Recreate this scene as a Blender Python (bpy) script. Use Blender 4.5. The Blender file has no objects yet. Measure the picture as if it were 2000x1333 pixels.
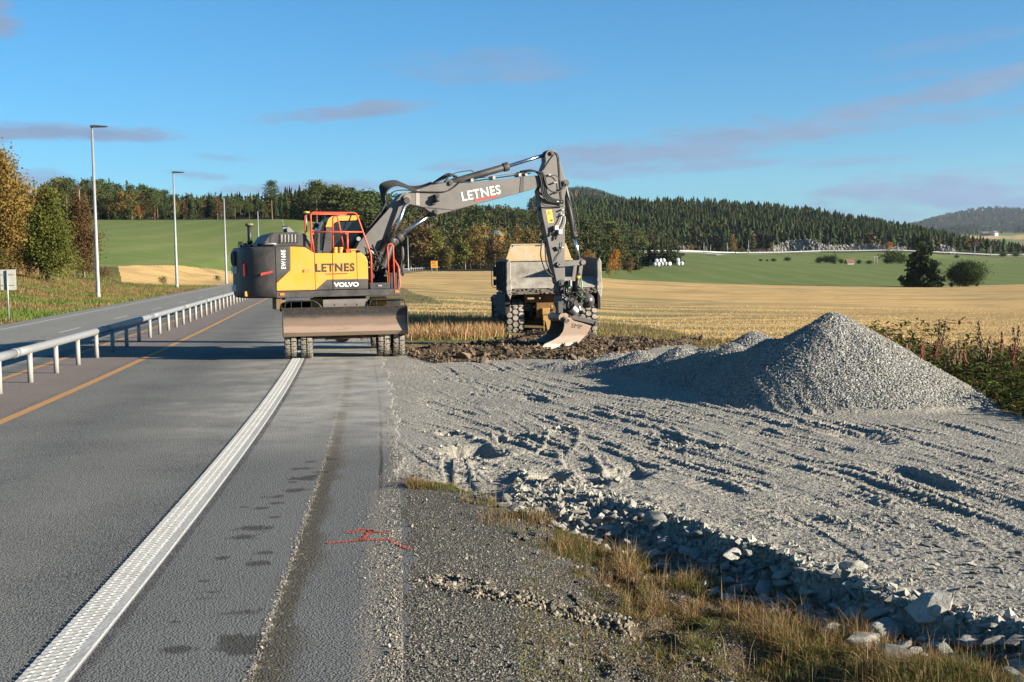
import bpy, bmesh, math, random
import numpy as np
from mathutils import Vector, Matrix

# ------------------------------------------------------------------ camera, sky, sun, exposure
SC = bpy.context.scene
COL = SC.collection
EYE = 1.9
PITCH = math.atan((666.5 - 510) / 2500); ROLL = math.radians(1.0)
_f = Vector((0, math.cos(PITCH), -math.sin(PITCH))); _r = Vector((1, 0, 0)); _u = _r.cross(_f)
_c, _s = math.cos(ROLL), math.sin(ROLL)
_r2 = _r * _c - _u * _s; _u2 = _u * _c + _r * _s
cam = bpy.data.cameras.new('camera'); cam.lens = 45.0; cam.sensor_width = 36; cam.clip_start = 0.05; cam.clip_end = 20000
camo = bpy.data.objects.new('camera', cam); COL.objects.link(camo)
camo.matrix_world = Matrix(((_r2.x, _u2.x, -_f.x, 0), (_r2.y, _u2.y, -_f.y, 0), (_r2.z, _u2.z, -_f.z, EYE), (0, 0, 0, 1)))
SC.camera = camo

SUN_EL = math.radians(16.5); SUN_A = math.radians(21)
SUNV = Vector((math.cos(SUN_A) * math.cos(SUN_EL), -math.sin(SUN_A) * math.cos(SUN_EL), math.sin(SUN_EL)))
w = bpy.data.worlds.new('World'); SC.world = w; w.use_nodes = True
SKY_STRENGTH = 0.039
def setup_world():
    nt = w.node_tree; N = nt.nodes; L = nt.links
    N.clear()
    def nd(t, **k):
        n = N.new(t)
        for a, b in k.items(): setattr(n, a, b)
        return n
    def val(n, i, v):
        if hasattr(v, 'links') or isinstance(v, bpy.types.NodeSocket): L.new(v, n.inputs[i])
        else: n.inputs[i].default_value = v
    def m(op, a, b=None, c=None, clamp=False):
        n = nd('ShaderNodeMath', operation=op); n.use_clamp = clamp
        val(n, 0, a)
        if b is not None: val(n, 1, b)
        if c is not None: val(n, 2, c)
        return n.outputs[0]
    out = nd('ShaderNodeOutputWorld'); bg = nd('ShaderNodeBackground')
    sky = nd('ShaderNodeTexSky', sky_type='NISHITA'); sky.sun_disc = False
    sky.sun_elevation = SUN_EL; sky.sun_rotation = math.atan2(SUNV.x, SUNV.y)
    sky.altitude = 50; sky.air_density = 1.0; sky.dust_density = 0.0; sky.ozone_density = 4.5
    bg.inputs['Strength'].default_value = SKY_STRENGTH
    tc = nd('ShaderNodeTexCoord'); sep = nd('ShaderNodeSeparateXYZ'); L.new(tc.outputs['Generated'], sep.inputs[0])
    az = m('ARCTAN2', sep.outputs[0], sep.outputs[1]); el = m('ARCSINE', sep.outputs[2])
    cmb = nd('ShaderNodeCombineXYZ'); L.new(m('MULTIPLY', az, 9.0), cmb.inputs[0]); L.new(m('MULTIPLY', el, 42.0), cmb.inputs[1])
    n1 = nd('ShaderNodeTexNoise'); n1.inputs['Scale'].default_value = 1.6; n1.inputs['Detail'].default_value = 9; n1.inputs['Roughness'].default_value = 0.68
    L.new(cmb.outputs[0], n1.inputs['Vector'])
    nz = m('SUBTRACT', n1.outputs[0], 0.5)
    # long low streaks and puffs: azimuth, elevation, half width, half height, tilt, strength (radians)
    S = [(-.325, .0995, .085, .0080, -.02, 1.3), (-.40, .098, .04, .009, 0, 1.3), (-.12, .1160, .075, .0075, .09, 1.15), (-.015, .150, .080, .016, .0, .6), (.02, .142, .05, .006, .03, .7),
         (.115, .0810, .14, .018, .10, 1.2), (.235, .0955, .12, .014, .17, 1.1), (.345, .120, .12, .012, .20, 1.1), (.03, .079, .09, .006, .04, .9), (.16, .070, .06, .005, .05, .9), (.30, .098, .09, .008, .04, .9),
         (-.16, .0585, .075, .0065, .03, 1.2), (-.388, .182, .034, .016, -.2, 1.5), (-.075, .060, .05, .005, .0, .9), (-.03, .073, .05, .004, .02, .8), (.30, .130, .05, .005, .08, .5), (.27, .070, .05, .004, .03, .6),
         (.36, .043, .16, .020, .03, 1.3), (.29, .046, .045, .016, .0, 1.3), (.40, .050, .10, .014, .02, 1.2), (-.36, .066, .040, .009, -.05, 1.0), (-.235, .068, .03, .004, -.1, .9), (-.22, .082, .03, .003, -.1, .5),
         (.62, .10, .12, .014, .1, .8), (-.7, .09, .12, .012, .05, .8), (.9, .15, .1, .012, .1, .8), (.33, .152, .07, .007, .1, .4)]
    tot = None
    for a0, e0, wa, we, tl, st in S:
        u = m('SUBTRACT', az, a0)
        v = m('SUBTRACT', m('SUBTRACT', el, e0), m('MULTIPLY', u, tl))
        uu = m('MULTIPLY', u, 1 / wa); vv = m('MULTIPLY', v, 1 / we)
        d = m('SUBTRACT', 1.0, m('ADD', m('MULTIPLY', uu, uu), m('MULTIPLY', vv, vv)))
        d = m('ADD', d, m('MULTIPLY', nz, 4.6))
        d = m('MULTIPLY', m('MULTIPLY', d, 0.85, clamp=True), st)
        tot = d if tot is None else m('MAXIMUM', tot, d)
    tot = m('MULTIPLY', tot, 0.95, clamp=True)
    n2 = nd('ShaderNodeTexNoise'); n2.inputs['Scale'].default_value = 3.0; n2.inputs['Detail'].default_value = 6
    L.new(cmb.outputs[0], n2.inputs['Vector'])
    ccol = nd('ShaderNodeMix', data_type='RGBA'); L.new(n2.outputs[0], ccol.inputs[0])
    k = .40 / SKY_STRENGTH
    ccol.inputs[6].default_value = (.145 * k, .25 * k, .42 * k, 1); ccol.inputs[7].default_value = (.25 * k, .36 * k, .53 * k, 1)
    tint = nd('ShaderNodeMix', data_type='RGBA', blend_type='MULTIPLY'); tint.inputs[0].default_value = 1
    tg = nd('ShaderNodeMix', data_type='RGBA'); L.new(m('MULTIPLY', m('MAXIMUM', el, 0.0), 3.2, clamp=True), tg.inputs[0])
    tg.inputs[6].default_value = (.58, 1.05, 1.36, 1); tg.inputs[7].default_value = (.45, 1.13, 1.33, 1)
    L.new(sky.outputs[0], tint.inputs[6]); L.new(tg.outputs[2], tint.inputs[7])
    mx = nd('ShaderNodeMix', data_type='RGBA'); L.new(tot, mx.inputs[0]); L.new(tint.outputs[2], mx.inputs[6]); L.new(ccol.outputs[2], mx.inputs[7])
    L.new(mx.outputs[2], bg.inputs['Color']); L.new(bg.outputs[0], out.inputs[0])
setup_world()
sl = bpy.data.lights.new('sun', 'SUN'); sl.energy = 5.0; sl.angle = math.radians(0.5); sl.color = (1.0, .91, .76)
slo = bpy.data.objects.new('sun', sl); COL.objects.link(slo); slo.rotation_euler = SUNV.to_track_quat('Z', 'Y').to_euler()
SC.view_settings.view_transform = 'Standard'; SC.view_settings.look = 'None'; SC.view_settings.gamma = 1; SC.view_settings.use_curve_mapping = False
SC.view_settings.exposure = 1.62
SC.render.engine = 'CYCLES'
SC.cycles.max_bounces = 5; SC.cycles.diffuse_bounces = 2; SC.cycles.glossy_bounces = 2; SC.cycles.transparent_max_bounces = 8

# ------------------------------------------------------------------ helpers
def tag(o, label=None, cat=None, group=None, kind=None):
    if label: o['label'] = label
    if cat: o['category'] = cat
    if group: o['group'] = group
    if kind: o['kind'] = kind
    return o
def link(name, data, mats=None, parent=None):
    o = bpy.data.objects.new(name, data); COL.objects.link(o)
    if parent is not None: o.parent = parent
    if mats:
        for m_ in (mats if isinstance(mats, (list, tuple)) else [mats]): data.materials.append(m_)
    return o
def empty(name, loc, rz=0.0):
    o = bpy.data.objects.new(name, None); COL.objects.link(o); o.location = loc; o.rotation_euler = (0, 0, rz); o.empty_display_size = .2
    return o
def dup(o, parent=None, loc=None, rz=None, sc=None):
    c = o.copy(); COL.objects.link(c)
    if parent is not None: c.parent = parent
    if loc is not None: c.location = loc
    if rz is not None: c.rotation_euler = (o.rotation_euler[0], o.rotation_euler[1], rz)
    if sc is not None: c.scale = sc
    for ch in list(o.children): dup(ch, c)
    return c
def np_mesh(name, V, F, smooth=False, cols=None):
    """V (n,3) array, F (m,k) array of equal-size faces"""
    V = np.asarray(V, np.float32); F = np.asarray(F, np.int32)
    me = bpy.data.meshes.new(name); me.vertices.add(len(V)); me.vertices.foreach_set('co', V.ravel())
    k = F.shape[1]; me.loops.add(F.size); me.loops.foreach_set('vertex_index', F.ravel())
    me.polygons.add(len(F)); me.polygons.foreach_set('loop_start', np.arange(0, F.size, k, dtype=np.int32))
    me.polygons.foreach_set('loop_total', np.full(len(F), k, np.int32))
    me.polygons.foreach_set('use_smooth', np.full(len(F), smooth, bool))
    me.update(calc_edges=True)
    if cols is not None:
        a = me.color_attributes.new('Col', 'FLOAT_COLOR', 'POINT')
        c4 = np.ones((len(V), 4), np.float32); c4[:, :3] = cols; a.data.foreach_set('color', c4.ravel())
    return me
class MB:
    """collects simple solids into one mesh"""
    def __init__(s): s.v = []; s.f = []; s.sm = []
    def add(s, V, F, smooth=False):
        b = len(s.v); s.v += [tuple(p) for p in V]; s.f += [tuple(i + b for i in q) for q in F]; s.sm += [smooth] * len(F); return s
    def box(s, x0, x1, y0, y1, z0, z1, rot=None, at=None):
        V = [(x, y, z) for x in (x0, x1) for y in (y0, y1) for z in (z0, z1)]
        if rot is not None: V = [tuple(rot @ Vector(p)) for p in V]
        if at is not None: V = [tuple(Vector(p) + Vector(at)) for p in V]
        return s.add(V, [(0, 1, 3, 2), (4, 6, 7, 5), (0, 4, 5, 1), (2, 3, 7, 6), (0, 2, 6, 4), (1, 5, 7, 3)])
    def prism(s, poly, w0, w1, axis='y'):
        """polygon in (x,z) extruded along y from w0 to w1 (axis='x': polygon (y,z); 'z': polygon (x,y))"""
        n = len(poly)
        if axis == 'y': V = [(a, w0, b) for a, b in poly] + [(a, w1, b) for a, b in poly]
        elif axis == 'x': V = [(w0, a, b) for a, b in poly] + [(w1, a, b) for a, b in poly]
        else: V = [(a, b, w0) for a, b in poly] + [(a, b, w1) for a, b in poly]
        F = [tuple(range(n)), tuple(range(2 * n - 1, n - 1, -1))] + [(i, i + n, (i + 1) % n + n, (i + 1) % n) for i in range(n)]
        return s.add(V, F)
    def tube(s, pts, r, n=8, cap=True, r2=None):
        P = [Vector(p) for p in pts]; rings = []; up = Vector((0, 0, 1)); prev = None
        for i, p in enumerate(P):
            if i == 0: t = P[1] - P[0]
            elif i == len(P) - 1: t = P[-1] - P[-2]
            else: t = (P[i + 1] - p).normalized() + (p - P[i - 1]).normalized()
            t.normalize()
            if prev is None: a = t.cross(up if abs(t.z) < .95 else Vector((1, 0, 0))).normalized()
            else: a = (prev - t * prev.dot(t)).normalized()
            prev = a; b = t.cross(a)
            rr = r[i] if isinstance(r, (list, tuple)) else (r if r2 is None else r + (r2 - r) * i / (len(P) - 1))
            rings.append([p + (a * math.cos(2 * math.pi * k / n) + b * math.sin(2 * math.pi * k / n)) * rr for k in range(n)])
        V = [q for g in rings for q in g]; F = []
        for i in range(len(P) - 1):
            for k in range(n): F.append((i * n + k, i * n + (k + 1) % n, (i + 1) * n + (k + 1) % n, (i + 1) * n + k))
        s.add(V, F, True)
        if cap:
            s.add(rings[0], [tuple(range(n - 1, -1, -1))]); s.add(rings[-1], [tuple(range(n))])
        return s
    def cyl(s, a, b, r, n=16, r2=None): return s.tube([a, b], r, n, True, r2)
    def lathe(s, prof, c=(0, 0, 0), axis='y', n=32):
        """prof: list of (radius, along)"""
        V = []
        for i in range(n):
            t = 2 * math.pi * i / n
            for r, h in prof:
                x, z = r * math.cos(t), r * math.sin(t)
                p = (x, h, z) if axis == 'y' else ((h, x, z) if axis == 'x' else (x, z, h))
                V.append((p[0] + c[0], p[1] + c[1], p[2] + c[2]))
        k = len(prof); F = []
        for i in range(n):
            for j in range(k - 1): F.append((i * k + j, ((i + 1) % n) * k + j, ((i + 1) % n) * k + j + 1, i * k + j + 1))
        return s.add(V, F, True)
    def ell(s, c, r, n=10, m_=6):
        prof = [(math.sin(math.pi * j / m_), -math.cos(math.pi * j / m_)) for j in range(m_ + 1)]
        V = []; F = []
        for i in range(n):
            t = 2 * math.pi * i / n
            for rr, h in prof: V.append((c[0] + r[0] * rr * math.cos(t), c[1] + r[1] * rr * math.sin(t), c[2] + r[2] * h))
        k = m_ + 1
        for i in range(n):
            for j in range(m_): F.append((i * k + j, ((i + 1) % n) * k + j, ((i + 1) % n) * k + j + 1, i * k + j + 1))
        return s.add(V, F, True)
    def mesh(s, name, weld=True):
        me = bpy.data.meshes.new(name); me.from_pydata(s.v, [], s.f); me.update()
        bm = bmesh.new(); bm.from_mesh(me)
        if weld: bmesh.ops.remove_doubles(bm, verts=bm.verts, dist=1e-5)
        bmesh.ops.recalc_face_normals(bm, faces=bm.faces)
        bm.to_mesh(me); bm.free()
        return me
    def pieces(s):
        n = len(s.v); root = list(range(n))
        def find(a):
            while root[a] != a: root[a] = root[root[a]]; a = root[a]
            return a
        for f in s.f:
            r0 = find(f[0])
            for q in f[1:]: root[find(q)] = r0
        key = {}
        for i, v in enumerate(s.v):           # welded corners join
            k = (round(v[0], 5), round(v[1], 5), round(v[2], 5)); j = key.setdefault(k, i)
            if j != i: root[find(i)] = find(j)
        isl = {}
        for i in range(n): isl.setdefault(find(i), []).append(i)
        if len(isl) > 120 or len(isl) < 2: return None
        ks = list(isl); lo = np.array([np.min([s.v[i] for i in isl[k]], axis=0) for k in ks]); hi = np.array([np.max([s.v[i] for i in isl[k]], axis=0) for k in ks])
        size = (hi - lo).max(1); gap = np.maximum(0, np.maximum(lo[:, None] - hi[None], lo[None] - hi[:, None])); near = np.sqrt((gap ** 2).sum(2)) <= np.maximum(.02, .5 * np.maximum(size[:, None], size[None])) * .97
        lab = list(range(len(ks)))
        ch = True
        while ch:
            ch = False
            for i in range(len(ks)):
                m = min(lab[j] for j in range(len(ks)) if near[i, j])
                if m < lab[i]: lab[i] = m; ch = True
        if len(set(lab)) < 2: return None
        which = {}
        for k, l in zip(ks, lab):
            for i in isl[k]: which[i] = l
        out = []
        for l in sorted(set(lab)):
            m = MB(); mp = {}
            for i in range(n):
                if which[i] == l: mp[i] = len(m.v); m.v.append(s.v[i])
            for f, sm in zip(s.f, s.sm):
                if which[f[0]] == l: m.f.append(tuple(mp[i] for i in f)); m.sm.append(sm)
            out.append(m)
        return out
    def build(s, name, mat, parent=None, bevel=0, rz=None, seg=2):
        if parent is not None:
            ps = s.pieces()
            if ps: return [q.build_one(name, mat, parent, bevel, rz, seg) for q in ps][0]
        return s.build_one(name, mat, parent, bevel, rz, seg)
    def build_one(s, name, mat, parent=None, bevel=0, rz=None, seg=2):
        me = s.mesh(name)
        if len(me.polygons) == len(s.sm): me.polygons.foreach_set('use_smooth', np.array(s.sm, bool))
        o = link(name, me, mat, parent)
        if bevel:
            b = o.modifiers.new('bevel', 'BEVEL'); b.width = bevel; b.segments = seg; b.limit_method = 'ANGLE'; b.angle_limit = math.radians(35)
        if rz is not None: o.rotation_euler = (0, 0, rz)
        return o
def smooth_pts(pts, n=5):
    P = [Vector(q) for q in pts]; out = []
    for i in range(len(P) - 1):
        a = P[max(0, i - 1)]; b = P[i]; c = P[i + 1]; d = P[min(len(P) - 1, i + 2)]
        for k in range(n):
            t = k / n; out.append(.5 * ((2 * b) + (c - a) * t + (2 * a - 5 * b + 4 * c - d) * t * t + (3 * b - a - 3 * c + d) * t ** 3))
    return out + [P[-1]]
def text_mesh(name, s, size, mat, parent, loc, rot, sx=1.0, bold=0.0, depth=.003, shear=0.0, space=1.0):
    cu = bpy.data.curves.new(name, 'FONT'); cu.body = s; cu.size = size; cu.offset = bold; cu.extrude = depth; cu.align_x = 'LEFT'; cu.space_character = space; cu.shear = shear
    cu.resolution_u = 3
    to = bpy.data.objects.new('tmp_text', cu); COL.objects.link(to)
    dg = bpy.context.evaluated_depsgraph_get(); dg.update()
    me = bpy.data.meshes.new_from_object(to.evaluated_get(dg)); bpy.data.objects.remove(to)
    me.name = name
    o = link(name, me, None, parent); me.materials.clear(); me.materials.append(mat)
    o.location = loc; o.rotation_euler = rot; o.scale = (sx, 1, 1)
    return o
def sstep(x, a, b):
    t = np.clip((x - a) / (b - a), 0, 1); return t * t * (3 - 2 * t)

# ------------------------------------------------------------------ numpy noise
_rg = np.random.RandomState(5); _perm = _rg.permutation(4096); _vals = _rg.rand(4096)
def _h(ix, iy, seed): return _vals[_perm[(ix + seed * 131) & 4095] ^ (_perm[(iy + seed * 57) & 4095])]
def vnoise(x, y, seed=0):
    ix = np.floor(x).astype(np.int64); iy = np.floor(y).astype(np.int64); fx = x - ix; fy = y - iy
    fx = fx * fx * fx * (fx * (fx * 6 - 15) + 10); fy = fy * fy * fy * (fy * (fy * 6 - 15) + 10)
    a = _h(ix, iy, seed); b = _h(ix + 1, iy, seed); c = _h(ix, iy + 1, seed); d = _h(ix + 1, iy + 1, seed)
    return (a * (1 - fx) + b * fx) * (1 - fy) + (c * (1 - fx) + d * fx) * fy - .5
def fbm(x, y, sc, oct=4, seed=0, gain=.5):
    r = np.zeros_like(x); a = 1.0; f = 1.0 / sc; cx, sy = .8, .6
    x, y = .857 * x - .515 * y, .515 * x + .857 * y
    if oct > 2: x, y = x + sc * .5 * vnoise(x * f * .9 + 7, y * f * .9, seed + 50), y + sc * .5 * vnoise(x * f * .9, y * f * .9 + 9, seed + 51)
    for i in range(oct):
        r += a * vnoise(x * f, y * f, seed + i); x, y = cx * x - sy * y + 3.1, sy * x + cx * y + 1.7; a *= gain; f *= 2.03
    return r

# ------------------------------------------------------------------ materials
def newmat(name):
    m = bpy.data.materials.new(name); m.use_nodes = True; return m, m.node_tree, m.node_tree.nodes['Principled BSDF']
class G_:
    """small node-graph helper"""
    def __init__(s, name):
        s.m, s.t, s.b = newmat(name); s.N = s.t.nodes; s.L = s.t.links
        s.co = s.N.new('ShaderNodeTexCoord').outputs['Object']
    def setv(s, n, i, v):
        if isinstance(v, bpy.types.NodeSocket): s.L.new(v, n.inputs[i])
        else: n.inputs[i].default_value = v
    def noise(s, sc, det=4, rough=.55, vec=None, out=0):
        n = s.N.new('ShaderNodeTexNoise'); n.inputs['Scale'].default_value = sc; n.inputs['Detail'].default_value = det; n.inputs['Roughness'].default_value = rough
        s.L.new(vec or s.co, n.inputs['Vector']); return n.outputs[out]
    def vor(s, sc, vec=None, feat='F1', out='Distance'):
        n = s.N.new('ShaderNodeTexVoronoi'); n.feature = feat; n.inputs['Scale'].default_value = sc; s.L.new(vec or s.co, n.inputs['Vector']); return n.outputs[out]
    def scale(s, v, vec=None):
        n = s.N.new('ShaderNodeMapping'); n.inputs['Scale'].default_value = v; s.L.new(vec or s.co, n.inputs['Vector']); return n.outputs[0]
    def ramp(s, f, stops):
        n = s.N.new('ShaderNodeValToRGB'); e = n.color_ramp.elements
        while len(e) < len(stops): e.new(.5)
        for q, (p, c) in zip(e, stops): q.position = p; q.color = (*c, 1) if len(c) == 3 else c
        s.L.new(f, n.inputs[0]); return n.outputs[0]
    def mr(s, f, a, b, c=0., d=1.):
        n = s.N.new('ShaderNodeMapRange'); n.inputs[1].default_value = a; n.inputs[2].default_value = b; n.inputs[3].default_value = c; n.inputs[4].default_value = d
        s.L.new(f, n.inputs[0]); return n.outputs[0]
    def math(s, op, a, b=0., clamp=False):
        n = s.N.new('ShaderNodeMath'); n.operation = op; n.use_clamp = clamp; s.setv(n, 0, a); s.setv(n, 1, b); return n.outputs[0]
    def mix(s, f, a, b, mode='MIX'):
        n = s.N.new('ShaderNodeMix'); n.data_type = 'RGBA'; n.blend_type = mode
        for i, v in ((0, f), (6, a), (7, b)):
            if isinstance(v, (tuple, list)): v = (*v, 1) if len(v) == 3 else v
            s.setv(n, i, v)
        return n.outputs[2]
    def attr(s, name, out='Fac'):
        n = s.N.new('ShaderNodeAttribute'); n.attribute_name = name; return n.outputs[out]
    def objrand(s): return s.N.new('ShaderNodeObjectInfo').outputs['Random']
    def bump(s, h, st, dist=.01, prev=None):
        n = s.N.new('ShaderNodeBump'); n.inputs['Strength'].default_value = st; n.inputs['Distance'].default_value = dist
        s.L.new(h, n.inputs['Height'])
        if prev is not None: s.L.new(prev, n.inputs['Normal'])
        return n.outputs[0]
    def fin(s, col, rough=.8, metal=0., normal=None, spec=None, k=1.):
        if k != 1.: col = s.mix(1.0, col, (k, k, k), 'MULTIPLY')
        for k, v in (('Base Color', col), ('Roughness', rough), ('Metallic', metal)):
            if isinstance(v, tuple): v = (*v, 1) if len(v) == 3 else v
            if isinstance(v, bpy.types.NodeSocket): s.L.new(v, s.b.inputs[k])
            else: s.b.inputs[k].default_value = v
        if normal is not None: s.L.new(normal, s.b.inputs['Normal'])
        if spec is not None: s.b.inputs['Specular IOR Level'].default_value = spec
        return s.m
def paint(name, col, rough=.4, dirt=(.25, .22, .18), amt=.35, sc=5, metal=0., spec=.5, edge=None):
    g = G_(name)
    a = g.noise(sc, 6, .65); b = g.noise(sc * 9, 3, .6)
    f = g.math('MULTIPLY', g.mr(g.math('ADD', a, g.math('MULTIPLY', b, .35)), .58, .85), amt)
    c = g.mix(f, col, dirt)
    c = g.mix(g.mr(g.noise(sc * .4, 2), .3, .7, 0, .18), c, tuple(x * .7 for x in col))
    return g.fin(c, g.mr(a, .3, .7, rough, min(1, rough + .25)), metal, g.bump(b, .08, .004), spec)
# ------------------------------------------------------------------ lie of the land
def hor(x): return 510 - .0175 * (x - 1000)          # eye level, used once to turn the survey below into metres
def dep(x, y, z=0.0): return 2500 * (EYE - z) / (y - hor(x))
def wpt(x, y, z=0.0):
    d = dep(x, y, z); return ((x - 1000) / 2500 * d, d)
_cp = np.array([(-90, 1.0), (-60, -1.0), (-20, -3.6), (0, -4.95), (5.8, -5.39), (8.74, -5.66), (14.28, -6.2), (20, -6.84), (25.7, -7.55), (31, -8.25), (36.75, -9.0), (41.5, -9.65), (52, -11.1), (71, -13.65), (90, -16.3),
                (117, -19.9), (141, -22.9), (180, -26.4), (230, -28.3), (290, -27), (350, -22.5), (430, -12)], float)
_cy = np.arange(-90, 430, .5); _cx = np.interp(_cy, _cp[:, 0], _cp[:, 1])
for _ in range(3): _cx[9:-9] = np.convolve(_cx, np.ones(19) / 19, 'valid')
_ct = np.gradient(_cx, _cy); _cs = np.concatenate([[0], np.cumsum(np.hypot(np.diff(_cx), np.diff(_cy)))])
def road_lat(X, Y):
    xc = np.interp(Y, _cy, _cx); t = np.interp(Y, _cy, _ct)
    return np.where(Y > 429, 99., (X - xc) / np.sqrt(1 + t * t))
def road_pt(y, off):
    xc = float(np.interp(y, _cy, _cx)); t = float(np.interp(y, _cy, _ct)); n = math.sqrt(1 + t * t)
    return (xc + off / n, y - off * t / n)
WHITE, TRAIL, SEAM, TAR_R, TAR_L, ORA2, DASH, EDGE, RAIL = 3.22, 4.22, 4.72, 4.9, -7.5, -1.75, -4.25, -6.65, -1.05

PROF = {  # bearing: list of (distance, height) or (distance, None, sight line)
 -900: [(20, 0), (45, .15), (60, .6), (110, 1.8), (330, 14), (700, 18), (9000, 60)],
 0: [(20, 0), (45, .15), (60, .7), (85, 1.4), (110, 1.8), (330, None, 430), (450, None, 424), (700, None, 424), (9000, 60)],
 250: [(20, 0), (62, 0), (85, .1), (110, .6), (125, 1.05), (150, 2.0), (330, None, 431), (450, None, 425), (700, None, 425), (9000, 60)],
 470: [(20, 0), (140, 0), (150, .1), (190, 1.4), (330, None, 430), (450, None, 424), (700, None, 424), (9000, 60)],
 620: [(20, 0), (130, 0), (200, None, 520), (330, None, 428), (430, None, 422), (700, None, 424), (9000, 60)],
 740: [(20, 0), (200, 0), (260, 0), (330, None, 470), (450, None, 430), (600, None, 425), (9000, 60)],
 800: [(20, 0), (28, -.05), (35, -.3), (200, -.2), (300, -.1), (400, None, 500), (550, None, 445), (700, None, 430), (9000, 60)],
 900: [(20, 0), (27, -.05), (33, -.35), (60, -.35), (262, -.3), (300, 0), (420, None, 480), (600, None, 438), (800, None, 428), (9000, 100)],
 1000: [(20, 0), (27, -.05), (32, -.33), (40, -.4), (300, -.5), (400, None, 500), (600, None, 445), (800, None, 428), (1500, None, 425), (9000, 100)],
 1100: [(20, 0), (27, -.05), (32, -.33), (40, -.4), (270, -1.0), (420, None, 505), (600, None, 460), (900, None, 418), (1500, None, 405), (3000, None, 366), (9000, 300)],
 1200: [(20, 0), (27, -.05), (35, -.5), (250, None, 547), (400, None, 525), (480, None, 510), (640, None, 485), (900, None, 428), (1500, None, 425), (3000, None, 392), (9000, 300)],
 1330: [(20, 0), (27, -.05), (35, -.5), (250, None, 552), (420, None, 513), (640, None, 496), (700, None, 480), (900, None, 416), (1500, None, 430), (9000, 100)],
 1500: [(20, 0), (27, -.1), (35, -.5), (250, None, 558), (420, None, 515), (620, None, 498), (660, None, 484), (900, None, 428), (1500, None, 450), (9000, 100)],
 1700: [(20, 0), (27, -.2), (35, -.5), (250, None, 560), (430, None, 517), (540, None, 516), (620, None, 499), (660, None, 488), (900, None, 455), (1500, None, 472), (9000, 100)],
 1850: [(14, 0), (20, -.2), (30, -.5), (250, None, 561), (430, None, 515), (480, None, 517), (620, None, 500), (680, None, 494), (850, None, 487), (1500, None, 490), (2500, None, 472), (4500, None, 432), (5500, None, 428), (9000, 250)],
 1960: [(14, 0), (20, -.2), (30, -.5), (250, None, 557), (450, None, 513), (500, None, 516), (620, None, 502), (900, None, 500), (1500, None, 492), (2200, None, 482), (2900, None, 463), (3500, None, 450), (4500, None, 421), (5500, None, 420), (9000, 250)],
 2300: [(14, 0), (20, -.2), (30, -.5), (250, None, 552), (450, None, 508), (620, None, 497), (1500, None, 486), (2900, None, 457), (4500, None, 418), (9000, 250)],
 2900: [(14, 0), (20, -.2), (30, -.5), (250, -3), (620, 0), (1500, 2), (4500, 100), (9000, 250)]}
_px = np.array(sorted(PROF)); _lD = np.linspace(math.log(10), math.log(9000), 500)
_Z = np.zeros((len(_px), 500))
for i_, x_ in enumerate(_px):
    d_, z_ = [], []
    for e in PROF[x_]:
        d_.append(e[0]); z_.append(e[1] if e[1] is not None else EYE - (e[2] - hor(x_)) * e[0] / 2500)
    _Z[i_] = np.interp(np.exp(_lD), d_, z_)
_fx = np.concatenate([np.arange(-900, 0, 45), np.arange(0, 2300, 10), np.arange(2300, 2901, 40)]).astype(float)
_Zf = np.array([np.interp(_fx, _px, _Z[:, k]) for k in range(500)]).T
for _ in range(40): _Zf[1:-1] = (_Zf[:-2] + 2 * _Zf[1:-1] + _Zf[2:]) / 4
for _ in range(3): _Zf[:, 1:-1] = (_Zf[:, :-2] + 2 * _Zf[:, 1:-1] + _Zf[:, 2:]) / 4
_px, _Z = _fx, _Zf
def profile(xp, D):
    k = np.clip((np.log(np.maximum(D, 10)) - _lD[0]) / (_lD[1] - _lD[0]), 0, 498.999); k0 = k.astype(int); fk = k - k0
    c = np.interp(xp, _px, np.arange(len(_px))); c0 = np.minimum(c.astype(int), len(_px) - 2); fc = c - c0
    a = _Z[c0, k0] * (1 - fk) + _Z[c0, k0 + 1] * fk; b = _Z[c0 + 1, k0] * (1 - fk) + _Z[c0 + 1, k0 + 1] * fk
    return a * (1 - fc) + b * fc
# edge of the gravel yard (A: crest, B: foot of the stone slope)
A_ = [(755, 930), (860, 925), (960, 935), (1060, 955), (1250, 1000), (1420, 1062), (1600, 1112), (1800, 1180), (2000, 1235), (2300, 1330), (2900, 1500)]
B_ = [(755, 934, 0), (860, 947, -.02), (1000, 1002, -.07), (1130, 1052, -.18), (1250, 1098, -.26), (1400, 1152, -.28), (1560, 1200, -.28), (1700, 1242, -.235), (1850, 1282, -.215), (2000, 1324, -.21), (2300, 1420, -.22), (2900, 1600, -.25)]
_ax = [p[0] for p in A_]; _aD = [dep(p[0], p[1], -.05) for p in A_]
_bx = [p[0] for p in B_]; _bD = [dep(*p) for p in B_]; _bz = [p[2] for p in B_]
_bl = [max(.2, float(road_lat(np.array([(p[0] - 1000) / 2500 * dep(*p)]), np.array([dep(*p)]))[0]) - 4.9) for p in B_]
SOIL0 = [(700, 26.2), (795, 26.2), (850, 24.6), (960, 25.2), (1060, 25.8), (1150, 25.2), (1210, 26.5), (1300, 29), (1400, 31), (1600, 33), (1601, 99)]
SOIL1 = [(700, 28.0), (795, 28.6), (860, 29.6), (980, 31.2), (1020, 34), (1080, 36), (1200, 36), (1300, 34.0), (1400, 33), (1600, 33)]
YEND = [(700, 60), (1250, 40), (1400, 24.5), (1600, 22.5), (1750, 20), (1850, 18), (2000, 15.6), (2200, 13), (2900, 9)]
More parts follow.
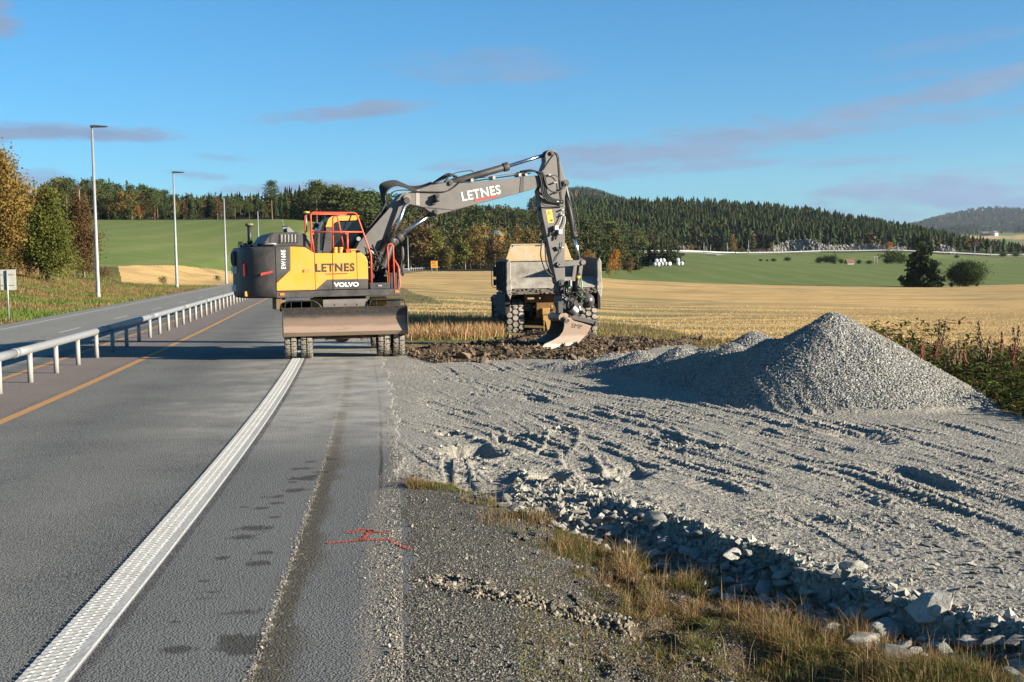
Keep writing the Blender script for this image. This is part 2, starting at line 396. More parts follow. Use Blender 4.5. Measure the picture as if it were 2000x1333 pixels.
CONES = [(4.58, 18.2, 1.27, .60), (5.5, 17.6, .55, .5), (6.0, 16.9, .24, .4), (.9, 23.2, .2, .3), (1.6, 22.4, .26, .35), (3.0, 20.0, .5, .5), (4.1, 21.6, .84, .62), (3.85, 18.9, .86, .62), (3.4, 19.6, .74, .6), (3.2, 20.2, .66, .6), (2.8, 21, .60, .55), (2.2, 22, .47, .5), (1.84, 23, .36, .42), (1.3, 23.6, .2, .4), (.55, 24.2, .13, .4),
         (4.3, 20.2, .66, .55), (3.2, 21.8, .5, .5), (2.6, 22.8, .36, .4), (5.3, 18.6, .62, .5), (3.5, 18.0, .50, .55), (4.9, 16.9, .40, .45), (5.6, 17.2, .22, .4), (4.2, 16.9, .36, .45)]
TRACKS = [([(870, 768), (911, 773), (1051, 779), (1142, 804), (1268, 839), (1340, 866)], .17, 1.0), ([(900, 762), (1005, 769), (1100, 786), (1184, 800), (1300, 820)], .15, .7), ([(800, 785), (840, 795), (890, 807), (960, 822)], .15, .8),
          ([(1000, 790), (1037, 797), (1170, 828), (1230, 850)], .16, 1.0), ([(930, 845), (950, 853), (995, 877), (1047, 888), (1075, 897)], .17, 2.0), ([(975, 842), (991, 849), (1065, 870), (1090, 884)], .17, 2.2),
          ([(1122, 880), (1124, 898), (1142, 930), (1190, 944)], .15, 1.9), ([(1130, 866), (1149, 876), (1205, 902), (1275, 923), (1380, 947), (1446, 972), (1560, 1010)], .17, 1.5),
          ([(1290, 755), (1350, 765), (1431, 781), (1506, 804), (1610, 833), (1690, 850)], .20, 1.5), ([(1300, 775), (1400, 800), (1480, 815), (1590, 850)], .18, 1.0), ([(1420, 855), (1451, 866), (1538, 895), (1610, 905), (1691, 925), (1800, 965), (1950, 1020)], .18, 1.2),
          ([(1560, 905), (1620, 918), (1675, 937), (1756, 963), (1821, 985), (1920, 1025), (2050, 1085)], .2, 2.2), ([(1730, 845), (1756, 853), (1815, 869), (1902, 895), (1997, 924), (2100, 960)], .18, 1.5), ([(1520, 790), (1558, 801), (1675, 837), (1780, 852), (1900, 880)], .16, 1.1),
          ([(1180, 800), (1350, 817), (1480, 837), (1640, 870), (1800, 900), (2000, 965)], .17, .8), ([(1250, 910), (1350, 938), (1415, 960), (1500, 985), (1650, 1040)], .17, .9), ([(900, 700), (939, 709), (988, 734), (1080, 760), (1250, 790)], .17, .7),
          ([(960, 715), (1020, 730), (1135, 755), (1230, 768), (1330, 775)], .17, .8), ([(820, 740), (950, 752), (1100, 800), (1250, 860), (1400, 900)], .2, .5), ([(1050, 840), (1200, 855), (1330, 885), (1480, 930), (1700, 990), (1900, 1070)], .2, .7),
          ([(780, 830), (870, 850), (960, 900), (1060, 920)], .18, .7), ([(1500, 760), (1650, 790), (1800, 815), (1990, 870)], .2, .6), ([(1060, 900), (1090, 870), (1100, 840), (1040, 810)], .16, .7), ([(1700, 900), (1850, 950), (2050, 1010)], .2, .9)]
HOLES = [(925, 891, .34, .17), (871, 853, .13, .08), (1067, 942, .20, .20), (1222, 930, .24, .07), (1086, 838, .2, .04), (1385, 872, .15, .07), (1345, 868, .2, .04), (1130, 950, .25, .05), (1690, 850, .4, .05), (965, 862, .2, .08)]
VHOLES = [(905, 1168, .12, .10), (860, 1160, .1, .03), (1330, 1185, .15, .06), (1120, 1290, .2, .03), (1480, 1250, .2, .04), (1270, 1215, .2, .04)]
def _all_tracks():
    ALL = []
    for i, (pts, hw, st) in enumerate(TRACKS):
        P = np.array([wpt(x, y, -.05) for x, y in pts]); ALL.append((P, hw, st)); t = np.gradient(P, axis=0); t /= np.linalg.norm(t, axis=1)[:, None]; nn = np.stack([-t[:, 1], t[:, 0]], -1)
        ALL.append((P + nn * (.42 + .1 * (i % 3)), hw * .8, min(st, 1.2) * .6)); ALL.append((P - nn * (.9 + .15 * (i % 4)) + t * .4, hw * .8, min(st, 1.1) * .5))
    return ALL
ALLTR = _all_tracks()
def tracks_z(X, Y):
    z = np.zeros_like(X)
    for P, hw, st in ALLTR:
        t = np.linspace(0, len(P) - 1, (len(P) - 1) * 8 + 1); P = np.c_[np.interp(t, range(len(P)), P[:, 0]), np.interp(t, range(len(P)), P[:, 1])]
        for _ in range(2): P[1:-1] = (P[:-2] + P[1:-1] * 2 + P[2:]) / 4
        lo = P.min(0) - .6; hi = P.max(0) + .6
        m = np.where((X > lo[0]) & (X < hi[0]) & (Y > lo[1]) & (Y < hi[1]))[0]
        x, y = X[m], Y[m]; bd = np.full(len(m), 9.); bs = np.zeros(len(m)); s0 = 0; Ltot = np.hypot(*np.diff(P, axis=0).T).sum()
        for a, b in zip(P[:-1], P[1:]):
            d = b - a; L = math.hypot(*d); u = np.clip(((x - a[0]) * d[0] + (y - a[1]) * d[1]) / L / L, 0, 1)
            dx, dy = x - a[0] - u * d[0], y - a[1] - u * d[1]; dd = np.hypot(dx, dy); sg = np.sign(d[0] * dy - d[1] * dx)
            q = dd < np.abs(bd); bd = np.where(q, dd * np.where(sg == 0, 1, sg), bd); bs = np.where(q, s0 + u * L, bs); s0 += L
        ad = np.abs(bd) / hw
        ends = sstep(bs, 0, .5) * (1 - sstep(bs, Ltot - .5, Ltot))
        wob = np.clip(1 + 2.0 * fbm(x, y, .7, 3, 31), .1, 2.0)
        lug = np.tanh(4 * np.sin(2 * math.pi * (bs / .11 + np.sign(bd) * .25 - ad * .35)))
        zz = np.where(ad < .95, -.012 + .004 * lug * (ad > .12), 0) + .013 * np.exp(-((ad - 1.15) / .2) ** 2) * (1 + .40 * lug) + .008 * np.where(np.abs(ad - 1.15) < .5, vnoise(x / .05, y / .05, 33), 0)
        fade = 1 - sstep(ad, 1.5, 1.9)
        z[m] += zz * (st ** .7) * .72 * ends * fade * np.clip(wob, .1, 1.7)
    return z
def terrain(X, Y, fine=True):
    """height and class of every point"""
    R = np.hypot(X, Y); D = np.maximum(Y, .62 * R); t = np.where(Y > .3 * R, X / np.maximum(Y, 1e-3), np.sign(X)); t = np.clip(t, -1, 1)
    xp = 1000 + 2500 * t
    lat = road_lat(X, Y)
    z = profile(xp, D)
    side = np.where(lat < 0, -lat + TAR_L, lat - TAR_R)
    if fine: side = np.where((lat > 4) & (lat < 6) & (D < 45), lat - TAR_R + .13 * fbm(X, Y, .45, 5, 99, .6), side)
    z = z * sstep(side, 0, 12)
    far = sstep(D, 40, 200)
    z += fbm(X, Y, 60, 3, 3) * np.clip(D / 200, 0, 2) * sstep(D, 400, 700) * 2
    z += fbm(X, Y, 900, 4, 8) * 60 * sstep(D, 2200, 4500)
    z += fbm(X, Y, 9, 3, 4) * .22 * sstep(side, 1, 6) * sstep(D, 28, 50) * (1 - sstep(D, 150, 300))
    cl = np.full(X.shape, 7)
    wob = fbm(X, Y, 2.5, 4, 12)
    right = lat > 0
    # -- left of the road
    L_ = ~right & (side > 0)
    Dn = D * (1 + .012 * fbm(X, Y, 30, 2, 12))
    cl[L_] = 10
    strip = np.interp(xp, [180, 240, 470, 620], [400, 116, 128, 140])
    fld = np.interp(xp, [-900, 0, 200, 250, 470, 620], [150, 135, 140, 150, 190, 205])
    cl[L_ & (Dn > strip)] = 5
    cl[L_ & (Dn > fld)] = 6
    cl[L_ & (D > 334 + wob * 6)] = 7
    # -- right of the road, far
    F_ = right & (side > 0) & (D > 26)
    cl[F_] = 4
    st0 = np.interp(xp, [760, 850, 1000, 1200, 1500, 1800, 2900], [50, 46, 44, 45, 36, 31, 28]) * (1 + .10 * wob + .08 * fbm(X, Y, 12, 2, 77))
    st1 = np.interp(xp, [780, 1000, 1110, 1111, 1200, 2900], [266, 292, 300, 262, 250, 250])
    cl[F_ & (D > st0)] = 5
    cl[F_ & (D > st1)] = np.where(xp[F_ & (D > st1)] < 1110, 7, 6)
    f2 = np.interp(xp, [1110, 1111, 1200, 1325, 1345, 1400, 2900], [300, 330, 390, 415, 636, 636, 636])
    cl[F_ & (D > f2) & (xp >= 1100)] = 7
    farf = F_ & (xp > 1880) & (D > 900) & (D < 3000)
    cl[farf] = np.where(vnoise(X[farf] / 500, Y[farf] / 300, 2) > -.05, 5, 6)
    slope_f = F_ & (xp > 1780) & (xp < 1885) & (D > 2300) & (D < 2900); cl[slope_f] = 5
    cl[F_ & (side < 4) & (D > 60)] = 4
    if not fine: return z, cl, lat, xp, D
    # -- near ground right of the road
    dA = np.interp(xp, _ax, _aD); dB = np.interp(xp, _bx, _bD); zB = np.interp(xp, _bx, _bz); lB = np.interp(xp, _bx, _bl)
    rough = fbm(X, Y, .5, 4, 21)
    dA = dA * (1 + .035 * rough * 2); near = right & (side > -.15) & (D < 40)
    latp = np.maximum(lat - 4.9, 0)
    plat = -.008 - .03 * sstep(latp, 0, 1.0) - .012 * latp
    verge = zB * np.clip(latp / lB, 0, 1.25)
    zz = np.where(D < dB, verge, np.where(D > dA, plat, 0))
    u = np.clip((D - dB) / np.maximum(dA - dB, .01), 0, 1); u = np.clip(u * 1.25 - .05, 0, 1)
    mid = (D >= dB) & (D <= dA); zz = np.where(mid, (zB - .06) * (1 - u ** 1.3) + plat * u ** 1.3, zz)
    out = sstep(D, 26, 31)
    zn = zz * (1 - out) + z * out
    bump = rough * .009 + fbm(X, Y, .13, 3, 22) * .007 + vnoise(X / .035, Y / .035, 24) * .004
    bump2 = rough * .05 + fbm(X, Y, .13, 3, 22) * .03 + vnoise(X / .035, Y / .035, 24) * .008
    yard = near & (D > dB)
    vg = near & (D <= dB)
    zn += np.where(yard, bump, 0) * sstep(side, 0, .4)
    patchy = sstep(vnoise(X / .8, Y / .8, 71), -.15, .25)
    zn += np.where(yard, np.maximum(0, fbm(X, Y, .07, 2, 26)) * .008 * patchy, 0) * sstep(side, 0, .3) * (1 - sstep(D, 13, 18))
    crest = np.exp(-((D - dA) / np.maximum(.06 * D, .1)) ** 2) * (xp > 880)
    zn += np.where(yard, crest * (np.abs(fbm(X, Y, .16, 3, 27)) * .05 + .01), 0)
    zn += np.where(vg, np.where(xp + 300 * rough > 1150, bump2, bump * .55), 0) * sstep(latp, 0, .5)
    zn += np.where(vg, np.where(fbm(X, Y, .9, 3, 61) > .1, -.04, 0) * (xp > 1150), 0)
    tz = np.zeros_like(X); ii = np.where(yard & (D < 27))[0]; tz[ii] = tracks_z(X[ii], Y[ii]); zn += tz
    for hs, zone in ((HOLES, yard), (VHOLES, vg)):
        for hx, hy, hr, hd in hs:
            cx, cy = wpt(hx, hy, -.06); q = np.where(zone & (np.abs(X - cx) < 3 * hr) & (np.abs(Y - cy) < 4 * hr))[0]
            d = np.hypot(X[q] - cx, (Y[q] - cy) * .75) / hr * (1 + .5 * fbm(X[q], Y[q], .25, 3, 44))
            zn[q] += -hd * (1 - sstep(d, .45, 1.0)) + .12 * hd * np.exp(-((d - 1.25) / .3) ** 2)
    # ridge of clods across the verge
    a, b = wpt(920, 1178, -.05), wpt(1230, 1222, -.12); dx, dy = b[0] - a[0], b[1] - a[1]; L = math.hypot(dx, dy)
    uu = np.clip(((X - a[0]) * dx + (Y - a[1]) * dy) / L / L, 0, 1); dd = np.hypot(X - a[0] - uu * dx, Y - a[1] - uu * dy)
    rid = np.exp(-(dd / .045) ** 2) * vg; zn += rid * (.03 + .06 * np.abs(fbm(X, Y, .07, 2, 45)))
    # brown dug soil
    s0 = np.interp(xp, *zip(*SOIL0)) + wob * 1.6; s1 = np.interp(xp, *zip(*SOIL1)) + wob * 2.0
    soil = near & (D > s0) & (D < s1) & (side > .15)
    sm = sstep(D, s0, s0 + .8) * (1 - sstep(D, s1 - 1, s1))
    zn += np.where(soil, sm * (np.abs(fbm(X, Y, 1.1, 4, 51)) * .30 + fbm(X, Y, .25, 3, 52) * .10 - .03), 0)
    hp = np.zeros_like(X)
    for cx, cy, h, s in CONES:
        dd = np.hypot(X - cx, Y - cy); dd = np.sqrt(dd * dd + .012); c = h - s * dd
        hp = np.logaddexp(hp * 14, c * 14) / 14
    hp = np.maximum(hp - .075 * np.exp(-np.maximum(hp, 0) * 5), 0); pm = near & (hp > .012)
    zn += np.where(near, hp * (1 + .05 * rough) + np.where(pm, fbm(X, Y, .09, 2, 66) * .006, 0), 0)
    wd = near & (D > np.interp(xp, *zip(*YEND)) + wob * .8) & (D > 12)
    z = np.where(near, zn, z)
    nr = near & (D < 33)
    cl[nr] = 1; cl[nr & wd & (xp > 1300)] = 4; cl[vg] = 2
    cl[nr & (D >= s1) & (side > 0)] = 4
    cl[soil] = 3
    cl[pm & ~soil & ~wd] = np.where(hp[pm & ~soil & ~wd] > .05, 8, 1)
    cl[pm & (hp > .10)] = 8
    cl[side <= 0] = 0
    z = np.where(side <= 0, 0, z)
    return z, cl, lat, xp, D
TT = np.linspace(-.47, .47, 1230)
TH = np.concatenate([np.linspace(-math.pi, -math.atan(.47), 70)[:-1], np.arctan(TT), np.linspace(math.atan(.47), math.pi, 70)[1:-1]])
q0 = np.concatenate([np.linspace(.4, 4.4, 14)[:-1], 1 / np.linspace(1 / 4.4, 1 / 33.0, 640), 33.0 * np.exp(np.arange(1, 300) * math.log(450 / 33.0) / 299), 450 * np.exp(np.arange(0, 100) * math.log(20.0) / 99)])
def build_ground():
    th, r = np.meshgrid(TH, q0); infov = np.abs(th) < math.atan(.4701)
    rr = np.where(infov, r / np.cos(th), r / math.cos(math.atan(.47)))
    X = (rr * np.sin(th)).ravel(); Y = (rr * np.cos(th)).ravel()
    z, cl, lat, xp, D = terrain(X, Y)
    nr_, nc = r.shape
    z = z.astype(np.float32)
    idx = np.arange(nr_ * nc).reshape(nr_, nc); nx = np.roll(idx, -1, axis=1)
    F = np.stack([idx[:-1], nx[:-1], nx[1:], idx[1:]], -1).reshape(-1, 4)
    fc = cl[F[:, 0]]
    P = np.stack([X, Y, z], 1)
    stain = np.zeros_like(X); dust = np.zeros_like(X); 
    wb = fbm(X, Y, .6, 4, 91); rd = cl == 0
    # damp oily footprints on the shoulder (patches of the tar itself)
    ST = [(470, 1278, .10), (440, 1262, .09), (330, 1278, .06), (465, 1203, .09), (396, 1178, .07), (400, 1165, .05), (377, 1143, .04), (486, 1107, .07), (421, 1097, .05), (466, 1056, .085), (495, 1037, .10), (486, 1035, .07), (497, 1087, .06),
          (524, 1015, .04), (533, 987, .05), (505, 997, .05), (470, 994, .04), (526, 975, .07), (571, 961, .08), (600, 934, .09), (580, 938, .11), (588, 918, .08), (610, 905, .06), (620, 925, .07), (560, 945, .05), (640, 900, .06), (315, 1225, .03)]
    for sx, sy, sr in ST:
        cx, cy = wpt(sx, sy); q = np.where(rd & (np.abs(X - cx) < .5) & (np.abs(Y - cy) < .7))[0]
        d = np.hypot((X[q] - cx) / 1.5, (Y[q] - cy) / 1.0 + (X[q] - cx) * .0) / sr; d += 1.2 * fbm(X[q], Y[q] * .6, .10, 3, 93) + .15
        stain[q] = np.maximum(stain[q], 1 - sstep(d, .6, 1.25))
    trail = sstep(lat + .015 * fbm(X, Y, .1, 2, 94), TRAIL - .06, TRAIL - .03) * (1 - sstep(lat, TRAIL + .05, TRAIL + .10 + .26 * np.clip(wb + .12, 0, 1))) * sstep(Y, -5, 0) * (1 - sstep(Y, 22, 27))
    dust = np.clip(sstep(lat + wb, 1.6, 3.8) * sstep(D, 11.5, 17) * (1 - sstep(D, 34, 60)) + sstep(lat - 4.5 + wb * .5, 0, .35) * sstep(D, 12, 16) * (D < 40) * .5, 0, 1)
    for name, k, mat, lab in GROUNDS:
        f = F[fc == k]
        if not len(f): continue
        u, inv = np.unique(f, return_inverse=True); me = np_mesh(name, P[u], inv.reshape(-1, 4), smooth=(k in (0, 5, 6, 7, 10)))
        for an, arr in (('lat', lat), ('stain', stain), ('trail', trail), ('dust', dust)) if k == 0 else ():
            a = me.attributes.new(an, 'FLOAT', 'POINT'); a.data.foreach_set('value', arr[u].astype(np.float32))
        o = link(name, me, mat)
        if k == 8: tag(o, lab, 'gravel pile')
        else: tag(o, lab, None, None, 'structure')
        OBJ[name] = o
    return P, cl
OBJ = {}
# ------------------------------------------------------------------ ground materials
def m_asphalt():
    g = G_('asphalt'); c2 = g.noise(55, 3, .7); v = g.vor(80); a = g.noise(.6, 5, .6); lat = g.attr('lat')
    base = g.ramp(g.mix(.4, v, g.noise(38, 2, .6)), [(.18, (.30, .29, .27)), (.36, (.135, .138, .14)), (.55, (.032, .035, .042))])
    base = g.mix(g.mr(a, .3, .7), base, g.mix(.45, base, (.15, .165, .165)))
    rut = g.math('SINE', g.math('MULTIPLY', lat, 3.6)); base = g.mix(g.mr(rut, -1, 1, 0, .30), base, (.15, .15, .145))
    med = g.math('MULTIPLY', g.mr(lat, -1.9, -1.75), g.mr(lat, -.1, -.25, 0, 1)); base = g.mix(g.math('MULTIPLY', med, .5), base, (.17, .13, .125))
    sh = g.mr(lat, 3.3, 3.45); base = g.mix(g.math('MULTIPLY', sh, .42), base, (.088, .095, .105))
    farl = g.mr(lat, -2.2, -2.4); base = g.mix(g.math('MULTIPLY', farl, .5), base, (.20, .205, .20))
    bits = g.math('GREATER_THAN', g.noise(33, 2), .66); pale = g.mix(bits, (.085, .080, .062), (.34, .30, .25))
    base = g.mix(g.math('MULTIPLY', g.attr('trail'), g.mr(g.noise(11, 5, .75), .22, .38)), base, g.mix(g.noise(14, 4), (.026, .025, .022), pale))
    seam = g.math('SUBTRACT', lat, SEAM); sd = g.math('MULTIPLY', g.mr(g.math('ABSOLUTE', g.math('ADD', seam, g.math('MULTIPLY', g.math('SUBTRACT', g.noise(5, 5, .7), .5), .12))), .01, .10, 1, 0), g.mr(g.noise(26, 3, .7), .40, .56)); spy = g.N.new('ShaderNodeSeparateXYZ'); g.L.new(g.co, spy.inputs[0]); sd = g.math('MULTIPLY', sd, g.mr(spy.outputs[1], 10.2, 11.4, 1, 0)); ck = g.math('MULTIPLY', g.mr(g.math('ABSOLUTE', g.math('ADD', seam, g.math('MULTIPLY', g.math('SUBTRACT', g.noise(1.5, 4), .5), .05))), .010, .022, 1, 0), g.mr(spy.outputs[1], 9.5, 10.8)); base = g.mix(g.math('MULTIPLY', ck, .85), base, (.025, .023, .02)); base = g.mix(g.math('MULTIPLY', sd, .85), base, g.mix(g.noise(40, 3), (.26, .235, .20), (.10, .09, .075)))
    gl = g.mr(g.math('ABSOLUTE', g.math('SUBTRACT', lat, TRAIL - .04)), .012, .045, 1, 0); gl = g.math('MULTIPLY', gl, g.mr(g.noise(9, 4), .5, .75, 0, .6)); base = g.mix(gl, base, (.40, .35, .30))
    df = g.math('MULTIPLY', g.attr('dust'), g.mr(g.noise(1.7, 6, .7), .25, .6)); base = g.mix(g.math('MULTIPLY', df, .62), base, (.36, .355, .335))
    base = g.mix(g.math('MULTIPLY', g.attr('stain'), .7), base, (.018, .016, .013))
    mill = g.mr(g.math('ABSOLUTE', g.math('SUBTRACT', lat, WHITE + .155)), .018, .035, 1, 0); mill = g.math('MULTIPLY', mill, g.mr(g.noise(12, 3), .35, .55, .3, 1)); base = g.mix(g.math('MULTIPLY', mill, .9), base, (.05, .05, .055))
    h = g.math('ADD', g.math('MULTIPLY', v, -1), g.math('MULTIPLY', c2, .6))
    n = g.bump(h, .6, .010); n = g.bump(g.noise(30, 2), .2, .008, n)
    base = g.mix(1.0, base, (1.07, 1.0, .88), 'MULTIPLY')
    return g.fin(base, .9, 0, n, .2, 1.17)
def m_gravel(name='crushed_gravel', dark=0.):
    g = G_(name); v = g.vor(34, feat='F1', out='Color'); d = g.vor(34); a = g.noise(1.1, 6, .65); f = g.noise(90, 3, .7); w_ = g.noise(.35, 4)
    grey = g.ramp(g.mix(.5, v, f), [(.25, (.20, .20, .195)), (.5, (.36, .358, .34)), (.75, (.52, .51, .48))])
    fine = g.mix(f, (.36, .355, .335), (.47, .462, .435))
    c = g.mix(g.mr(a, .38, .62), grey, fine)
    c = g.mix(g.mr(w_, .45, .75, 0, .35), c, (.27, .27, .255)); c = g.mix(1.0, c, (1.08, 1.01, .89), 'MULTIPLY')
    n = g.bump(g.math('ADD', g.math('MULTIPLY', d, -1.2), f), .8, .014); n = g.bump(g.noise(7, 5, .7), .4, .04, n)
    return g.fin(c, .95, 0, n, .2, .56)
def m_pile():
    g = G_('heaped_gravel'); v = g.vor(30, out='Color'); d = g.vor(30); f = g.noise(60, 3, .7)
    c = g.ramp(g.mix(.35, v, f), [(.2, (.17, .165, .145)), (.5, (.36, .355, .33)), (.8, (.58, .57, .53))])
    n = g.bump(g.math('ADD', g.math('MULTIPLY', d, -1.5), g.math('MULTIPLY', f, .5)), 1, .03)
    return g.fin(c, .95, 0, n, .2, .62)
def m_verge():
    g = G_('verge_earth'); v = g.vor(75, out='Color'); d = g.vor(75); f = g.noise(30, 4, .7); big = g.noise(1.4, 5, .65); tc = g.N.new('ShaderNodeSeparateXYZ'); g.L.new(g.co, tc.inputs[0])
    grit = g.ramp(g.mix(.3, v, f), [(.2, (.05, .048, .042)), (.5, (.118, .106, .085)), (.8, (.26, .235, .19))])
    soil = g.mix(f, (.060, .044, .028), (.16, .118, .075))
    k = g.math('ADD', big, g.math('MULTIPLY', g.math('SUBTRACT', tc.outputs[0], .35), .30))
    c = g.mix(g.mr(k, .42, .62), grit, soil)
    n = g.bump(g.math('ADD', g.math('MULTIPLY', d, -1.2), f), .9, .014)
    return g.fin(c, .95, 0, n, .2, .62)
def m_soil():
    g = G_('dug_soil'); f = g.noise(9, 6, .7); b = g.noise(.8, 4)
    c = g.mix(f, (.035, .024, .015), (.17, .115, .07)); c = g.mix(g.mr(b, .45, .65), c, g.mix(f, (.06, .04, .025), (.30, .22, .15)))
    return g.fin(c, .95, 0, g.bump(f, 1, .12), .15, .65)
def m_rough_grass(name, cols, sc=1.0):
    g = G_(name); a = g.noise(.22 * sc, 6, .7); f = g.noise(6, 5, .7); v = g.noise(1.3 * sc, 4, .6)
    c = g.ramp(g.math('ADD', g.math('MULTIPLY', a, .7), g.math('MULTIPLY', v, .3)), cols)
    c = g.mix(g.mr(f, .35, .65, 0, .6), c, (.05, .042, .02))
    return g.fin(c, .95, 0, g.bump(f, .8, .1), .1, .7)
def m_stubble():
    g = G_('stubble'); a = g.noise(.03, 5, .6); rows = g.noise(1.0, 3, .6, g.scale((.35, 1.9, 1))); r2 = g.noise(1, 4, .6, g.scale((.015, .11, 1))); f = g.noise(5, 4, .7)
    c = g.ramp(g.mix(.5, rows, f), [(.3, (.30, .18, .065)), (.5, (.57, .37, .145)), (.7, (.76, .53, .235))])
    c = g.mix(g.mr(r2, .48, .66, 0, .7), c, (.28, .205, .09)); c = g.mix(g.mr(a, .56, .70, 0, .65), c, (.19, .20, .075))
    tr = g.math('SINE', g.math('MULTIPLY', g.noise(.012, 2), 300)); c = g.mix(g.mr(tr, .6, 1, 0, .25), c, (.20, .15, .08))
    sp = g.N.new('ShaderNodeSeparateXYZ'); g.L.new(g.co, sp.inputs[0])
    nr_ = g.math('MULTIPLY', g.mr(sp.outputs[1], 60, 150, 1, 0), g.mr(sp.outputs[0], 22, 6, 0, 1)); nr_ = g.math('MULTIPLY', nr_, g.mr(sp.outputs[0], -20, -12, 0, 1)); 
    wv = g.N.new('ShaderNodeTexWave'); wv.wave_type = 'RINGS'; wv.inputs['Scale'].default_value = .075; wv.inputs['Distortion'].default_value = 11; wv.inputs['Detail'].default_value = 3; wv.inputs['Detail Scale'].default_value = .3
    mp = g.N.new('ShaderNodeMapping'); mp.inputs['Location'].default_value = (16, -95, 0); g.L.new(g.co, mp.inputs[0]); g.L.new(mp.outputs[0], wv.inputs[0])
    c = g.mix(g.math('MULTIPLY', nr_, g.mr(wv.outputs['Fac'], .35, .75, .95, 0)), c, g.mix(f, (.12, .12, .045), (.24, .22, .10)))
    return g.fin(c, .95, 0, g.bump(f, .4, .04), .1, .80)
def m_green():
    g = G_('young_crop'); a = g.noise(.012, 5, .6); b = g.noise(1, 4, .6, g.scale((.02, .12, 1))); f = g.noise(3, 4, .7)
    c = g.mix(g.mr(a, .35, .65), (.125, .175, .040), (.165, .205, .055)); c = g.mix(g.mr(b, .5, .72, 0, .5), c, (.22, .21, .085)); c = g.mix(g.mr(f, .4, .7, 0, .25), c, (.08, .11, .025))
    wv = g.N.new('ShaderNodeTexWave'); wv.inputs['Scale'].default_value = .03; wv.inputs['Distortion'].default_value = 4; wv.inputs['Detail'].default_value = 2; g.L.new(g.co, wv.inputs[0])
    c = g.mix(g.mr(wv.outputs['Fac'], .6, 1, 0, .4), c, (.22, .22, .09))
    return g.fin(c, .95, 0, g.bump(f, .3, .05), .1, .75)
GR4 = [(.3, (.13, .14, .05)), (.45, (.26, .20, .09)), (.55, (.36, .27, .13)), (.65, (.17, .17, .06)), (.8, (.33, .22, .11))]
GR10 = [(.3, (.06, .12, .02)), (.42, (.13, .16, .035)), (.5, (.20, .16, .055)), (.6, (.18, .11, .05)), (.75, (.09, .13, .028))]
GROUNDS = [('road', 0, m_asphalt(), None), ('gravel_yard', 1, m_gravel(), None), ('verge', 2, m_verge(), None), ('dug_soil', 3, m_soil(), None),
           ('rough_grassland', 4, m_rough_grass('rough_grass', GR4), None), ('stubble_field', 5, m_stubble(), None), ('crop_field', 6, m_green(), None),
           ('forest_floor', 7, m_rough_grass('forest_floor', [(.3, (.018, .026, .009)), (.5, (.034, .034, .015)), (.7, (.06, .045, .024))]), None),
           ('gravel_pile', 8, m_pile(), 'tall pointed heap of grey crushed gravel at the edge of the yard'), ('grass_bank', 10, m_rough_grass('bank_grass', GR10, .6), None)]
GP, GC = build_ground()
def gz(x, y):
    a = terrain(np.array([x], float), np.array([y], float)); return float(a[0][0])
def gzs(x, y): return terrain(np.asarray(x, float), np.asarray(y, float))
# ------------------------------------------------------------------ road markings (thin sheets on the tar)
def ribbon(name, off, wdt, y0, y1, mat, z=.004, step=.5, dash=None, jit=0.):
    V, F = [], []; y = y0; segs = [(y0, y1)] if dash is None else []
    if dash:
        while y < y1: segs.append((y, min(y + dash[0], y1))); y += dash[1]
    for a, b in segs:
        n = max(2, int((b - a) / step) + 1); base = len(V)
        for i in range(n):
            yy = a + (b - a) * i / (n - 1); j = random.uniform(-jit, jit); k = random.uniform(-jit, jit)
            p, q = road_pt(yy, off - wdt / 2 + j), road_pt(yy, off + wdt / 2 + k); V += [(p[0], p[1], z), (q[0], q[1], z)]
        for i in range(n - 1): F.append((base + 2 * i, base + 2 * i + 1, base + 2 * i + 3, base + 2 * i + 2))
    o = link(name, np_mesh(name, V, F), mat); tag(o, None, None, None, 'structure'); return o
def m_marking(name, col, wear=.5):
    g = G_(name); f = g.noise(28, 4, .75); v = g.vor(60)
    c = g.mix(g.mr(f, .42, .62, 0, wear), col, (.10, .10, .095)); return g.fin(c, .8, 0, g.bump(v, .35, .01), .25)
random.seed(3)
M_or = m_marking('orange_line_paint', (.44, .22, .062), .45); M_wh = m_marking('white_line_paint', (.40, .40, .38), .5)
ribbon('road_marking_orange', 0, .15, -40, 420, M_or, jit=.004, step=.25); ribbon('road_marking_orange_far', ORA2, .13, -40, 420, M_or)
ribbon('road_marking_edge', EDGE, .14, -40, 420, M_wh); ribbon('road_marking_dashes', DASH, .12, 31.4 - 60, 400, M_wh, dash=(3.2, 9.6))
ribbon('road_marking_edge_far', WHITE, .2, 27.5, 420, M_wh); ribbon('road_marking_edge_rear', WHITE, .2, -40, 4.6, M_wh)
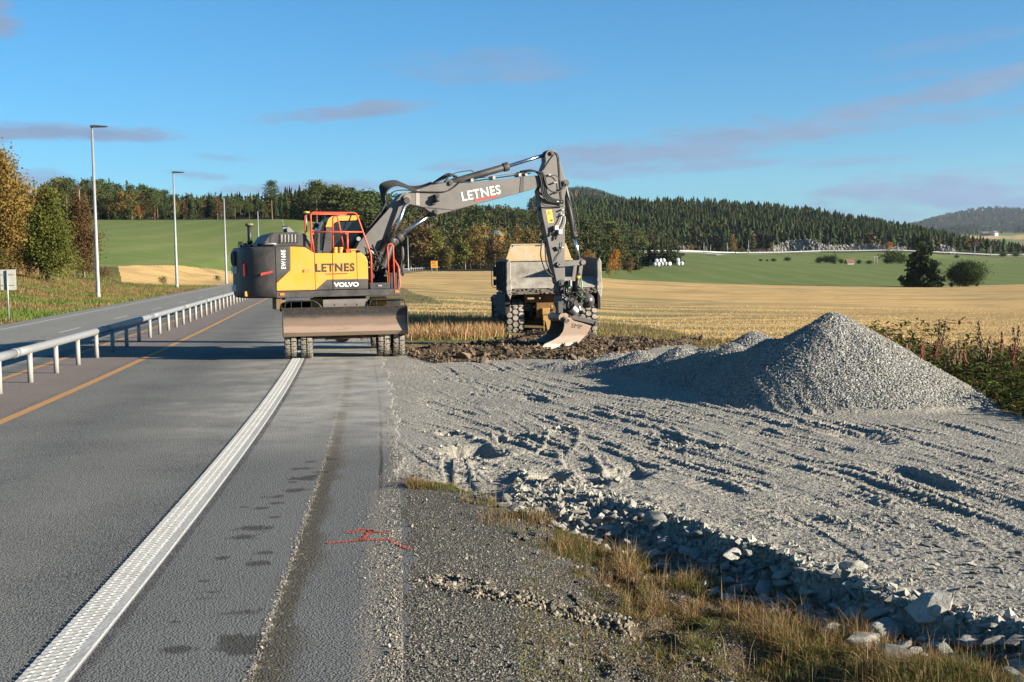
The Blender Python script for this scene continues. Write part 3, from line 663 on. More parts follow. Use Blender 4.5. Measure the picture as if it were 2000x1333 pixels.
def rumble():
    """profiled edge line: two rows of staggered raised ribs and a plain kerb of paint on the right"""
    ys = np.arange(4.6, 27.5, .011); us = np.linspace(-.125, .125, 23); V = np.zeros((len(ys), len(us), 3))
    xc = np.interp(ys, _cy, _cx); t = np.interp(ys, _cy, _ct); n = np.sqrt(1 + t * t)
    for j, u in enumerate(us):
        o_ = WHITE + u; V[:, j, 0] = xc + o_ / n; V[:, j, 1] = ys - o_ * t / n
        col = int((u + .125) / .055); ph = (ys / .062 + .5 * (col % 2))
        rib = np.abs(((ph) % 1) - .5) * 2; h = np.where(u < .055, .003 + .011 * np.clip((rib - .12) * 2.4, 0, 1), .011)
        if j in (0, len(us) - 1): h = h * 0 + .002
        V[:, j, 2] = h + .002 * vnoise(ys / .02, np.full_like(ys, j * .7), 7)
    idx = np.arange(len(ys) * len(us)).reshape(len(ys), len(us)); F = np.stack([idx[:-1, :-1], idx[:-1, 1:], idx[1:, 1:], idx[1:, :-1]], -1).reshape(-1, 4)
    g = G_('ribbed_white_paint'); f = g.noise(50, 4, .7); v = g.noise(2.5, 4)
    c = g.mix(g.mr(f, .5, .72, 0, .55), (.345, .34, .315), (.13, .13, .12)); c = g.mix(g.mr(v, .5, .7, 0, .35), c, (.22, .21, .19)); sp_ = g.N.new('ShaderNodeSeparateXYZ'); g.L.new(g.co, sp_.inputs[0]); c = g.mix(g.mr(sp_.outputs[2], .0095, .0040, 0, .85), c, (.10, .105, .12))  # low grooves turn dark bluish grey: bare tar plus groove shade put into colour
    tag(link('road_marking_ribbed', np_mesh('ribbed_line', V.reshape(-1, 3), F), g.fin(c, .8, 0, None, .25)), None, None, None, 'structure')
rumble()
# sprayed survey mark on the shoulder
def spray():
    b = MB(); random.seed(9)
    for pts, wd in (([(626, 1068), (650, 1066), (675, 1063), (700, 1062), (725, 1061), (748, 1060), (762, 1066), (775, 1074), (790, 1079)], .018), ([(664, 1045), (680, 1043), (697, 1040), (712, 1042), (730, 1046), (752, 1047)], .014), ([(668, 1048), (690, 1046), (706, 1041)], .010), ([(716, 1042), (708, 1050), (703, 1056), (692, 1063)], .022)):
        P = [wpt(*p) for p in pts]; n = 14 * (len(P) - 1); L = [np.interp(np.linspace(0, len(P) - 1, n), range(len(P)), [q[k] for q in P]) for k in (0, 1)]
        V, F = [], []
        for i in range(n):
            a, c = max(0, i - 1), min(n - 1, i + 1); dx, dy = L[0][c] - L[0][a], L[1][c] - L[1][a]; d = math.hypot(dx, dy) or 1; wv = wd * random.uniform(.5, 1.15)
            V += [(L[0][i] - dy / d * wv, L[1][i] + dx / d * wv * 1.4, .0045), (L[0][i] + dy / d * wv, L[1][i] - dx / d * wv * 1.4, .0045)]
        F = [(2 * i, 2 * i + 1, 2 * i + 3, 2 * i + 2) for i in range(n - 1) if random.random() > .06]; b.add(V, F)
    g = G_('orange_spray'); f = g.noise(60, 3, .7); c = g.mix(g.mr(f, .45, .62, 0, .8), (.52, .075, .03), (.08, .06, .055))
    tag(b.build('road_marking_spray', g.fin(c, .8, 0, g.bump(g.vor(60), .5, .012), .2)), None, None, None, 'structure')
spray()

# ------------------------------------------------------------------ shared paints
YEL = paint('machine_yellow', (.60, .255, .018), .38, (.34, .24, .10), .35, 4)
GRY = paint('machine_dark_grey', (.029, .026, .025), .42, (.13, .11, .09), .35, 3)
BOOMG = paint('boom_grey', (.092, .083, .077), .45, (.17, .15, .13), .45, 3)
BLK = paint('black_plastic', (.012, .012, .013), .45, (.08, .07, .06), .35, 6)
RBR = paint('hose_rubber', (.012, .012, .012), .55, (.07, .06, .05), .4, 12)
ORG = paint('orange_rail_paint', (.55, .062, .018), .4, (.30, .06, .03), .3, 6)
CHR = paint('chrome_rod', (.62, .64, .68), .12, (.30, .30, .30), .25, 8, 1.0)
STL = paint('bare_steel', (.34, .33, .32), .35, (.12, .10, .08), .5, 9, .8)
WLET = paint('white_lettering', (.62, .62, .60), .5, (.3, .28, .25), .2, 20); DLET = paint('dark_lettering', (.025, .018, .016), .5, (.05, .04, .03), .2, 20); RLET = paint('red_marking', (.48, .02, .012), .5, (.25, .05, .03), .2, 20)
AMB = paint('amber_lens', (.72, .17, .02), .2, (.3, .1, .03), .2, 9); GLS = paint('dark_cab_glass', (.010, .013, .015), .06, (.04, .04, .04), .25, 3, 0, .7)
RIM = paint('wheel_rim_paint', (.30, .15, .02), .5, (.10, .08, .06), .8, 8)
def m_tyre(name='dusty_tyre', d=(.15, .135, .115), dk=(.02, .018, .016), gk=.55):
    g = G_(name); a = g.noise(5, 5, .7); b = g.noise(30, 3)
    c = g.mix(g.mr(a, .3, .62), dk, d); c = g.mix(g.mr(b, .35, .65, 0, gk), c, d); return g.fin(c, .9, 0, g.bump(b, .4, .008), .2)
TYR = m_tyre('dusty_tyre', (.30, .265, .22), (.13, .115, .095)); TYD = m_tyre('tyre_groove', (.05, .045, .04), (.012, .011, .010), .2)
def m_worn(name, top, mid, low, z0, z1, z2, axis=2):
    g = G_(name); s = g.N.new('ShaderNodeSeparateXYZ'); g.L.new(g.co, s.inputs[0]); n = g.noise(2.2, 5, .65); nn = g.noise(1, 5, .7, g.scale((2, 2, 14)))
    zz = g.math('ADD', s.outputs[axis], g.math('MULTIPLY', g.math('SUBTRACT', n, .5), .10)); f = g.noise(24, 4, .7)
    c = g.mix(g.mr(zz, z1 - .03, z1 + .03), mid, top); c = g.mix(g.mr(zz, z0 - .02, z0 + .03), low, c)
    c = g.mix(g.mr(f, .5, .8, 0, .28), c, (.30, .27, .24)); c = g.mix(g.mr(nn, .55, .75, 0, .5), c, (.14, .085, .05)); 
    return g.fin(c, .5, .25, g.bump(f, .15, .004), .4)

# ------------------------------------------------------------------ wheels
def tyre_mb(r, w_, lug, rows, cnt, style):
    """tyre turning about y... built round the x axis, centre 0"""
    b = MB(); hw = w_ / 2; rc = r - lug
    b.lathe([(r * .55, -hw * .72), (r * .72, -hw * .98), (rc * .93, -hw), (rc * .985, -hw * .93), (rc, -hw * .6), (rc, hw * .6), (rc * .985, hw * .93), (rc * .93, hw), (r * .72, hw * .98), (r * .55, hw * .72)], (0, 0, 0), 'x', 48)
    return b
def lugs_mb(r, w_, lug, rows, cnt, style):
    b = MB(); hw = w_ / 2; cw = w_ / rows
    for j in range(rows):
        for i in range(cnt):
            a0 = 2 * math.pi * (i + .5 * (j % 2)) / cnt; da = 2 * math.pi / cnt
            x0 = -hw + cw * j; g_ = cw * .035; ins = .16 if style == 'hex' else .07
            if style == 'hex': pts = [(x0 + g_, -.18), (x0 + cw * .3, -.42), (x0 + cw * .7, -.42), (x0 + cw - g_, -.18), (x0 + cw - g_, .18), (x0 + cw * .7, .42), (x0 + cw * .3, .42), (x0 + g_, .18)]
            else: pts = [(x0 + g_, -.44), (x0 + cw * .45, -.34), (x0 + cw * .5, -.48), (x0 + cw - g_, -.36), (x0 + cw * .86, 0), (x0 + cw - g_, .42), (x0 + cw * .5, .32), (x0 + cw * .45, .46), (x0 + g_, .36), (x0 + cw * .14, 0)]
            n = len(pts); V = []
            for rad, sh in ((r - lug * 1.6, 1.0), (r - .0, .93)):
                cx = x0 + cw / 2
                for (x, t) in pts:
                    edge = 1 - .035 * max(0, (abs(x) / hw - .72) / .28) ** 2
                    a = a0 + t * da * sh; xx = cx + (x - cx) * sh; rr = rad * edge; V.append((xx, rr * math.cos(a), rr * math.sin(a)))
            b.add(V, [tuple(range(n, 2 * n))] + [(k, (k + 1) % n, (k + 1) % n + n, k + n) for k in range(n)])
    return b
def make_wheel(parent, x, y, z, r, w_, lug, rows, cnt, style, rz=0, name='wheel'):
    e = empty(name, (x, y, z)); e.parent = parent
    t_ = tyre_mb(r, w_, lug, rows, cnt, style).build('tyre', TYD, e)
    lugs_mb(r, w_, lug, rows, cnt, style).build('tread', TYR, e)
    b = MB(); b.lathe([(r * .12, -w_ * .1), (r * .45, -w_ * .1), (r * .5, -w_ * .34), (r * .57, -w_ * .36), (r * .57, w_ * .36), (r * .5, w_ * .34), (r * .45, w_ * .1), (r * .12, w_ * .1)], (0, 0, 0), 'x', 24)
    b.cyl((-w_ * .3, 0, 0), (w_ * .3, 0, 0), r * .16, 16); b.build('rim', RIM, e)
    return e

# ------------------------------------------------------------------ wheeled excavator
def build_excavator():
    ex = empty('excavator', (-3.66, 27.3, 0), math.radians(18))
    tag(ex, 'yellow and grey wheeled excavator with dozer blade, its long arm reaching right over the soil', 'excavator')
    U = empty('undercarriage', (0, 0, 0), math.radians(-9)); U.parent = ex
    P = lambda mb, n, m, par=ex, bv=.008: mb.build(n, m, par, bv)
    # undercarriage
    b = MB(); b.box(-.42, .42, -1.15, 1.2, .55, .98); b.box(-.3, .3, -1.5, -1.1, .55, .9); b.box(-.75, .75, .95, 1.4, .5, .62); P(b, 'chassis', GRY, U)
    b = MB(); b.cyl((0, 0, .95), (0, 0, 1.25), .56, 40); b.cyl((0, 0, 1.05), (0, 0, 1.1), .62, 40); P(b, 'slewing_ring', BLK, U)
    for y in (-1.2, 1.28):
        b = MB(); b.tube([(-.95, y, .47), (.95, y, .47)], .09, 12); b.ell((0, y, .47), (.2, .2, .17)); b.box(-.5, .5, y - .07, y + .07, .42, .54); P(b, 'axle', GRY, U)
    w0 = None
    for y in (-1.2, 1.3):
        for x in (-1.03, -.715, .83, 1.135):
            if w0 is None: w0 = make_wheel(U, x, y, .475, .475, .25, .022, 2, 26, 'zig')
            else:
                c = dup(w0, U, (x, y, .475))
                c.rotation_euler = (random.uniform(0, 6), 0, 0)
    # dozer blade, curved, leaning back
    b = MB(); prof = [(-1.74, .47), (-1.80, .55), (-1.765, .66), (-1.735, .78), (-1.74, .90), (-1.78, 1.0), (-1.80, 1.04), (-1.76, 1.045), (-1.70, .90), (-1.695, .78), (-1.72, .64), (-1.74, .55), (-1.70, .47)]
    b.prism(prof, -1.16, 1.29, 'x'); bl = P(b, 'dozer_blade', m_worn('worn_blade_steel', (.048, .043, .040), (.20, .135, .095), (.30, .21, .15), .66, .84, 1), U, .004)
    b = MB(); b.box(-1.18, -1.155, -1.86, -1.62, .46, 1.03); b.box(1.285, 1.31, -1.86, -1.62, .46, 1.03); P(b, 'blade_end_plate', BLK, bl)
    b = MB()
    for x in (-.4, .4): b.prism([(-1.72, .55), (-1.72, .9), (-1.2, .75), (-1.2, .55)], x - .04, x + .04, 'x')
    P(b, 'blade_arm', GRY, U)
    b = MB(); b.tube([(-.33, -1.55, .41), (.40, -1.55, .42)], .028, 10); b.box(-.35, -.31, -1.6, -1.5, .36, .47); b.box(.36, .4, -1.6, -1.5, .36, .47)
    for i in range(5): b.lathe([(.045, 0), (.045, .012)], (.41 + .03 * i, -1.55, .42), 'x', 12)
    P(b, 'tie_rod', paint('rusty_rod', (.10, .045, .02), .6, (.2, .1, .06), .5, 8), U, 0)
    b = MB(); b.box(-.37, .53, -1.36, -1.1, 1.03, 1.10); b.prism([(-1.36, 1.10), (-1.30, 1.18), (-1.1, 1.18), (-1.1, 1.10)], -.37, .53, 'x')
    for x in (-.12, .1, .33): b.lathe([(.0, -.02), (.016, -.02), (.016, 0)], (x, -1.355, 1.075), 'y', 8)
    P(b, 'cross_beam', paint('brown_grey_steel', (.13, .11, .10), .6, (.2, .17, .14), .5, 5), U)
    for s, x0, x1 in ((-1, -1.14, -.46), (1, .56, 1.29)):
        b = MB(); T_ = .016
        b.tube([(x0, -1.4, 1.03), (x0 + .03, -1.4, 1.14), (x0 + .1, -1.4, 1.165), (x1 - .1, -1.4, 1.165), (x1, -1.4, 1.10 if s < 0 else 1.14), (x1 + (.06 if s < 0 else 0), -1.4, 1.03)], T_, 8)
        b.tube([(x0, -.95, 1.0), (x0 + .03, -.95, 1.13), (x1, -.95, 1.13)], T_, 8); b.box(x0, x1, -1.40, -.95, .99, 1.015)
        for k in (.2, .5, .8): b.box(x0 + (x1 - x0) * k - .006, x0 + (x1 - x0) * k + .006, -1.40, -1.385, 1.0, 1.16)
        b.box(x0 + .02, x1 - .02, -1.38, -.95, 1.148, 1.158)
        P(b, 'step', BLK, U, .003)
        b = MB(); b.prism([(-.75, .98), (-.45, 1.12), (.35, 1.12), (.75, .98), (.7, .94), (-.7, .94)], min(s * .55, s * 1.25), max(s * .55, s * 1.25), 'x'); P(b, 'storage_box', GRY, U)
    b = MB(); b.box(-.62, -.38, -1.0, -.5, 1.02, 1.2); b.box(.62, .95, -.9, -.4, 1.03, 1.2); P(b, 'fuel_step', YEL, U)
    b = MB()
    for i in range(5):
        x = -.55 + i * .27; b.tube([(x, -1.1, .55), (x + .05, -1.3, .48), (x + .1, -1.25, .62), (x + .02, -1.0, .7)], .012, 6)
    P(b, 'hose', RBR, U, 0)
    # upper structure
    b = MB(); b.prism([(-1.5, 1.235), (1.05, 1.235), (1.05, 1.37), (-1.5, 1.37)], -1.2, 1.2); P(b, 'deck_frame', GRY, ex, .012)
    for x in (-1.38, .98):
        b = MB(); b.box(x - .05, x + .04, -1.215, -1.195, 1.285, 1.335); P(b, 'side_lamp', AMB, ex, .006)
    plan = [(-1.5, -1.21), (-1.63, -1.205), (-1.82, -1.15), (-1.98, -1.04), (-2.09, -.88), (-2.15, -.68), (-2.175, -.4), (-2.185, 0)]
    plan = plan + [(x, -y) for x, y in plan[-2::-1]]
    b = MB(); n = len(plan); lev = [(1.24, .93), (1.28, .985), (1.4, 1.0), (1.9, 1.0), (2.05, 1.0), (2.2, .995), (2.26, .975), (2.27, .94)]
    V = [(-1.5 + (x + 1.5) * k, y * (1 if abs(x + 1.5) < .01 else .5 + .5 * k), z) for z, k in lev for x, y in plan]
    F = [(i * n + j, i * n + j + 1, (i + 1) * n + j + 1, (i + 1) * n + j) for i in range(len(lev) - 1) for j in range(n - 1)]
    b.add(V, F, True); b.add(V[:n], [tuple(range(n))]); b.add(V[-n:], [tuple(range(n - 1, -1, -1))])
    cw = P(b, 'counterweight', GRY, ex, 0)
    R3 = (math.radians(90), 0, math.radians(-90))
    text_mesh('lettering', 'VOLVO', .20, WLET, cw, (-2.19, .62, 1.74), R3, 1.7, .006)
    text_mesh('lettering', 'LETNES', .17, WLET, cw, (-2.19, .60, 1.38), R3, 1.6, .006)
    b = MB()
    for x, y, z0, z1, ww in ((-2.085, -.93, 1.68, 1.93, .02), (-2.13, -.8, 1.95, 1.99, .05)): b.box(x - .012, x + .03, y - ww, y + ww, z0, z1)
    b.prism([(-1.80, 1.69), (-1.56, 1.75), (-1.56, 1.78), (-1.79, 1.745)], -1.225, -1.15); P(b, 'red_stripe', RLET, cw, 0)
    b = MB(); b.box(-2.09, -2.02, -.98, -.86, 1.28, 1.38); P(b, 'yellow_plate', YEL, cw, .003)
    b = MB(); b.box(-2.235, -2.18, -.35, -.2, 1.9, 2.2); b.ell((-2.22, -.1, 2.05), (.05, .09, .16)); P(b, 'rear_lamp', BLK, cw)
    # engine housing and right-hand panels
    b = MB(); b.box(-1.5, .2, -1.0, 1.0, 1.37, 2.1); P(b, 'engine_bay', BLK, ex)
    b = MB(); b.prism([(-1.2, 2.265), (-.91, 2.25), (-.72, 2.13), (-.72, 1.38), (-1.49, 1.38), (-1.49, 1.54), (-1.21, 1.79)], -1.215, -.98); p1 = P(b, 'side_panel', YEL, ex, .012)
    b = MB(); b.prism([(-1.492, 2.27), (-1.205, 2.27), (-1.215, 1.785), (-1.492, 1.545)], -1.213, -.98); pd = P(b, 'side_panel_dark', GRY, ex, .008)
    text_mesh('lettering', 'EW160E', .125, WLET, pd, (-1.295, -1.217, 1.815), (math.radians(90), math.radians(-90), 0), .80, .0025, .002, 0, 1.12)
    def door(n, poly, m): return P(MB().prism(poly, -1.215, -1.0), n, m, ex, .008)
    d1 = door('service_door', [(-.71, 1.38), (-.71, 2.125), (-.358, 2.12), (-.358, 1.38)], YEL)
    d2 = door('service_door', [(-.345, 1.38), (-.345, 2.12), (.143, 2.12), (.143, 1.38)], YEL)
    d3 = door('service_door', [(.153, 1.38), (.153, 2.12), (.24, 2.12), (.33, 2.05), (.375, 1.95), (.375, 1.38)], YEL)
    for d, poly in ((d1, [(-.70, 1.385), (-.47, 1.588), (-.36, 1.588), (-.36, 1.385)]), (d2, [(-.342, 1.385), (-.342, 1.588), (.14, 1.585), (.14, 1.385)]), (d3, [(.156, 1.385), (.156, 1.585), (.373, 1.583), (.373, 1.385)])):
        P(MB().prism(poly, -1.2185, -1.21), 'dark_trim', GRY, d, 0)
    Rf = (math.radians(90), 0, 0)
    text_mesh('lettering', 'LETNES', .225, DLET, d2, (-.705, -1.2185, 1.752), Rf, .99, .0075, .002, 0, 1.12)
    text_mesh('lettering', 'VOLVO', .118, WLET, d2, (-.325, -1.222, 1.437), Rf, 1.28, .0055, .002, 0, 1.0)
    b = MB(); b.prism([(-.50, 1.688), (-.06, 1.692), (-.05, 1.712), (-.49, 1.708)], -1.220, -1.214); P(b, 'underline', RLET, d2, 0)
    b = MB(); b.box(-.95, -.93, -1.222, -1.21, 1.735, 1.80); b.box(-.92, -.81, -1.219, -1.21, 1.73, 1.81); P(b, 'door_latch', paint('latch', (.32, .19, .03), .5), p1, .003)
    b = MB(); b.box(-.935, -.95, -1.226, -1.216, 1.74, 1.80); P(b, 'latch_slot', BLK, p1, 0)
    hood = [(-1.70, 2.24), (-1.70, 2.36), (-1.60, 2.50), (-1.50, 2.55), (-1.0, 2.56), (-.86, 2.52), (-.74, 2.38), (-.72, 2.13), (-.92, 2.25), (-1.2, 2.265)]
    b = MB(); b.prism(hood, -1.05, .75); hd = P(b, 'engine_hood', GRY, ex, .03)
    b = MB()
    for i in range(5): x = -1.345 + i * .068; b.prism([(x, 2.35), (x + .035, 2.35), (x + .035, 2.51), (x, 2.51)], -1.058, -1.03)
    P(b, 'air_vent', paint('bright_louvre', (.34, .32, .30), .35, (.1, .1, .1), .6, 30), hd, .004)
    b = MB()
    for i in range(6): x = -1.385 + i * .068; b.prism([(x, 2.34), (x + .032, 2.34), (x + .042, 2.52), (x + .01, 2.52)], -1.066, -1.03)
    b.prism([(-1.585, 2.36), (-1.545, 2.36), (-1.53, 2.50), (-1.56, 2.50)], -1.058, -1.03)
    P(b, 'vent_grille', BLK, hd, 0)
    b = MB(); b.prism([(-1.12, 2.55), (-1.16, 2.73), (-1.13, 2.74), (-1.02, 2.70), (-.86, 2.54)], .1, .14); b.prism([(-1.08, 2.55), (-1.09, 2.66), (-1.05, 2.68), (-.94, 2.55)], -.1, .1); b.tube([(-1.13, .12, 2.72), (-1.15, .12, 2.86)], .006, 6)
    P(b, 'exhaust_guard', paint('grey_bracket', (.17, .165, .16), .5), ex, .006)
    b = MB(); b.tube([(-1.71, -1.1, 2.31), (-1.66, -1.12, 2.325), (-1.5, -1.12, 2.325), (-1.45, -1.1, 2.31)], .024, 10); P(b, 'grab_handle', STL, ex, 0)
    b = MB(); b.cyl((-1.885, -.3, 2.25), (-1.885, -.3, 2.7), .045, 14); b.cyl((-1.885, -.3, 2.36), (-1.885, -.3, 2.4), .06, 14); b.cyl((-1.885, -.3, 2.7), (-1.885, -.3, 2.72), .05, 14, .085); m_ = P(b, 'antenna_mast', BLK, ex, 0)
    b = MB(); b.cyl((-1.885, -.3, 2.72), (-1.885, -.3, 2.765), .09, 18, .075); P(b, 'antenna_head', paint('antenna_bronze', (.13, .09, .03), .4), m_, 0)
    b = MB(); random.seed(4)
    for i in range(15):
        x = random.uniform(-2.1, -1.55); b.box(x - .04, x + .04, -.55 + .03 * i, -.5 + .03 * i, 2.27, 2.29 + random.uniform(.01, .07))
    b.tube([(-2.13, -.5, 2.28), (-2.14, -.5, 2.37), (-2.05, -.5, 2.38), (-1.98, -.5, 2.33)], .014, 6); b.ell((-2.1, -.45, 2.36), (.045, .04, .035)); P(b, 'work_lamp', BLK, ex, 0)
    b = MB(); b.tube([(-2.08, -.6, 2.30), (-1.9, -.66, 2.31), (-1.78, -.62, 2.35), (-1.65, -.6, 2.30)], .013, 6); b.box(-1.86, -1.78, -.68, -.6, 2.29, 2.36); P(b, 'lamp_bracket', STL, ex, 0)
    # cab on the far side
    cb = P(MB().prism([(-.40, 1.38), (-.40, 2.2), (.85, 2.2), (.92, 1.38)], .28, 1.12), 'cab', GRY, ex, .02)
    P(MB().prism([(-.38, 2.15), (-.355, 2.62), (-.28, 2.80), (.52, 2.84), (.80, 2.15)], .30, 1.10), 'cab_window', GLS, cb, .02)
    b = MB()
    for y0, y1 in ((.265, .30), (1.10, 1.135)):
        b.prism([(-.29, 2.12), (-.20, 2.70), (-.20, 2.80), (-.06, 2.80), (-.07, 2.66), (-.11, 2.12)], y0, y1); b.prism([(.76, 2.12), (.84, 2.12), (.60, 2.84), (.54, 2.84)], y0, y1)
        b.prism([(-.41, 2.12), (-.385, 2.62), (-.30, 2.82), (-.26, 2.80), (-.335, 2.6), (-.36, 2.12)], y0, y1)
    P(b, 'cab_pillar', GRY, cb, .006)
    P(MB().prism([(-.22, 2.69), (-.155, 2.86), (-.07, 2.925), (.0, 2.93), (.62, 2.94), (.57, 2.83), (.08, 2.82), (-.03, 2.775), (-.065, 2.69)], .255, .33), 'cab_roof_trim', YEL, cb, .008)
    P(MB().prism([(-.20, 2.80), (-.15, 2.86), (-.07, 2.92), (.62, 2.935), (.70, 2.82)], .33, 1.14), 'cab_roof', YEL, cb, .02)
    b = MB(); b.prism([(.10, 2.94), (.16, 2.99), (.30, 3.03), (.46, 3.03), (.52, 2.96), (.52, 2.94)], .5, 1.0); P(b, 'roof_lamp', paint('grey_plastic', (.13, .13, .14), .4), cb, .01)
    b = MB(); b.box(-.30, -.12, .3, .5, 2.62, 2.68); b.ell((-.38, .4, 2.74), (.05, .05, .05)); b.tube([(-.46, .4, 2.78), (-.42, .4, 2.70), (-.3, .4, 2.66)], .012, 6); P(b, 'cab_lamp', BLK, cb, 0)
    b = MB(); b.cyl((-.52, .9, 2.6), (-.52, .9, 3.0), .014, 8); ga = P(b, 'receiver_pole', STL, ex, 0)
    b = MB(); b.ell((-.52, .9, 3.03), (.085, .085, .028), 16); P(b, 'receiver', paint('receiver_yellow', (.45, .32, .06), .4), ga, 0)
    b = MB(); b.box(.1, .4, .5, .95, 1.5, 1.9); b.box(.05, .16, .52, .93, 1.8, 2.5); P(b, 'operator_seat', BLK, cb, .03)
    # rails
    def pipe(n, pts, r=.0175, m=ORG):
        b = MB(); b.tube(pts, r, 8); return P(b, n, m, ex, 0)
    y = -1.15
    b = MB()
    b.tube([(-.76, y, 2.13), (-.755, y, 2.88), (-.745, y, 2.925), (-.70, y, 2.948), (.12, y, 2.935), (.17, y, 2.92), (.20, y, 2.87), (.455, y, 2.10), (.463, y, 2.04), (.463, y, 1.37)], .0175, 8)
    b.tube([(-.755, y, 2.555), (.305, y, 2.545)], .015, 8); b.tube([(-.745, y, 2.5), (-.69, y + .1, 2.13)], .014, 8)
    b.box(-.775, -.70, y - .01, y + .01, 2.50, 2.60)
    b.tube([(-.76, -.4, 2.2), (-.755, -.4, 2.90), (-.70, -.4, 2.948), (.12, -.4, 2.935)], .014, 8); b.tube([(-.70, y, 2.948), (-.70, -.4, 2.948)], .014, 6)
    P(b, 'safety_railing', ORG, ex, 0)
    b = MB(); b.tube([(-.30, y + .1, 2.13), (-.29, y + .1, 2.82), (-.27, y + .1, 2.87), (-.23, y + .1, 2.885), (-.195, y + .1, 2.86), (-.18, y + .1, 2.80), (-.06, y + .1, 2.13)], .017, 8)
    b.tube([(-.01, y + .05, 2.52), (-.01, y + .05, 2.13)], .022, 8); b.box(-.045, .03, y, y + .08, 2.12, 2.2); b.box(-.06, .01, y - .0, y + .03, 2.50, 2.55); P(b, 'grab_rail', ORG, ex, 0)
    b = MB(); b.tube([(.825, y, 1.48), (.81, y, 2.22), (.825, y, 2.28), (.87, y, 2.295), (.91, y, 2.28), (.93, y, 2.22), (.94, y, 1.34)], .017, 8)
    b.tube([(.93, y, 2.0), (1.04, y + .02, 1.82), (1.06, y + .02, 1.5), (1.06, y, 1.42), (1.02, y, 1.34), (.86, y, 1.335)], .017, 8); P(b, 'front_railing', ORG, ex, 0)
    for x in (-.26, -.145):
        b = MB(); b.cyl((x, -1.05, 2.10), (x, -1.05, 2.20), .048, 18); b.cyl((x, -1.05, 2.205), (x, -1.05, 2.24), .052, 18); P(b, 'filler_cap', YEL, ex, .004)
    b = MB(); b.box(.06, .15, -1.1, -.98, 2.10, 2.16); b.box(.04, .17, -1.12, -.96, 2.17, 2.20); P(b, 'filler_cap', YEL, ex, .004)
    b = MB(); b.box(.42, .83, -1.19, -.8, 1.372, 1.50); tb = P(b, 'tool_box', GRY, ex, .01)
    b = MB(); b.box(.58, .66, -1.205, -1.19, 1.42, 1.455); P(b, 'box_latch', STL, tb, .003)
    b = MB(); b.box(.85, 1.0, -1.15, -.95, 1.37, 1.7); b.box(.4, .6, -.8, .1, 1.37, 1.8); b.box(.98, 1.04, -1.1, -.4, 1.37, 1.85); P(b, 'valve_block', BLK, ex, .01)
    # boom and hydraulics
    bw = .19
    lb = P(MB().prism([(.20, 1.95), (.41, 2.35), (1.29, 3.29), (1.36, 3.385), (1.47, 3.41), (1.56, 3.34), (1.55, 3.17), (1.36, 3.0), (.72, 2.07), (.62, 1.85), (.40, 1.72)], -bw, bw), 'lower_boom', BOOMG, ex, .012)
    P(MB().cyl((1.47, -bw - .05, 3.27), (1.47, bw + .05, 3.27), .085, 20).cyl((1.47, -bw - .08, 3.27), (1.47, bw + .08, 3.27), .04, 12), 'boom_pin', paint('pin_steel', (.15, .11, .08), .5), lb, .004)
    ub = P(MB().prism([(1.40, 3.24), (1.42, 3.34), (1.50, 3.385), (1.99, 3.56), (2.30, 3.615), (2.55, 3.61), (2.78, 3.60), (4.35, 3.77), (4.50, 3.78), (4.60, 3.68), (4.58, 3.55), (4.15, 3.42), (2.75, 3.075), (2.55, 3.02), (2.15, 2.925), (2.02, 2.96), (1.84, 3.08), (1.52, 3.15), (1.43, 3.18)], -bw + .012, bw - .012), 'upper_boom', BOOMG, ex, .012)
    P(MB().prism([(1.67, 3.14), (1.68, 3.445), (1.76, 3.47), (1.755, 3.12)], -bw + .005, bw - .005), 'boom_band', paint('pale_primer', (.27, .25, .22), .6), ub, 0)
    P(MB().prism([(4.02, 3.40), (4.06, 3.745), (4.13, 3.752), (4.12, 3.42)], -bw + .004, bw - .004), 'boom_band', GRY, ub, 0)
    P(MB().prism([(1.86, 3.07), (1.86, 3.095), (2.5, 3.035), (2.68, 3.08), (2.55, 3.015)], -bw + .004, bw - .004), 'boom_flange', GRY, ub, 0)
    for x, z in ((2.1, 2.995), (2.45, 3.60)): P(MB().cyl((x, -bw - .03, z), (x, bw + .03, z), .045, 14), 'boom_pin', GRY, ub, .004)
    text_mesh('lettering', 'LETNES', .275, WLET, ub, (2.70, -bw + .006, 3.215), (math.radians(90), math.radians(-10.5), 0), .93, .0055, .002, .0, 1.10)
    P(MB().prism([(2.985, 3.215), (3.51, 3.315), (3.515, 3.35), (2.99, 3.25)], -bw + .004, -bw + .014), 'underline', RLET, ub, 0)
    def ram(n, a, b_, c, r1, r2, y):
        P_ = lambda q: (q[0], y, q[1]); o = MB().cyl(P_(a), P_(b_), r1, 18)
        d = Vector(P_(b_)) - Vector(P_(a)); d.normalize(); o.cyl(tuple(Vector(P_(b_)) - d * .12), P_(b_), r1 * 1.22, 18); o.cyl((a[0], y - .1, a[1]), (a[0], y + .1, a[1]), r1 * 1.15, 14)
        o = P(o, n, GRY, ex, .004); P(MB().cyl(P_(b_), P_(c), r2, 14), 'ram_rod', CHR, o, 0)
        P(MB().cyl((c[0], y - .07, c[1]), (c[0], y + .07, c[1]), r2 * 1.7, 14), 'ram_eye', GRY, o, .004); return o
    ram('boom_cylinder', (.74, 1.45), (1.12, 2.42), (1.43, 3.22), .085, .04, -.33); ram('boom_cylinder', (.74, 1.45), (1.12, 2.42), (1.43, 3.22), .085, .04, .33)
    ram('adjusting_cylinder', (.85, 2.05), (1.38, 2.50), (2.07, 2.96), .095, .05, 0)
    ram('arm_cylinder', (2.45, 3.61), (3.83, 3.99), (4.72, 4.255), .08, .04, 0)
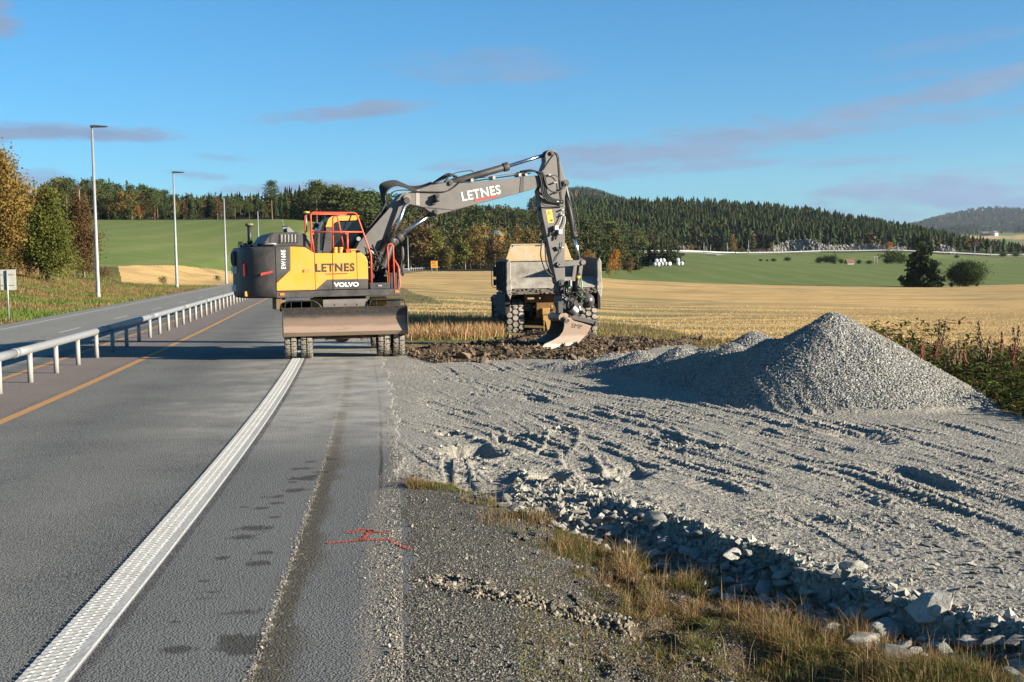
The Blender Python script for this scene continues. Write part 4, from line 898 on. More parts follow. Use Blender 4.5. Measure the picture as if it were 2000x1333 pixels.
    st = P(MB().prism([(4.65, 4.22), (4.69, 4.31), (4.75, 4.345), (4.86, 4.345), (4.93, 4.28), (5.09, 3.82), (5.155, 3.60), (5.14, 3.45), (5.10, 3.30), (5.08, 1.45), (5.06, 1.34), (4.97, 1.31), (4.88, 1.38), (4.56, 2.9), (4.48, 3.45), (4.58, 3.60), (4.56, 3.85), (4.66, 4.08)], -.14, .14), 'excavator_arm', BOOMG, ex, .012)
    for x, z, r in ((4.62, 3.6, .07), (4.80, 4.27, .05), (4.92, 1.80, .055), (4.99, 1.39, .075), (5.1, 3.62, .06)):
        P(MB().cyl((x, -.18, z), (x, .18, z), r, 18).cyl((x, -.20, z), (x, .20, z), r * .55, 12), 'arm_pin', GRY, st, .004)
    P(MB().prism([(4.64, 3.02), (4.785, 3.03), (4.835, 2.74), (4.695, 2.725)], -.1445, -.139), 'warning_label', paint('label_yellow', (.60, .34, .02), .4), st, 0)
    P(MB().prism([(4.675, 2.92), (4.715, 2.99), (4.765, 2.925)], -.1465, -.144).prism([(4.735, 2.76), (4.75, 2.80), (4.80, 2.81), (4.805, 2.77)], -.1465, -.144), 'label_symbol', DLET, st, 0)
    P(MB().prism([(4.692, 2.931), (4.715, 2.970), (4.744, 2.934)], -.1485, -.146), 'label_symbol', YEL, st, 0)
    for x, z in ((4.86, 2.62), (4.95, 2.53)):
        b = MB(); b.box(x - .045, x + .045, -.25, -.14, z - .05, z + .05); b.tube([(x + .03, -.2, z + .04), (x + .09, -.2, z + .12), (x + .13, -.19, z + .2), (x + .14, -.17, z + .34)], .012, 8); P(b, 'valve', paint('white_alloy', (.42, .41, .39), .35), st, .006)
        b = MB(); b.tube([(x - .02, -.2, z - .04), (x - .08, -.2, z - .10), (x - .11, -.18, z - .17)], .022, 8); P(b, 'valve_hose', RBR, st, 0)
    ram('bucket_cylinder', (5.15, 3.62), (5.37, 2.42), (5.49, 1.88), .07, .034, 0)
    b = MB()
    for yy in (-.2, .17):
        b.prism([(4.90, 1.865), (5.50, 1.895), (5.55, 1.84), (5.50, 1.78), (4.92, 1.745), (4.86, 1.80)], yy, yy + .035)
        b.prism([(5.44, 1.88), (5.52, 1.88), (5.45, 1.34), (5.36, 1.36)], yy + .04, yy + .07)
    b.cyl((5.49, -.23, 1.84), (5.49, .23, 1.84), .06, 16); P(b, 'bucket_link', BOOMG, ex, .006)
    # tilting rotator head
    b = MB(); b.prism([(4.93, 1.45), (5.35, 1.42), (5.42, 1.30), (5.33, 1.1), (4.98, 1.05), (4.90, 1.2)], -.17, .17); b.prism([(4.95, 1.1), (5.40, 1.12), (5.48, .95), (5.42, .80), (5.0, .78), (4.93, .92)], -.25, .25)
    b.cyl((5.20, 0, .62), (5.17, 0, .86), .27, 28); tr = P(b, 'tiltrotator', BLK, ex, .012)
    b = MB(); b.ell((5.62, -.1, .97), (.17, .16, .17), 16, 10); b.cyl((5.5, -.1, 1.0), (5.72, -.1, .96), .11, 16); b.cyl((5.33, -.15, 1.18), (5.50, -.15, 1.02), .08, 12); P(b, 'hydraulic_motor', paint('gloss_black', (.012, .012, .013), .25), tr, 0)
    b = MB(); b.cyl((5.16, -.3, .83), (5.27, -.3, .72), .105, 18); b.box(5.05, 5.12, -.28, -.2, 1.16, 1.26); b.box(5.15, 5.19, -.28, -.2, 1.30, 1.45); b.cyl((5.36, -.25, .86), (5.39, -.25, .76), .035, 10); b.box(4.96, 5.03, -.26, -.2, 1.05, 1.14); P(b, 'hydraulic_fitting', STL, tr, .004)
    b = MB(); b.ell((5.08, -.2, 1.17), (.08, .06, .075)); b.ell((5.02, -.22, 1.02), (.07, .06, .08)); b.box(4.85, 4.96, -.3, -.2, .72, .98); b.cyl((5.4, -.2, .82), (5.5, -.2, .70), .05, 10); P(b, 'valve_block', GRY, tr, .006)
    b = MB(); b.cyl((5.37, -.22, 1.60), (5.29, -.24, 1.10), .05, 14); b.cyl((5.29, -.24, 1.1), (5.20, -.26, .74), .018, 8); tc_ = P(b, 'tilt_cylinder', BLK, tr, 0)
    P(MB().cyl((5.36, -.22, 1.54), (5.35, -.22, 1.46), .055, 14), 'yellow_sleeve', YEL, tc_, 0)
    P(MB().tube([(5.40, -.26, 1.50), (5.43, -.28, 1.38), (5.41, -.3, 1.2), (5.42, -.3, 1.05), (5.40, -.28, .95)], .016, 8), 'green_hose', paint('green_hose_rubber', (.06, .38, .03), .4), tr, 0)
    P(MB().box(5.13, 5.23, -.19, -.172, 1.25, 1.34), 'green_badge', paint('badge_green', (.04, .30, .09), .4), tr, .02)
    b = MB(); rr = Matrix.Rotation(math.radians(14), 3, 'Y'); b.box(-.33, .33, -.32, .32, -.05, .05, rr, (5.42, 0, .56)); b.box(.30, .36, -.34, .34, -.08, .03, rr, (5.42, 0, .56)); P(b, 'quick_coupler', GRY, tr, .01)
    b = MB()
    random.seed(8)
    for i in range(14):
        x, z = random.uniform(4.95, 5.45), random.uniform(1.0, 1.35); x2, z2 = x + random.uniform(-.1, .3), z - random.uniform(.1, .35)
        b.tube([(x, -.2, z), ((x + x2) / 2 + random.uniform(-.1, .15), -.36, (z + z2) / 2 + .05), (x2, -.25, z2)], .014, 6)
    P(b, 'head_hose', RBR, tr, 0)
    # grading bucket
    g = m_worn('worn_bucket_steel', (.22, .155, .11), (.30, .235, .18), (.46, .42, .36), .04, .22, 1)
    side = [(4.93, .56), (4.96, .615), (5.02, .63), (5.08, .605), (5.13, .555), (5.54, .43), (5.555, .38), (5.45, .22), (5.24, .03), (5.03, -.08), (4.36, -.08), (4.38, -.03), (4.45, .055), (4.65, .13), (4.80, .21), (4.89, .32), (4.925, .44)]
    b = MB(); b.prism(side, -.46, -.425); bk = P(b, 'bucket', g, ex, .006)
    P(MB().cyl((5.01, -.468, .555), (5.01, -.455, .555), .034, 16), 'pin_hole', BLK, bk, 0)
    P(MB().cyl((5.01, -.475, .555), (5.01, -.424, .555), .06, 18), 'pin_boss', g, bk, .004)
    P(MB().cyl((5.01, -.479, .555), (5.01, -.47, .555), .036, 16), 'pin_hole', BLK, bk, 0)
    b = MB(); b.prism(side, .425, .46); P(b, 'bucket_side', g, bk, .006)
    path = [(4.22, -.055), (4.40, -.07), (5.03, -.08), (5.24, .03), (5.45, .22), (5.555, .38), (5.54, .43), (5.13, .555)]
    inn = [(4.22, -.045), (4.42, -.035), (5.01, -.04), (5.21, .065), (5.41, .24), (5.505, .385), (5.50, .40), (5.11, .52)]
    b = MB(); b.prism(path + inn[::-1], -.43, .43); P(b, 'bucket_shell', paint('scraped_steel', (.11, .09, .075), .45, (.22, .2, .17), .5, 4, .3), bk, .004)
    b = MB(); b.prism([(4.16, -.08), (4.50, -.085), (4.50, -.04), (4.2, -.045)], -.47, .47)
    for s_ in (-.462, .44): b.prism([(4.36, -.08), (4.39, -.01), (4.47, .055), (4.60, .09), (4.56, -.0), (4.62, -.08)], s_, s_ + .022)
    P(b, 'cutting_edge', paint('polished_edge', (.42, .40, .36), .35, (.2, .18, .15), .5, 6, .5), bk, .003)
    b = MB(); b.prism([(4.92, .63), (5.0, .72), (5.12, .70), (5.16, .60), (5.08, .55)], -.3, -.24); b.prism([(4.92, .63), (5.0, .72), (5.12, .70), (5.16, .60), (5.08, .55)], .24, .3); b.cyl((4.98, -.42, .60), (4.98, .42, .60), .05, 14); b.cyl((4.93, -.36, .62), (4.93, .36, .62), .10, 16)
    P(b, 'bucket_bracket', g, bk, .004)
    text_mesh('lettering', 'SMP', .14, DLET, bk, (5.08, -.463, .40), (math.radians(90), math.radians(10), 0), 1.1, .0, .002)
    # hoses
    random.seed(12)
    b = MB()
    for i in range(6):
        o = i * .022; y = -.10 + .05 * i
        b.tube(smooth_pts([(.62 + o * .5, y, 2.62), (.88 + o * .5, y, 2.95), (1.02 + o * .4, y, 3.15 - o), (1.02 - o * .3, y, 3.34 + o * .6), (1.10 - o, y, 3.48 + o), (1.26, y, 3.56 + o), (1.45, y, 3.53 + o * .8), (1.62, y, 3.47 + o * .7), (1.85, y, 3.50 + o * .5), (2.1, y, 3.60 + o * .3)]), .021, 8)
    b.tube(smooth_pts([(.86, -.25, 2.9), (1.0, -.27, 3.2), (1.15, -.27, 3.4), (1.4, -.24, 3.45), (1.8, -.22, 3.42), (2.3, -.22, 3.42), (2.5, -.21, 3.5), (2.66, -.21, 3.62), (2.8, -.2, 3.68)]), .013, 6)
    P(b, 'boom_hose', RBR, ex, 0)
    b = MB()
    for i in range(4):
        y = -.14 + .08 * i; b.tube(smooth_pts([(2.1, y, 3.60), (2.32, y, 3.70 + .015 * i), (2.5, y - .0, 3.77 + .02 * i), (2.62, y, 3.75)]), .018, 8)
        b.tube(smooth_pts([(2.0, y, 3.60), (2.8, y, 3.635), (3.6, y, 3.74), (4.3, y, 3.83)]), .013, 6)
    b.tube(smooth_pts([(2.3, -.2, 3.62), (2.5, -.22, 3.8), (2.9, -.1, 3.88), (3.0, -.09, 3.86)]), .012, 6); P(b, 'pipe_run', RBR, ub, 0)
    b = MB()
    for i in range(3): b.tube(smooth_pts([(3.2, -.1 + .1 * i, 3.74), (3.9, -.1 + .1 * i, 3.83), (4.25, -.1 + .1 * i, 3.87)]), .012, 6)
    for x in (2.95, 3.45, 4.05, 4.2): b.box(x - .03, x + .03, -.16, .16, 3.60 + .11 * (x - 2.9) + .03, 3.70 + .11 * (x - 2.9))
    P(b, 'pipe_clamp', STL, ub, 0)
    b = MB()
    for i in range(4):
        o = .035 * i; y = -.20 - .012 * i
        b.tube(smooth_pts([(4.05 + o, y + .05, 3.86), (4.3 + o * .5, y, 3.89 - o * .2), (4.46 + o, y - .02, 3.80), (4.52 + o, y - .03, 3.6), (4.53 + o, y - .03, 3.4), (4.60 + o, y - .02, 3.27 + o * .4), (4.72 + o, y, 3.2 + o * .5), (4.95, y, 3.17 + o * .6), (5.04, y, 3.15 + o * .6)]), .019, 8)
    b.tube(smooth_pts([(4.55, -.25, 3.85), (4.62, -.28, 3.55), (4.74, -.28, 3.42), (4.92, -.25, 3.42), (5.05, -.2, 3.5), (5.13, -.2, 3.58)]), .017, 8)
    b.tube(smooth_pts([(4.50, -.22, 3.2), (4.58, -.22, 3.12), (4.8, -.2, 3.09), (5.05, -.2, 3.1)]), .014, 6)
    P(b, 'arm_hose', RBR, ex, 0)
    b = MB()
    b.tube(smooth_pts([(4.85, -.16, 4.3), (4.95, -.16, 4.22), (4.98, -.16, 3.9), (5.0, -.16, 3.5), (5.02, -.16, 3.2)]), .010, 6); b.tube(smooth_pts([(4.60, -.16, 3.9), (4.75, -.16, 4.12), (4.88, -.16, 4.27)]), .008, 6)
    b.tube(smooth_pts([(4.72, -.17, 3.76), (4.86, -.2, 3.78), (4.96, -.2, 3.68), (4.97, -.18, 3.5), (4.9, -.17, 3.38)]), .009, 6)
    b.tube(smooth_pts([(5.0, -.17, 2.3), (4.97, -.17, 2.1), (4.88, -.17, 1.98), (4.85, -.17, 1.88)]), .009, 6)
    b.tube(smooth_pts([(5.2, -.12, 3.5), (5.32, -.12, 3.2), (5.40, -.12, 2.9), (5.43, -.12, 2.6), (5.41, -.1, 2.47)]), .012, 6); P(b, 'arm_cable', RBR, ex, 0)
    b = MB()
    b.tube(smooth_pts([(4.62, -.02, 2.45), (4.54, -.1, 2.2), (4.53, -.1, 1.98), (4.62, -.1, 1.7), (4.76, -.1, 1.55), (4.9, -.1, 1.5)]), .016, 8)
    b.tube(smooth_pts([(4.66, -.02, 2.3), (4.63, -.12, 2.05), (4.66, -.12, 1.82), (4.78, -.1, 1.6)]), .016, 8)
    b.tube(smooth_pts([(4.60, -.02, 2.75), (4.48, -.1, 2.40), (4.46, -.1, 2.29), (4.54, -.1, 2.28), (4.62, -.05, 2.36)]), .010, 6); P(b, 'hanging_hose', RBR, ex, 0)
    b = MB()
    for x, z in ((4.72, 3.79), (4.85, 3.62), (4.9, 3.2), (5.0, 3.2), (5.0, 2.18), (5.02, 3.02), (5.03, 2.9)): b.box(x - .025, x + .025, -.24, -.14, z - .012, z + .012)
    P(b, 'hose_clamp', paint('clamp_white', (.5, .5, .48), .4), st, .003)
    b = MB(); b.box(4.50, 4.52, -.1, .02, 3.0, 3.08); b.prism([(4.84, 2.20), (4.92, 2.18), (4.93, 2.14), (4.9, 2.10)], -.2, -.14); b.box(2.08, 2.17, -.30, -.18, 3.20, 3.36); b.ell((2.11, -.3, 3.25), (.06, .05, .06)); b.box(2.02, 2.1, -.25, -.18, 3.14, 3.2); P(b, 'work_lamp', BLK, ex, .005)
    # tangle at the boom foot
    b = MB(); random.seed(21)
    for i in range(22):
        x0, z0 = random.uniform(.38, .75), random.uniform(1.55, 2.3); x1, z1 = x0 + random.uniform(.0, .35), random.uniform(1.42, 2.0); yy = random.uniform(-.75, -.2)
        b.tube([(x0, yy, z0), (x0 + random.uniform(-.05, .25), yy - .12, (z0 + z1) / 2 + random.uniform(0, .25)), (x1, yy, z1)], random.choice((.015, .02, .026)), 7)
    P(b, 'foot_hose', RBR, ex, 0)
    b = MB(); b.tube([(.45, -.5, 2.25), (.60, -.52, 2.16), (.66, -.5, 2.1), (.5, -.5, 1.98)], .014, 6); b.tube([(.68, -.5, 1.88), (.85, -.52, 1.80), (1.0, -.5, 1.80)], .012, 6); b.cyl((.36, -.42, 2.42), (.36, -.38, 2.42), .045, 14)
    for i in range(8): b.ell((random.uniform(.45, .62), -.7, random.uniform(1.5, 1.85)), (.02, .02, .02), 6, 4)
    P(b, 'pipe_joint', STL, ex, 0)
    b = MB(); b.box(.45, .95, -.45, .5, 1.37, 1.62); b.cyl((.7, -.5, 1.5), (.7, .5, 1.5), .09, 14); P(b, 'boom_foot', GRY, ex, .01)
    for z, h in ((2.09, .17), (1.75, .13)):
        b = MB(); b.ell((1.19, -.86, z), (.045, .035, h), 14, 8); b.tube([(1.02, -.95, 1.5), (1.12, -.9, 1.65), (1.19, -.86, z)], .011, 6); P(b, 'mirror', BLK, ex, 0)
    b = MB(); b.box(-1.5, -1.38, -1.15, -.6, 1.0, 1.235); b.box(-1.38, -1.3, -1.1, -.8, 1.12, 1.235); P(b, 'rear_bracket', paint('ochre_box', (.12, .065, .02), .6), ex, .01)
    return ex
EXC = build_excavator()

# ------------------------------------------------------------------ articulated dump truck seen from behind
def build_truck():
    t = empty('dump_truck', (1.0, 35.0, -.36), math.radians(5))
    tag(t, 'worn yellow dump truck with grey tipping body, seen from behind past the excavator bucket', 'dump truck')
    P = lambda mb, n, m, par=t, bv=.01: mb.build(n, m, par, bv)
    g = G_('scoured_steel'); a = g.noise(2.5, 6, .7); f = g.noise(22, 4, .7); c = g.mix(g.mr(a, .35, .6), (.22, .195, .16), (.40, .36, .295)); c = g.mix(g.mr(f, .52, .7, 0, .5), c, (.12, .10, .08)); SC_ = g.fin(c, .55, .2, g.bump(f, .5, .012), .3)
    g = G_('worn_yellow'); a = g.noise(1.6, 6, .72); f = g.noise(9, 5, .75); s = g.N.new('ShaderNodeSeparateXYZ'); g.L.new(g.co, s.inputs[0])
    c = g.mix(g.mr(a, .40, .60), (.50, .31, .11), (.46, .38, .27)); c = g.mix(g.mr(f, .55, .7, 0, .7), c, (.30, .26, .21)); c = g.mix(g.math('MULTIPLY', g.mr(s.outputs[2], 2.30, 2.20, 0, 1), g.mr(f, .35, .55)), c, (.15, .14, .13)); WY = g.fin(c, .6, 0, g.bump(f, .3, .01), .3)
    DY = paint('dirty_yellow', (.20, .09, .012), .6, (.05, .035, .02), .9, 3); DD = paint('muddy_black', (.014, .012, .010), .7, (.05, .04, .03), .5, 6); OUT = paint('body_side_grey', (.030, .028, .030), .6, (.11, .09, .07), .5, 4)  # body side grey kept near black, the shade of the left side coloured in
    cx = .18
    body = P(MB().prism([(-.05, 1.52), (.04, 1.48), (3.9, 1.25), (3.9, 1.42), (.25, 1.79)], -1.06, 1.42, 'x'), 'tipping_body', SC_)
    P(MB().prism([(-.06, 1.50), (.24, 1.785), (.30, 1.80), (.30, 1.5)], -1.0, 1.36, 'x'), 'tail_chute', SC_, body, .02)
    b = MB(); b.box(-1.09, 1.45, -.03, .25, 1.34, 1.485)
    random.seed(5)
    for i in range(60): x = random.uniform(-1.05, 1.4); b.ell((x, -.04, random.uniform(1.34, 1.49)), (random.uniform(.02, .07), .03, .02), 6, 4)
    P(b, 'tail_beam', paint('crusted_beam', (.10, .085, .07), .9, (.20, .16, .12), .7, 12), body, .015)
    for x0, x1, xt in ((-1.10, -1.03, -1.14), (1.39, 1.46, 1.50)):
        b = MB(); V = []
        for y, zt, zb, ins in ((0, 2.28, 1.38, 0), (1.6, 2.33, 1.36, 0), (3.95, 2.30, 1.2, .12)):
            sg = 1 if x0 < 0 else -1
            V += [(x0 + sg * ins * 1, y, zb), (x1 + sg * ins, y, zb), (x1 + sg * ins * .3, y, zt), (x0 + sg * ins * .3, y, zt)]
        F = [(0, 1, 2, 3), (11, 10, 9, 8)] + [(4 * i + k, 4 * i + 4 + k, 4 * i + 4 + (k + 1) % 4, 4 * i + (k + 1) % 4) for i in range(2) for k in range(4)]
        b.add(V, F); P(b, 'body_side', OUT, body, .008)
        b = MB(); sg = -1 if x0 < 0 else 1; m0 = (x0 + x1) / 2
        b.prism([(m0 - .06, 1.36), (m0 + .06, 1.36), (m0 + .055, 2.2), (m0, 2.32), (m0 - .055, 2.2)], -.06, .05); b.box(m0 - .075, m0 + .075, -.08, .06, 1.45, 1.56); b.box(m0 - .07, m0 + .07, -.07, .06, 1.66, 1.75)
        b.prism([(m0 - .05, 1.36), (m0 + .07, 1.36), (m0 + .03, 1.2)], -.05, .03); P(b, 'corner_post', SC_, body, .012)
    for i in range(5):
        y = .6 + i * .7; b = MB(); b.box(-1.145, -1.095, y, y + .09, 1.4, 2.24); b.box(1.455, 1.505, y, y + .09, 1.4, 2.24); P(b, 'side_rib', OUT, body, .006)
    b = MB(); b.prism([(-.98, 1.4), (-.86, 2.30), (1.22, 2.30), (1.34, 1.4)], 3.82, 3.95); P(b, 'front_wall', SC_, body, .01)
    b = MB(); b.prism([(-.84, 2.24), (-.66, 2.76), (1.02, 2.74), (1.20, 2.24)], 3.78, 3.86); b.box(-.66, 1.02, 3.76, 3.80, 2.73, 2.765); hbd = P(b, 'headboard', WY, body, .01)
    b = MB(); b.cyl((-.6, 3.77, 2.70), (-.6, 3.785, 2.70), .022, 10); b.box(.1, .28, 3.765, 3.78, 2.695, 2.715); P(b, 'bolt', BLK, hbd, 0)
    # running gear
    b = MB(); b.box(-.25, .0, .2, 5.2, .75, 1.0); b.box(.40, .62, .2, 5.2, .75, 1.0); b.box(-.3, .68, .15, .3, .7, 1.1); b.box(-.6, .95, .35, 3.9, 1.1, 1.32); P(b, 'truck_frame', DY, t, .01)
    b = MB(); b.prism([(-.14, .95), (.02, .95), (.05, .62), (.14, .62), (.0, .22), (-.08, .6), (-.14, .62)], -.02, .12); b.box(-.16, .04, -.06, .05, .78, .96); b.tube([(-.12, -.04, .6), (-.13, -.05, .2)], .012, 6); P(b, 'drawbar', paint('worn_ochre', (.42, .24, .06), .6, (.15, .1, .05), .6, 7), t, .01)
    b = MB(); b.box(.06, .20, -.02, .1, .74, .84); b.ell((.14, -.04, .80), (.06, .05, .05)); b.box(-.56, -.38, .0, .05, 1.20, 1.25); b.box(-.24, -.2, .0, .05, 1.21, 1.25); b.ell((.1, 0, 1.0), (.03, .03, .04)); b.ell((.4, 0, .98), (.03, .03, .04)); b.ell((.45, 0, .85), (.02, .03, .06)); P(b, 'tail_bracket', paint('dusty_metal', (.32, .25, .16), .6, (.1, .08, .06), .5, 9), t, .004)
    b = MB(); b.tube([(-.45, .5, .7), (-.2, .6, 1.3)], .06, 10); b.tube([(.8, .5, .7), (.6, .6, 1.3)], .06, 10); b.box(-.35, .72, .5, 2.8, .5, .75); P(b, 'suspension', DD, t, .01)
    for y in (.85, 2.35, 5.5): P(MB().tube([(-.95, y, .6), (1.25, y, .6)], .13, 14).ell((.15, y, .6), (.3, .28, .26)), 'axle', DD, t, 0)
    w0 = None
    for y in (.85, 2.35, 5.5):
        for x in (-.87, 1.16):
            if w0 is None: w0 = make_wheel(t, x, y, .6, .62, .50, .035, 3, 22, 'hex')
            else: c_ = dup(w0, t, (x, y, .6)); c_.rotation_euler = (random.uniform(0, 6), 0, 0)
    cb = P(MB().prism([(4.5, .95), (4.5, 2.25), (5.6, 2.28), (5.95, 1.6), (6.9, 1.5), (6.95, .8)], -.6, .95, 'x'), 'cab', DY, t, .03)
    P(MB().prism([(4.6, 1.65), (4.6, 2.15), (5.5, 2.18), (5.75, 1.65)], -.615, .965, 'x'), 'cab_window', GLS, cb, .01)
    b = MB(); b.box(-1.10, -.5, 4.1, 6.6, .95, 1.12); b.box(.8, 1.4, 4.1, 6.6, .95, 1.12); P(b, 'mudguard', DD, t, .02)
    P(MB().box(-1.15, -1.02, .3, 3.4, .75, 1.34).box(1.42, 1.5, .3, 3.4, .9, 1.34), 'mud_flap', DD, t, .01)
    b = MB(); b.box(-1.16, -1.03, 4.35, 4.45, 1.78, 2.08); b.box(-1.16, -1.05, 4.35, 4.45, 1.52, 1.70); b.tube([(-1.0, 4.4, 2.1), (-1.2, 4.4, 2.08), (-1.22, 4.4, 1.55), (-1.17, 4.4, 1.46), (-1.0, 4.4, 1.46)], .012, 6); P(b, 'mirror', BLK, t, .02)
    return t
TRK = build_truck()

# ------------------------------------------------------------------ pipe guard rail on its row of posts
GALV = paint('galvanised_steel', (.27, .275, .275), .45, (.17, .16, .14), .5, 5, .35, .4); POSTC = paint('dusty_post', (.30, .285, .26), .6, (.17, .15, .12), .6, 4, .1, .3)
def guardrail(name, off, y0, y1, step, label, hr=.56, rr=.072, pr=.045):
    o = empty(name, (*road_pt(y0, off), 0)); tag(o, label, 'guard rail'); ox, oy = o.location.x, o.location.y
    V = []; cuts = [y0]
    while cuts[-1] < y1: cuts.append(cuts[-1] + 7.3)
    for a, b_ in zip(cuts[:-1], cuts[1:]):
        pts = [(road_pt(a + (b_ - a) * k / 8, off)[0] - ox, road_pt(a + (b_ - a) * k / 8, off)[1] - oy, hr) for k in range(9)]
        m = MB(); m.tube(pts, rr, 14); d = (Vector(pts[1]) - Vector(pts[0])).normalized()
        m.tube([Vector(pts[0]) - d * .09, Vector(pts[0]) + d * .09], rr * 1.10, 14); m.build('rail', GALV, o)
    y = y0 + .5; p0 = None
    while y < y1:
        p = road_pt(y, off); lo = (p[0] - ox, p[1] - oy, 0)
        if p0 is None:
            m = MB(); m.tube([(0, 0, -.05), (0, 0, hr - .04)], pr, 10); m.box(-.03, .03, -.05, .05, hr - .09, hr - .03); p0 = m.build('post', POSTC, o); p0.location = lo
        else: dup(p0, o, lo)
        y += step
    return o
guardrail('guard_rail', RAIL, 6.05, 150, 1.875, 'round steel pipe guard rail on close-set grey posts between the two carriageways')
guardrail('guard_rail', 5.3, 150, 330, 4.0, 'far pale guard rail along the right edge of the road before the dark woods', .6, .09, .06)

# ------------------------------------------------------------------ street lamps and signs
def lamp(x, y, z0, h, label):
    o = empty('street_lamp', (x, y, z0)); tag(o, label, 'street lamp', None)
    m = MB(); m.tube([(0, 0, -.1), (0, 0, h * .02), (0, 0, h)], [.135, .13, .065], 12); m.build('pole', GALV, o)
    m = MB(); m.cyl((0, 0, 0), (0, 0, .35), .15, 12, .14); m.build('pole_base', POSTC, o, .01)
    m = MB(); m.tube([(0, 0, h - .02), (0, 0, h + .06)], .09, 10); m.prism([(-.08, h), (-.08, h + .11), (.15, h + .12), (.95, h + .05), (.96, h + .0), (.2, h - .02)], -.12, .12); m.build('lamp_head', GRY, o, .01)
    m = MB(); m.box(.25, .85, -.09, .09, h - .035, h - .008); m.build('lamp_glass', paint('lamp_lens', (.3, .3, .28), .2), o)
    return o
for (x, y, h, lb) in ((-25.63, 79.5, 10.55, 'tallest and nearest grey street lamp, left of the road by the brown birches'), (-29.14, 111.8, 10.0, 'second street lamp from the left, standing before the green hillside'),
                      (-30.3, 136.5, 9.15, 'third street lamp from the left, rising above the road left of the excavator'), (-34.3, 175, 9.3, 'fourth and shortest looking street lamp just left of the excavator'), (-23.3, 292, 7.8, 'thin dark lamp post in front of the shaded woods right of the excavator')):
    lamp(x, y, 0 if y > 150 else gz(x, y), h, lb)
def sign_back():
    x, y = -18.9, 48.1; z = gz(x, y); o = empty('road_sign', (x, y, z), math.radians(8)); tag(o, 'back of a pale grey rectangular road sign on a thin post at the left edge', 'road sign')
    MB().tube([(0, -.0, -.1), (0, -.0, 1.88)], .035, 10).build('sign_post', GALV, o)
    MB().box(-.26, .45 - .14, .04, .06, 1.13, 1.90).build('sign_panel', paint('sign_back', (.36, .35, .30), .5, (.2, .19, .15), .4, 5), o, .006)
    m = MB()
    for z_ in (1.3, 1.7): m.box(-.2, .25, .02, .04, z_, z_ + .03)
    m.build('clamp', GALV, o)
sign_back()
def sign_yellow():
    y = 252.; x = (851 - 1000) / 2500 * y; z = gz(x, y); o = empty('road_sign', (x, y, z)); tag(o, 'small square yellow direction sign on two legs before the dark woods', 'road sign')
    for s_ in (-.5, .5): MB().tube([(s_, 0, -.2), (s_, 0, 2.2)], .07, 8).build('leg', GALV, o)
    p_ = MB().box(-.66, .66, -.07, -.02, .95, 2.35).build('sign_panel', paint('sign_yellow', (.62, .27, .012), .4), o, .01)
    m = MB(); m.box(-.45, .35, -.085, -.07, 2.05, 2.16); m.box(-.45, .15, -.085, -.07, 1.72, 1.83); m.box(-.1, .4, -.085, -.07, 1.4, 1.5); m.prism([(-.5, 1.3), (-.35, 1.45), (-.2, 1.3)], -.085, -.07); m.build('sign_lines', DLET, p_)
sign_yellow()
# ------------------------------------------------------------------ stones
def rock_mesh(name, seed, flat=.7, n=16, bev=.06):
    rr = random.Random(seed); bm = bmesh.new()
    for _ in range(n):
        v = Vector((rr.gauss(0, 1), rr.gauss(0, 1), rr.gauss(0, 1))).normalized() * rr.uniform(.85, 1.1); bm.verts.new((v.x, v.y * .75, v.z * flat))
    r = bmesh.ops.convex_hull(bm, input=bm.verts); bmesh.ops.delete(bm, geom=list({g for g in r['geom_interior'] if isinstance(g, bmesh.types.BMVert)}), context='VERTS')
    bmesh.ops.bevel(bm, geom=list(bm.edges), offset=bev, segments=1, affect='EDGES', profile=.6)
    bmesh.ops.subdivide_edges(bm, edges=[e for e in bm.edges if e.calc_length() > .35], cuts=1, use_grid_fill=True)
    for v in bm.verts: v.co *= 1 + .05 * float(vnoise(np.array([v.co.x * 3 + seed]), np.array([v.co.y * 3 + v.co.z * 2.3]), 3)[0])
    me = bpy.data.meshes.new(name); bm.to_mesh(me); bm.free(); return me
def m_rock():
    g = G_('blasted_rock'); r = g.objrand(); a = g.noise(2.2, 6, .7); f = g.noise(14, 5, .75); st = g.noise(1, 4, .7, g.scale((1.2, 1.2, 9)))
    c = g.mix(r, (.13, .13, .125), (.60, .57, .49)); c = g.mix(g.mr(a, .42, .64), c, (.34, .32, .275)); c = g.mix(g.mr(st, .52, .7, 0, .45), c, (.17, .15, .125)); c = g.mix(g.mr(f, .5, .7, 0, .4), c, (.13, .12, .11))
    return g.fin(c, .85, 0, g.bump(f, .5, .08, g.bump(a, .5, .15)), .3, .9)
MROCK = m_rock(); ROCKS = [rock_mesh('rock', i, (.45, .6, .8)[i % 3], 13 + i % 5) for i in range(14)]
for me in ROCKS: me.materials.append(MROCK)
rnd = random.Random(77)
def put_rock(x, y, z, s, label, group, name='rock', flat=1.):
    o = bpy.data.objects.new(name, ROCKS[rnd.randrange(len(ROCKS))]); COL.objects.link(o)
    o.location = (x, y, z); o.rotation_euler = (rnd.uniform(-.5, .5), rnd.uniform(-.5, .5), rnd.uniform(0, 6.3)); k = s
    o.scale = (k * rnd.uniform(.9, 1.5), k * rnd.uniform(.8, 1.1), k * rnd.uniform(.6, .95) * flat); tag(o, label, 'rock', group); return o
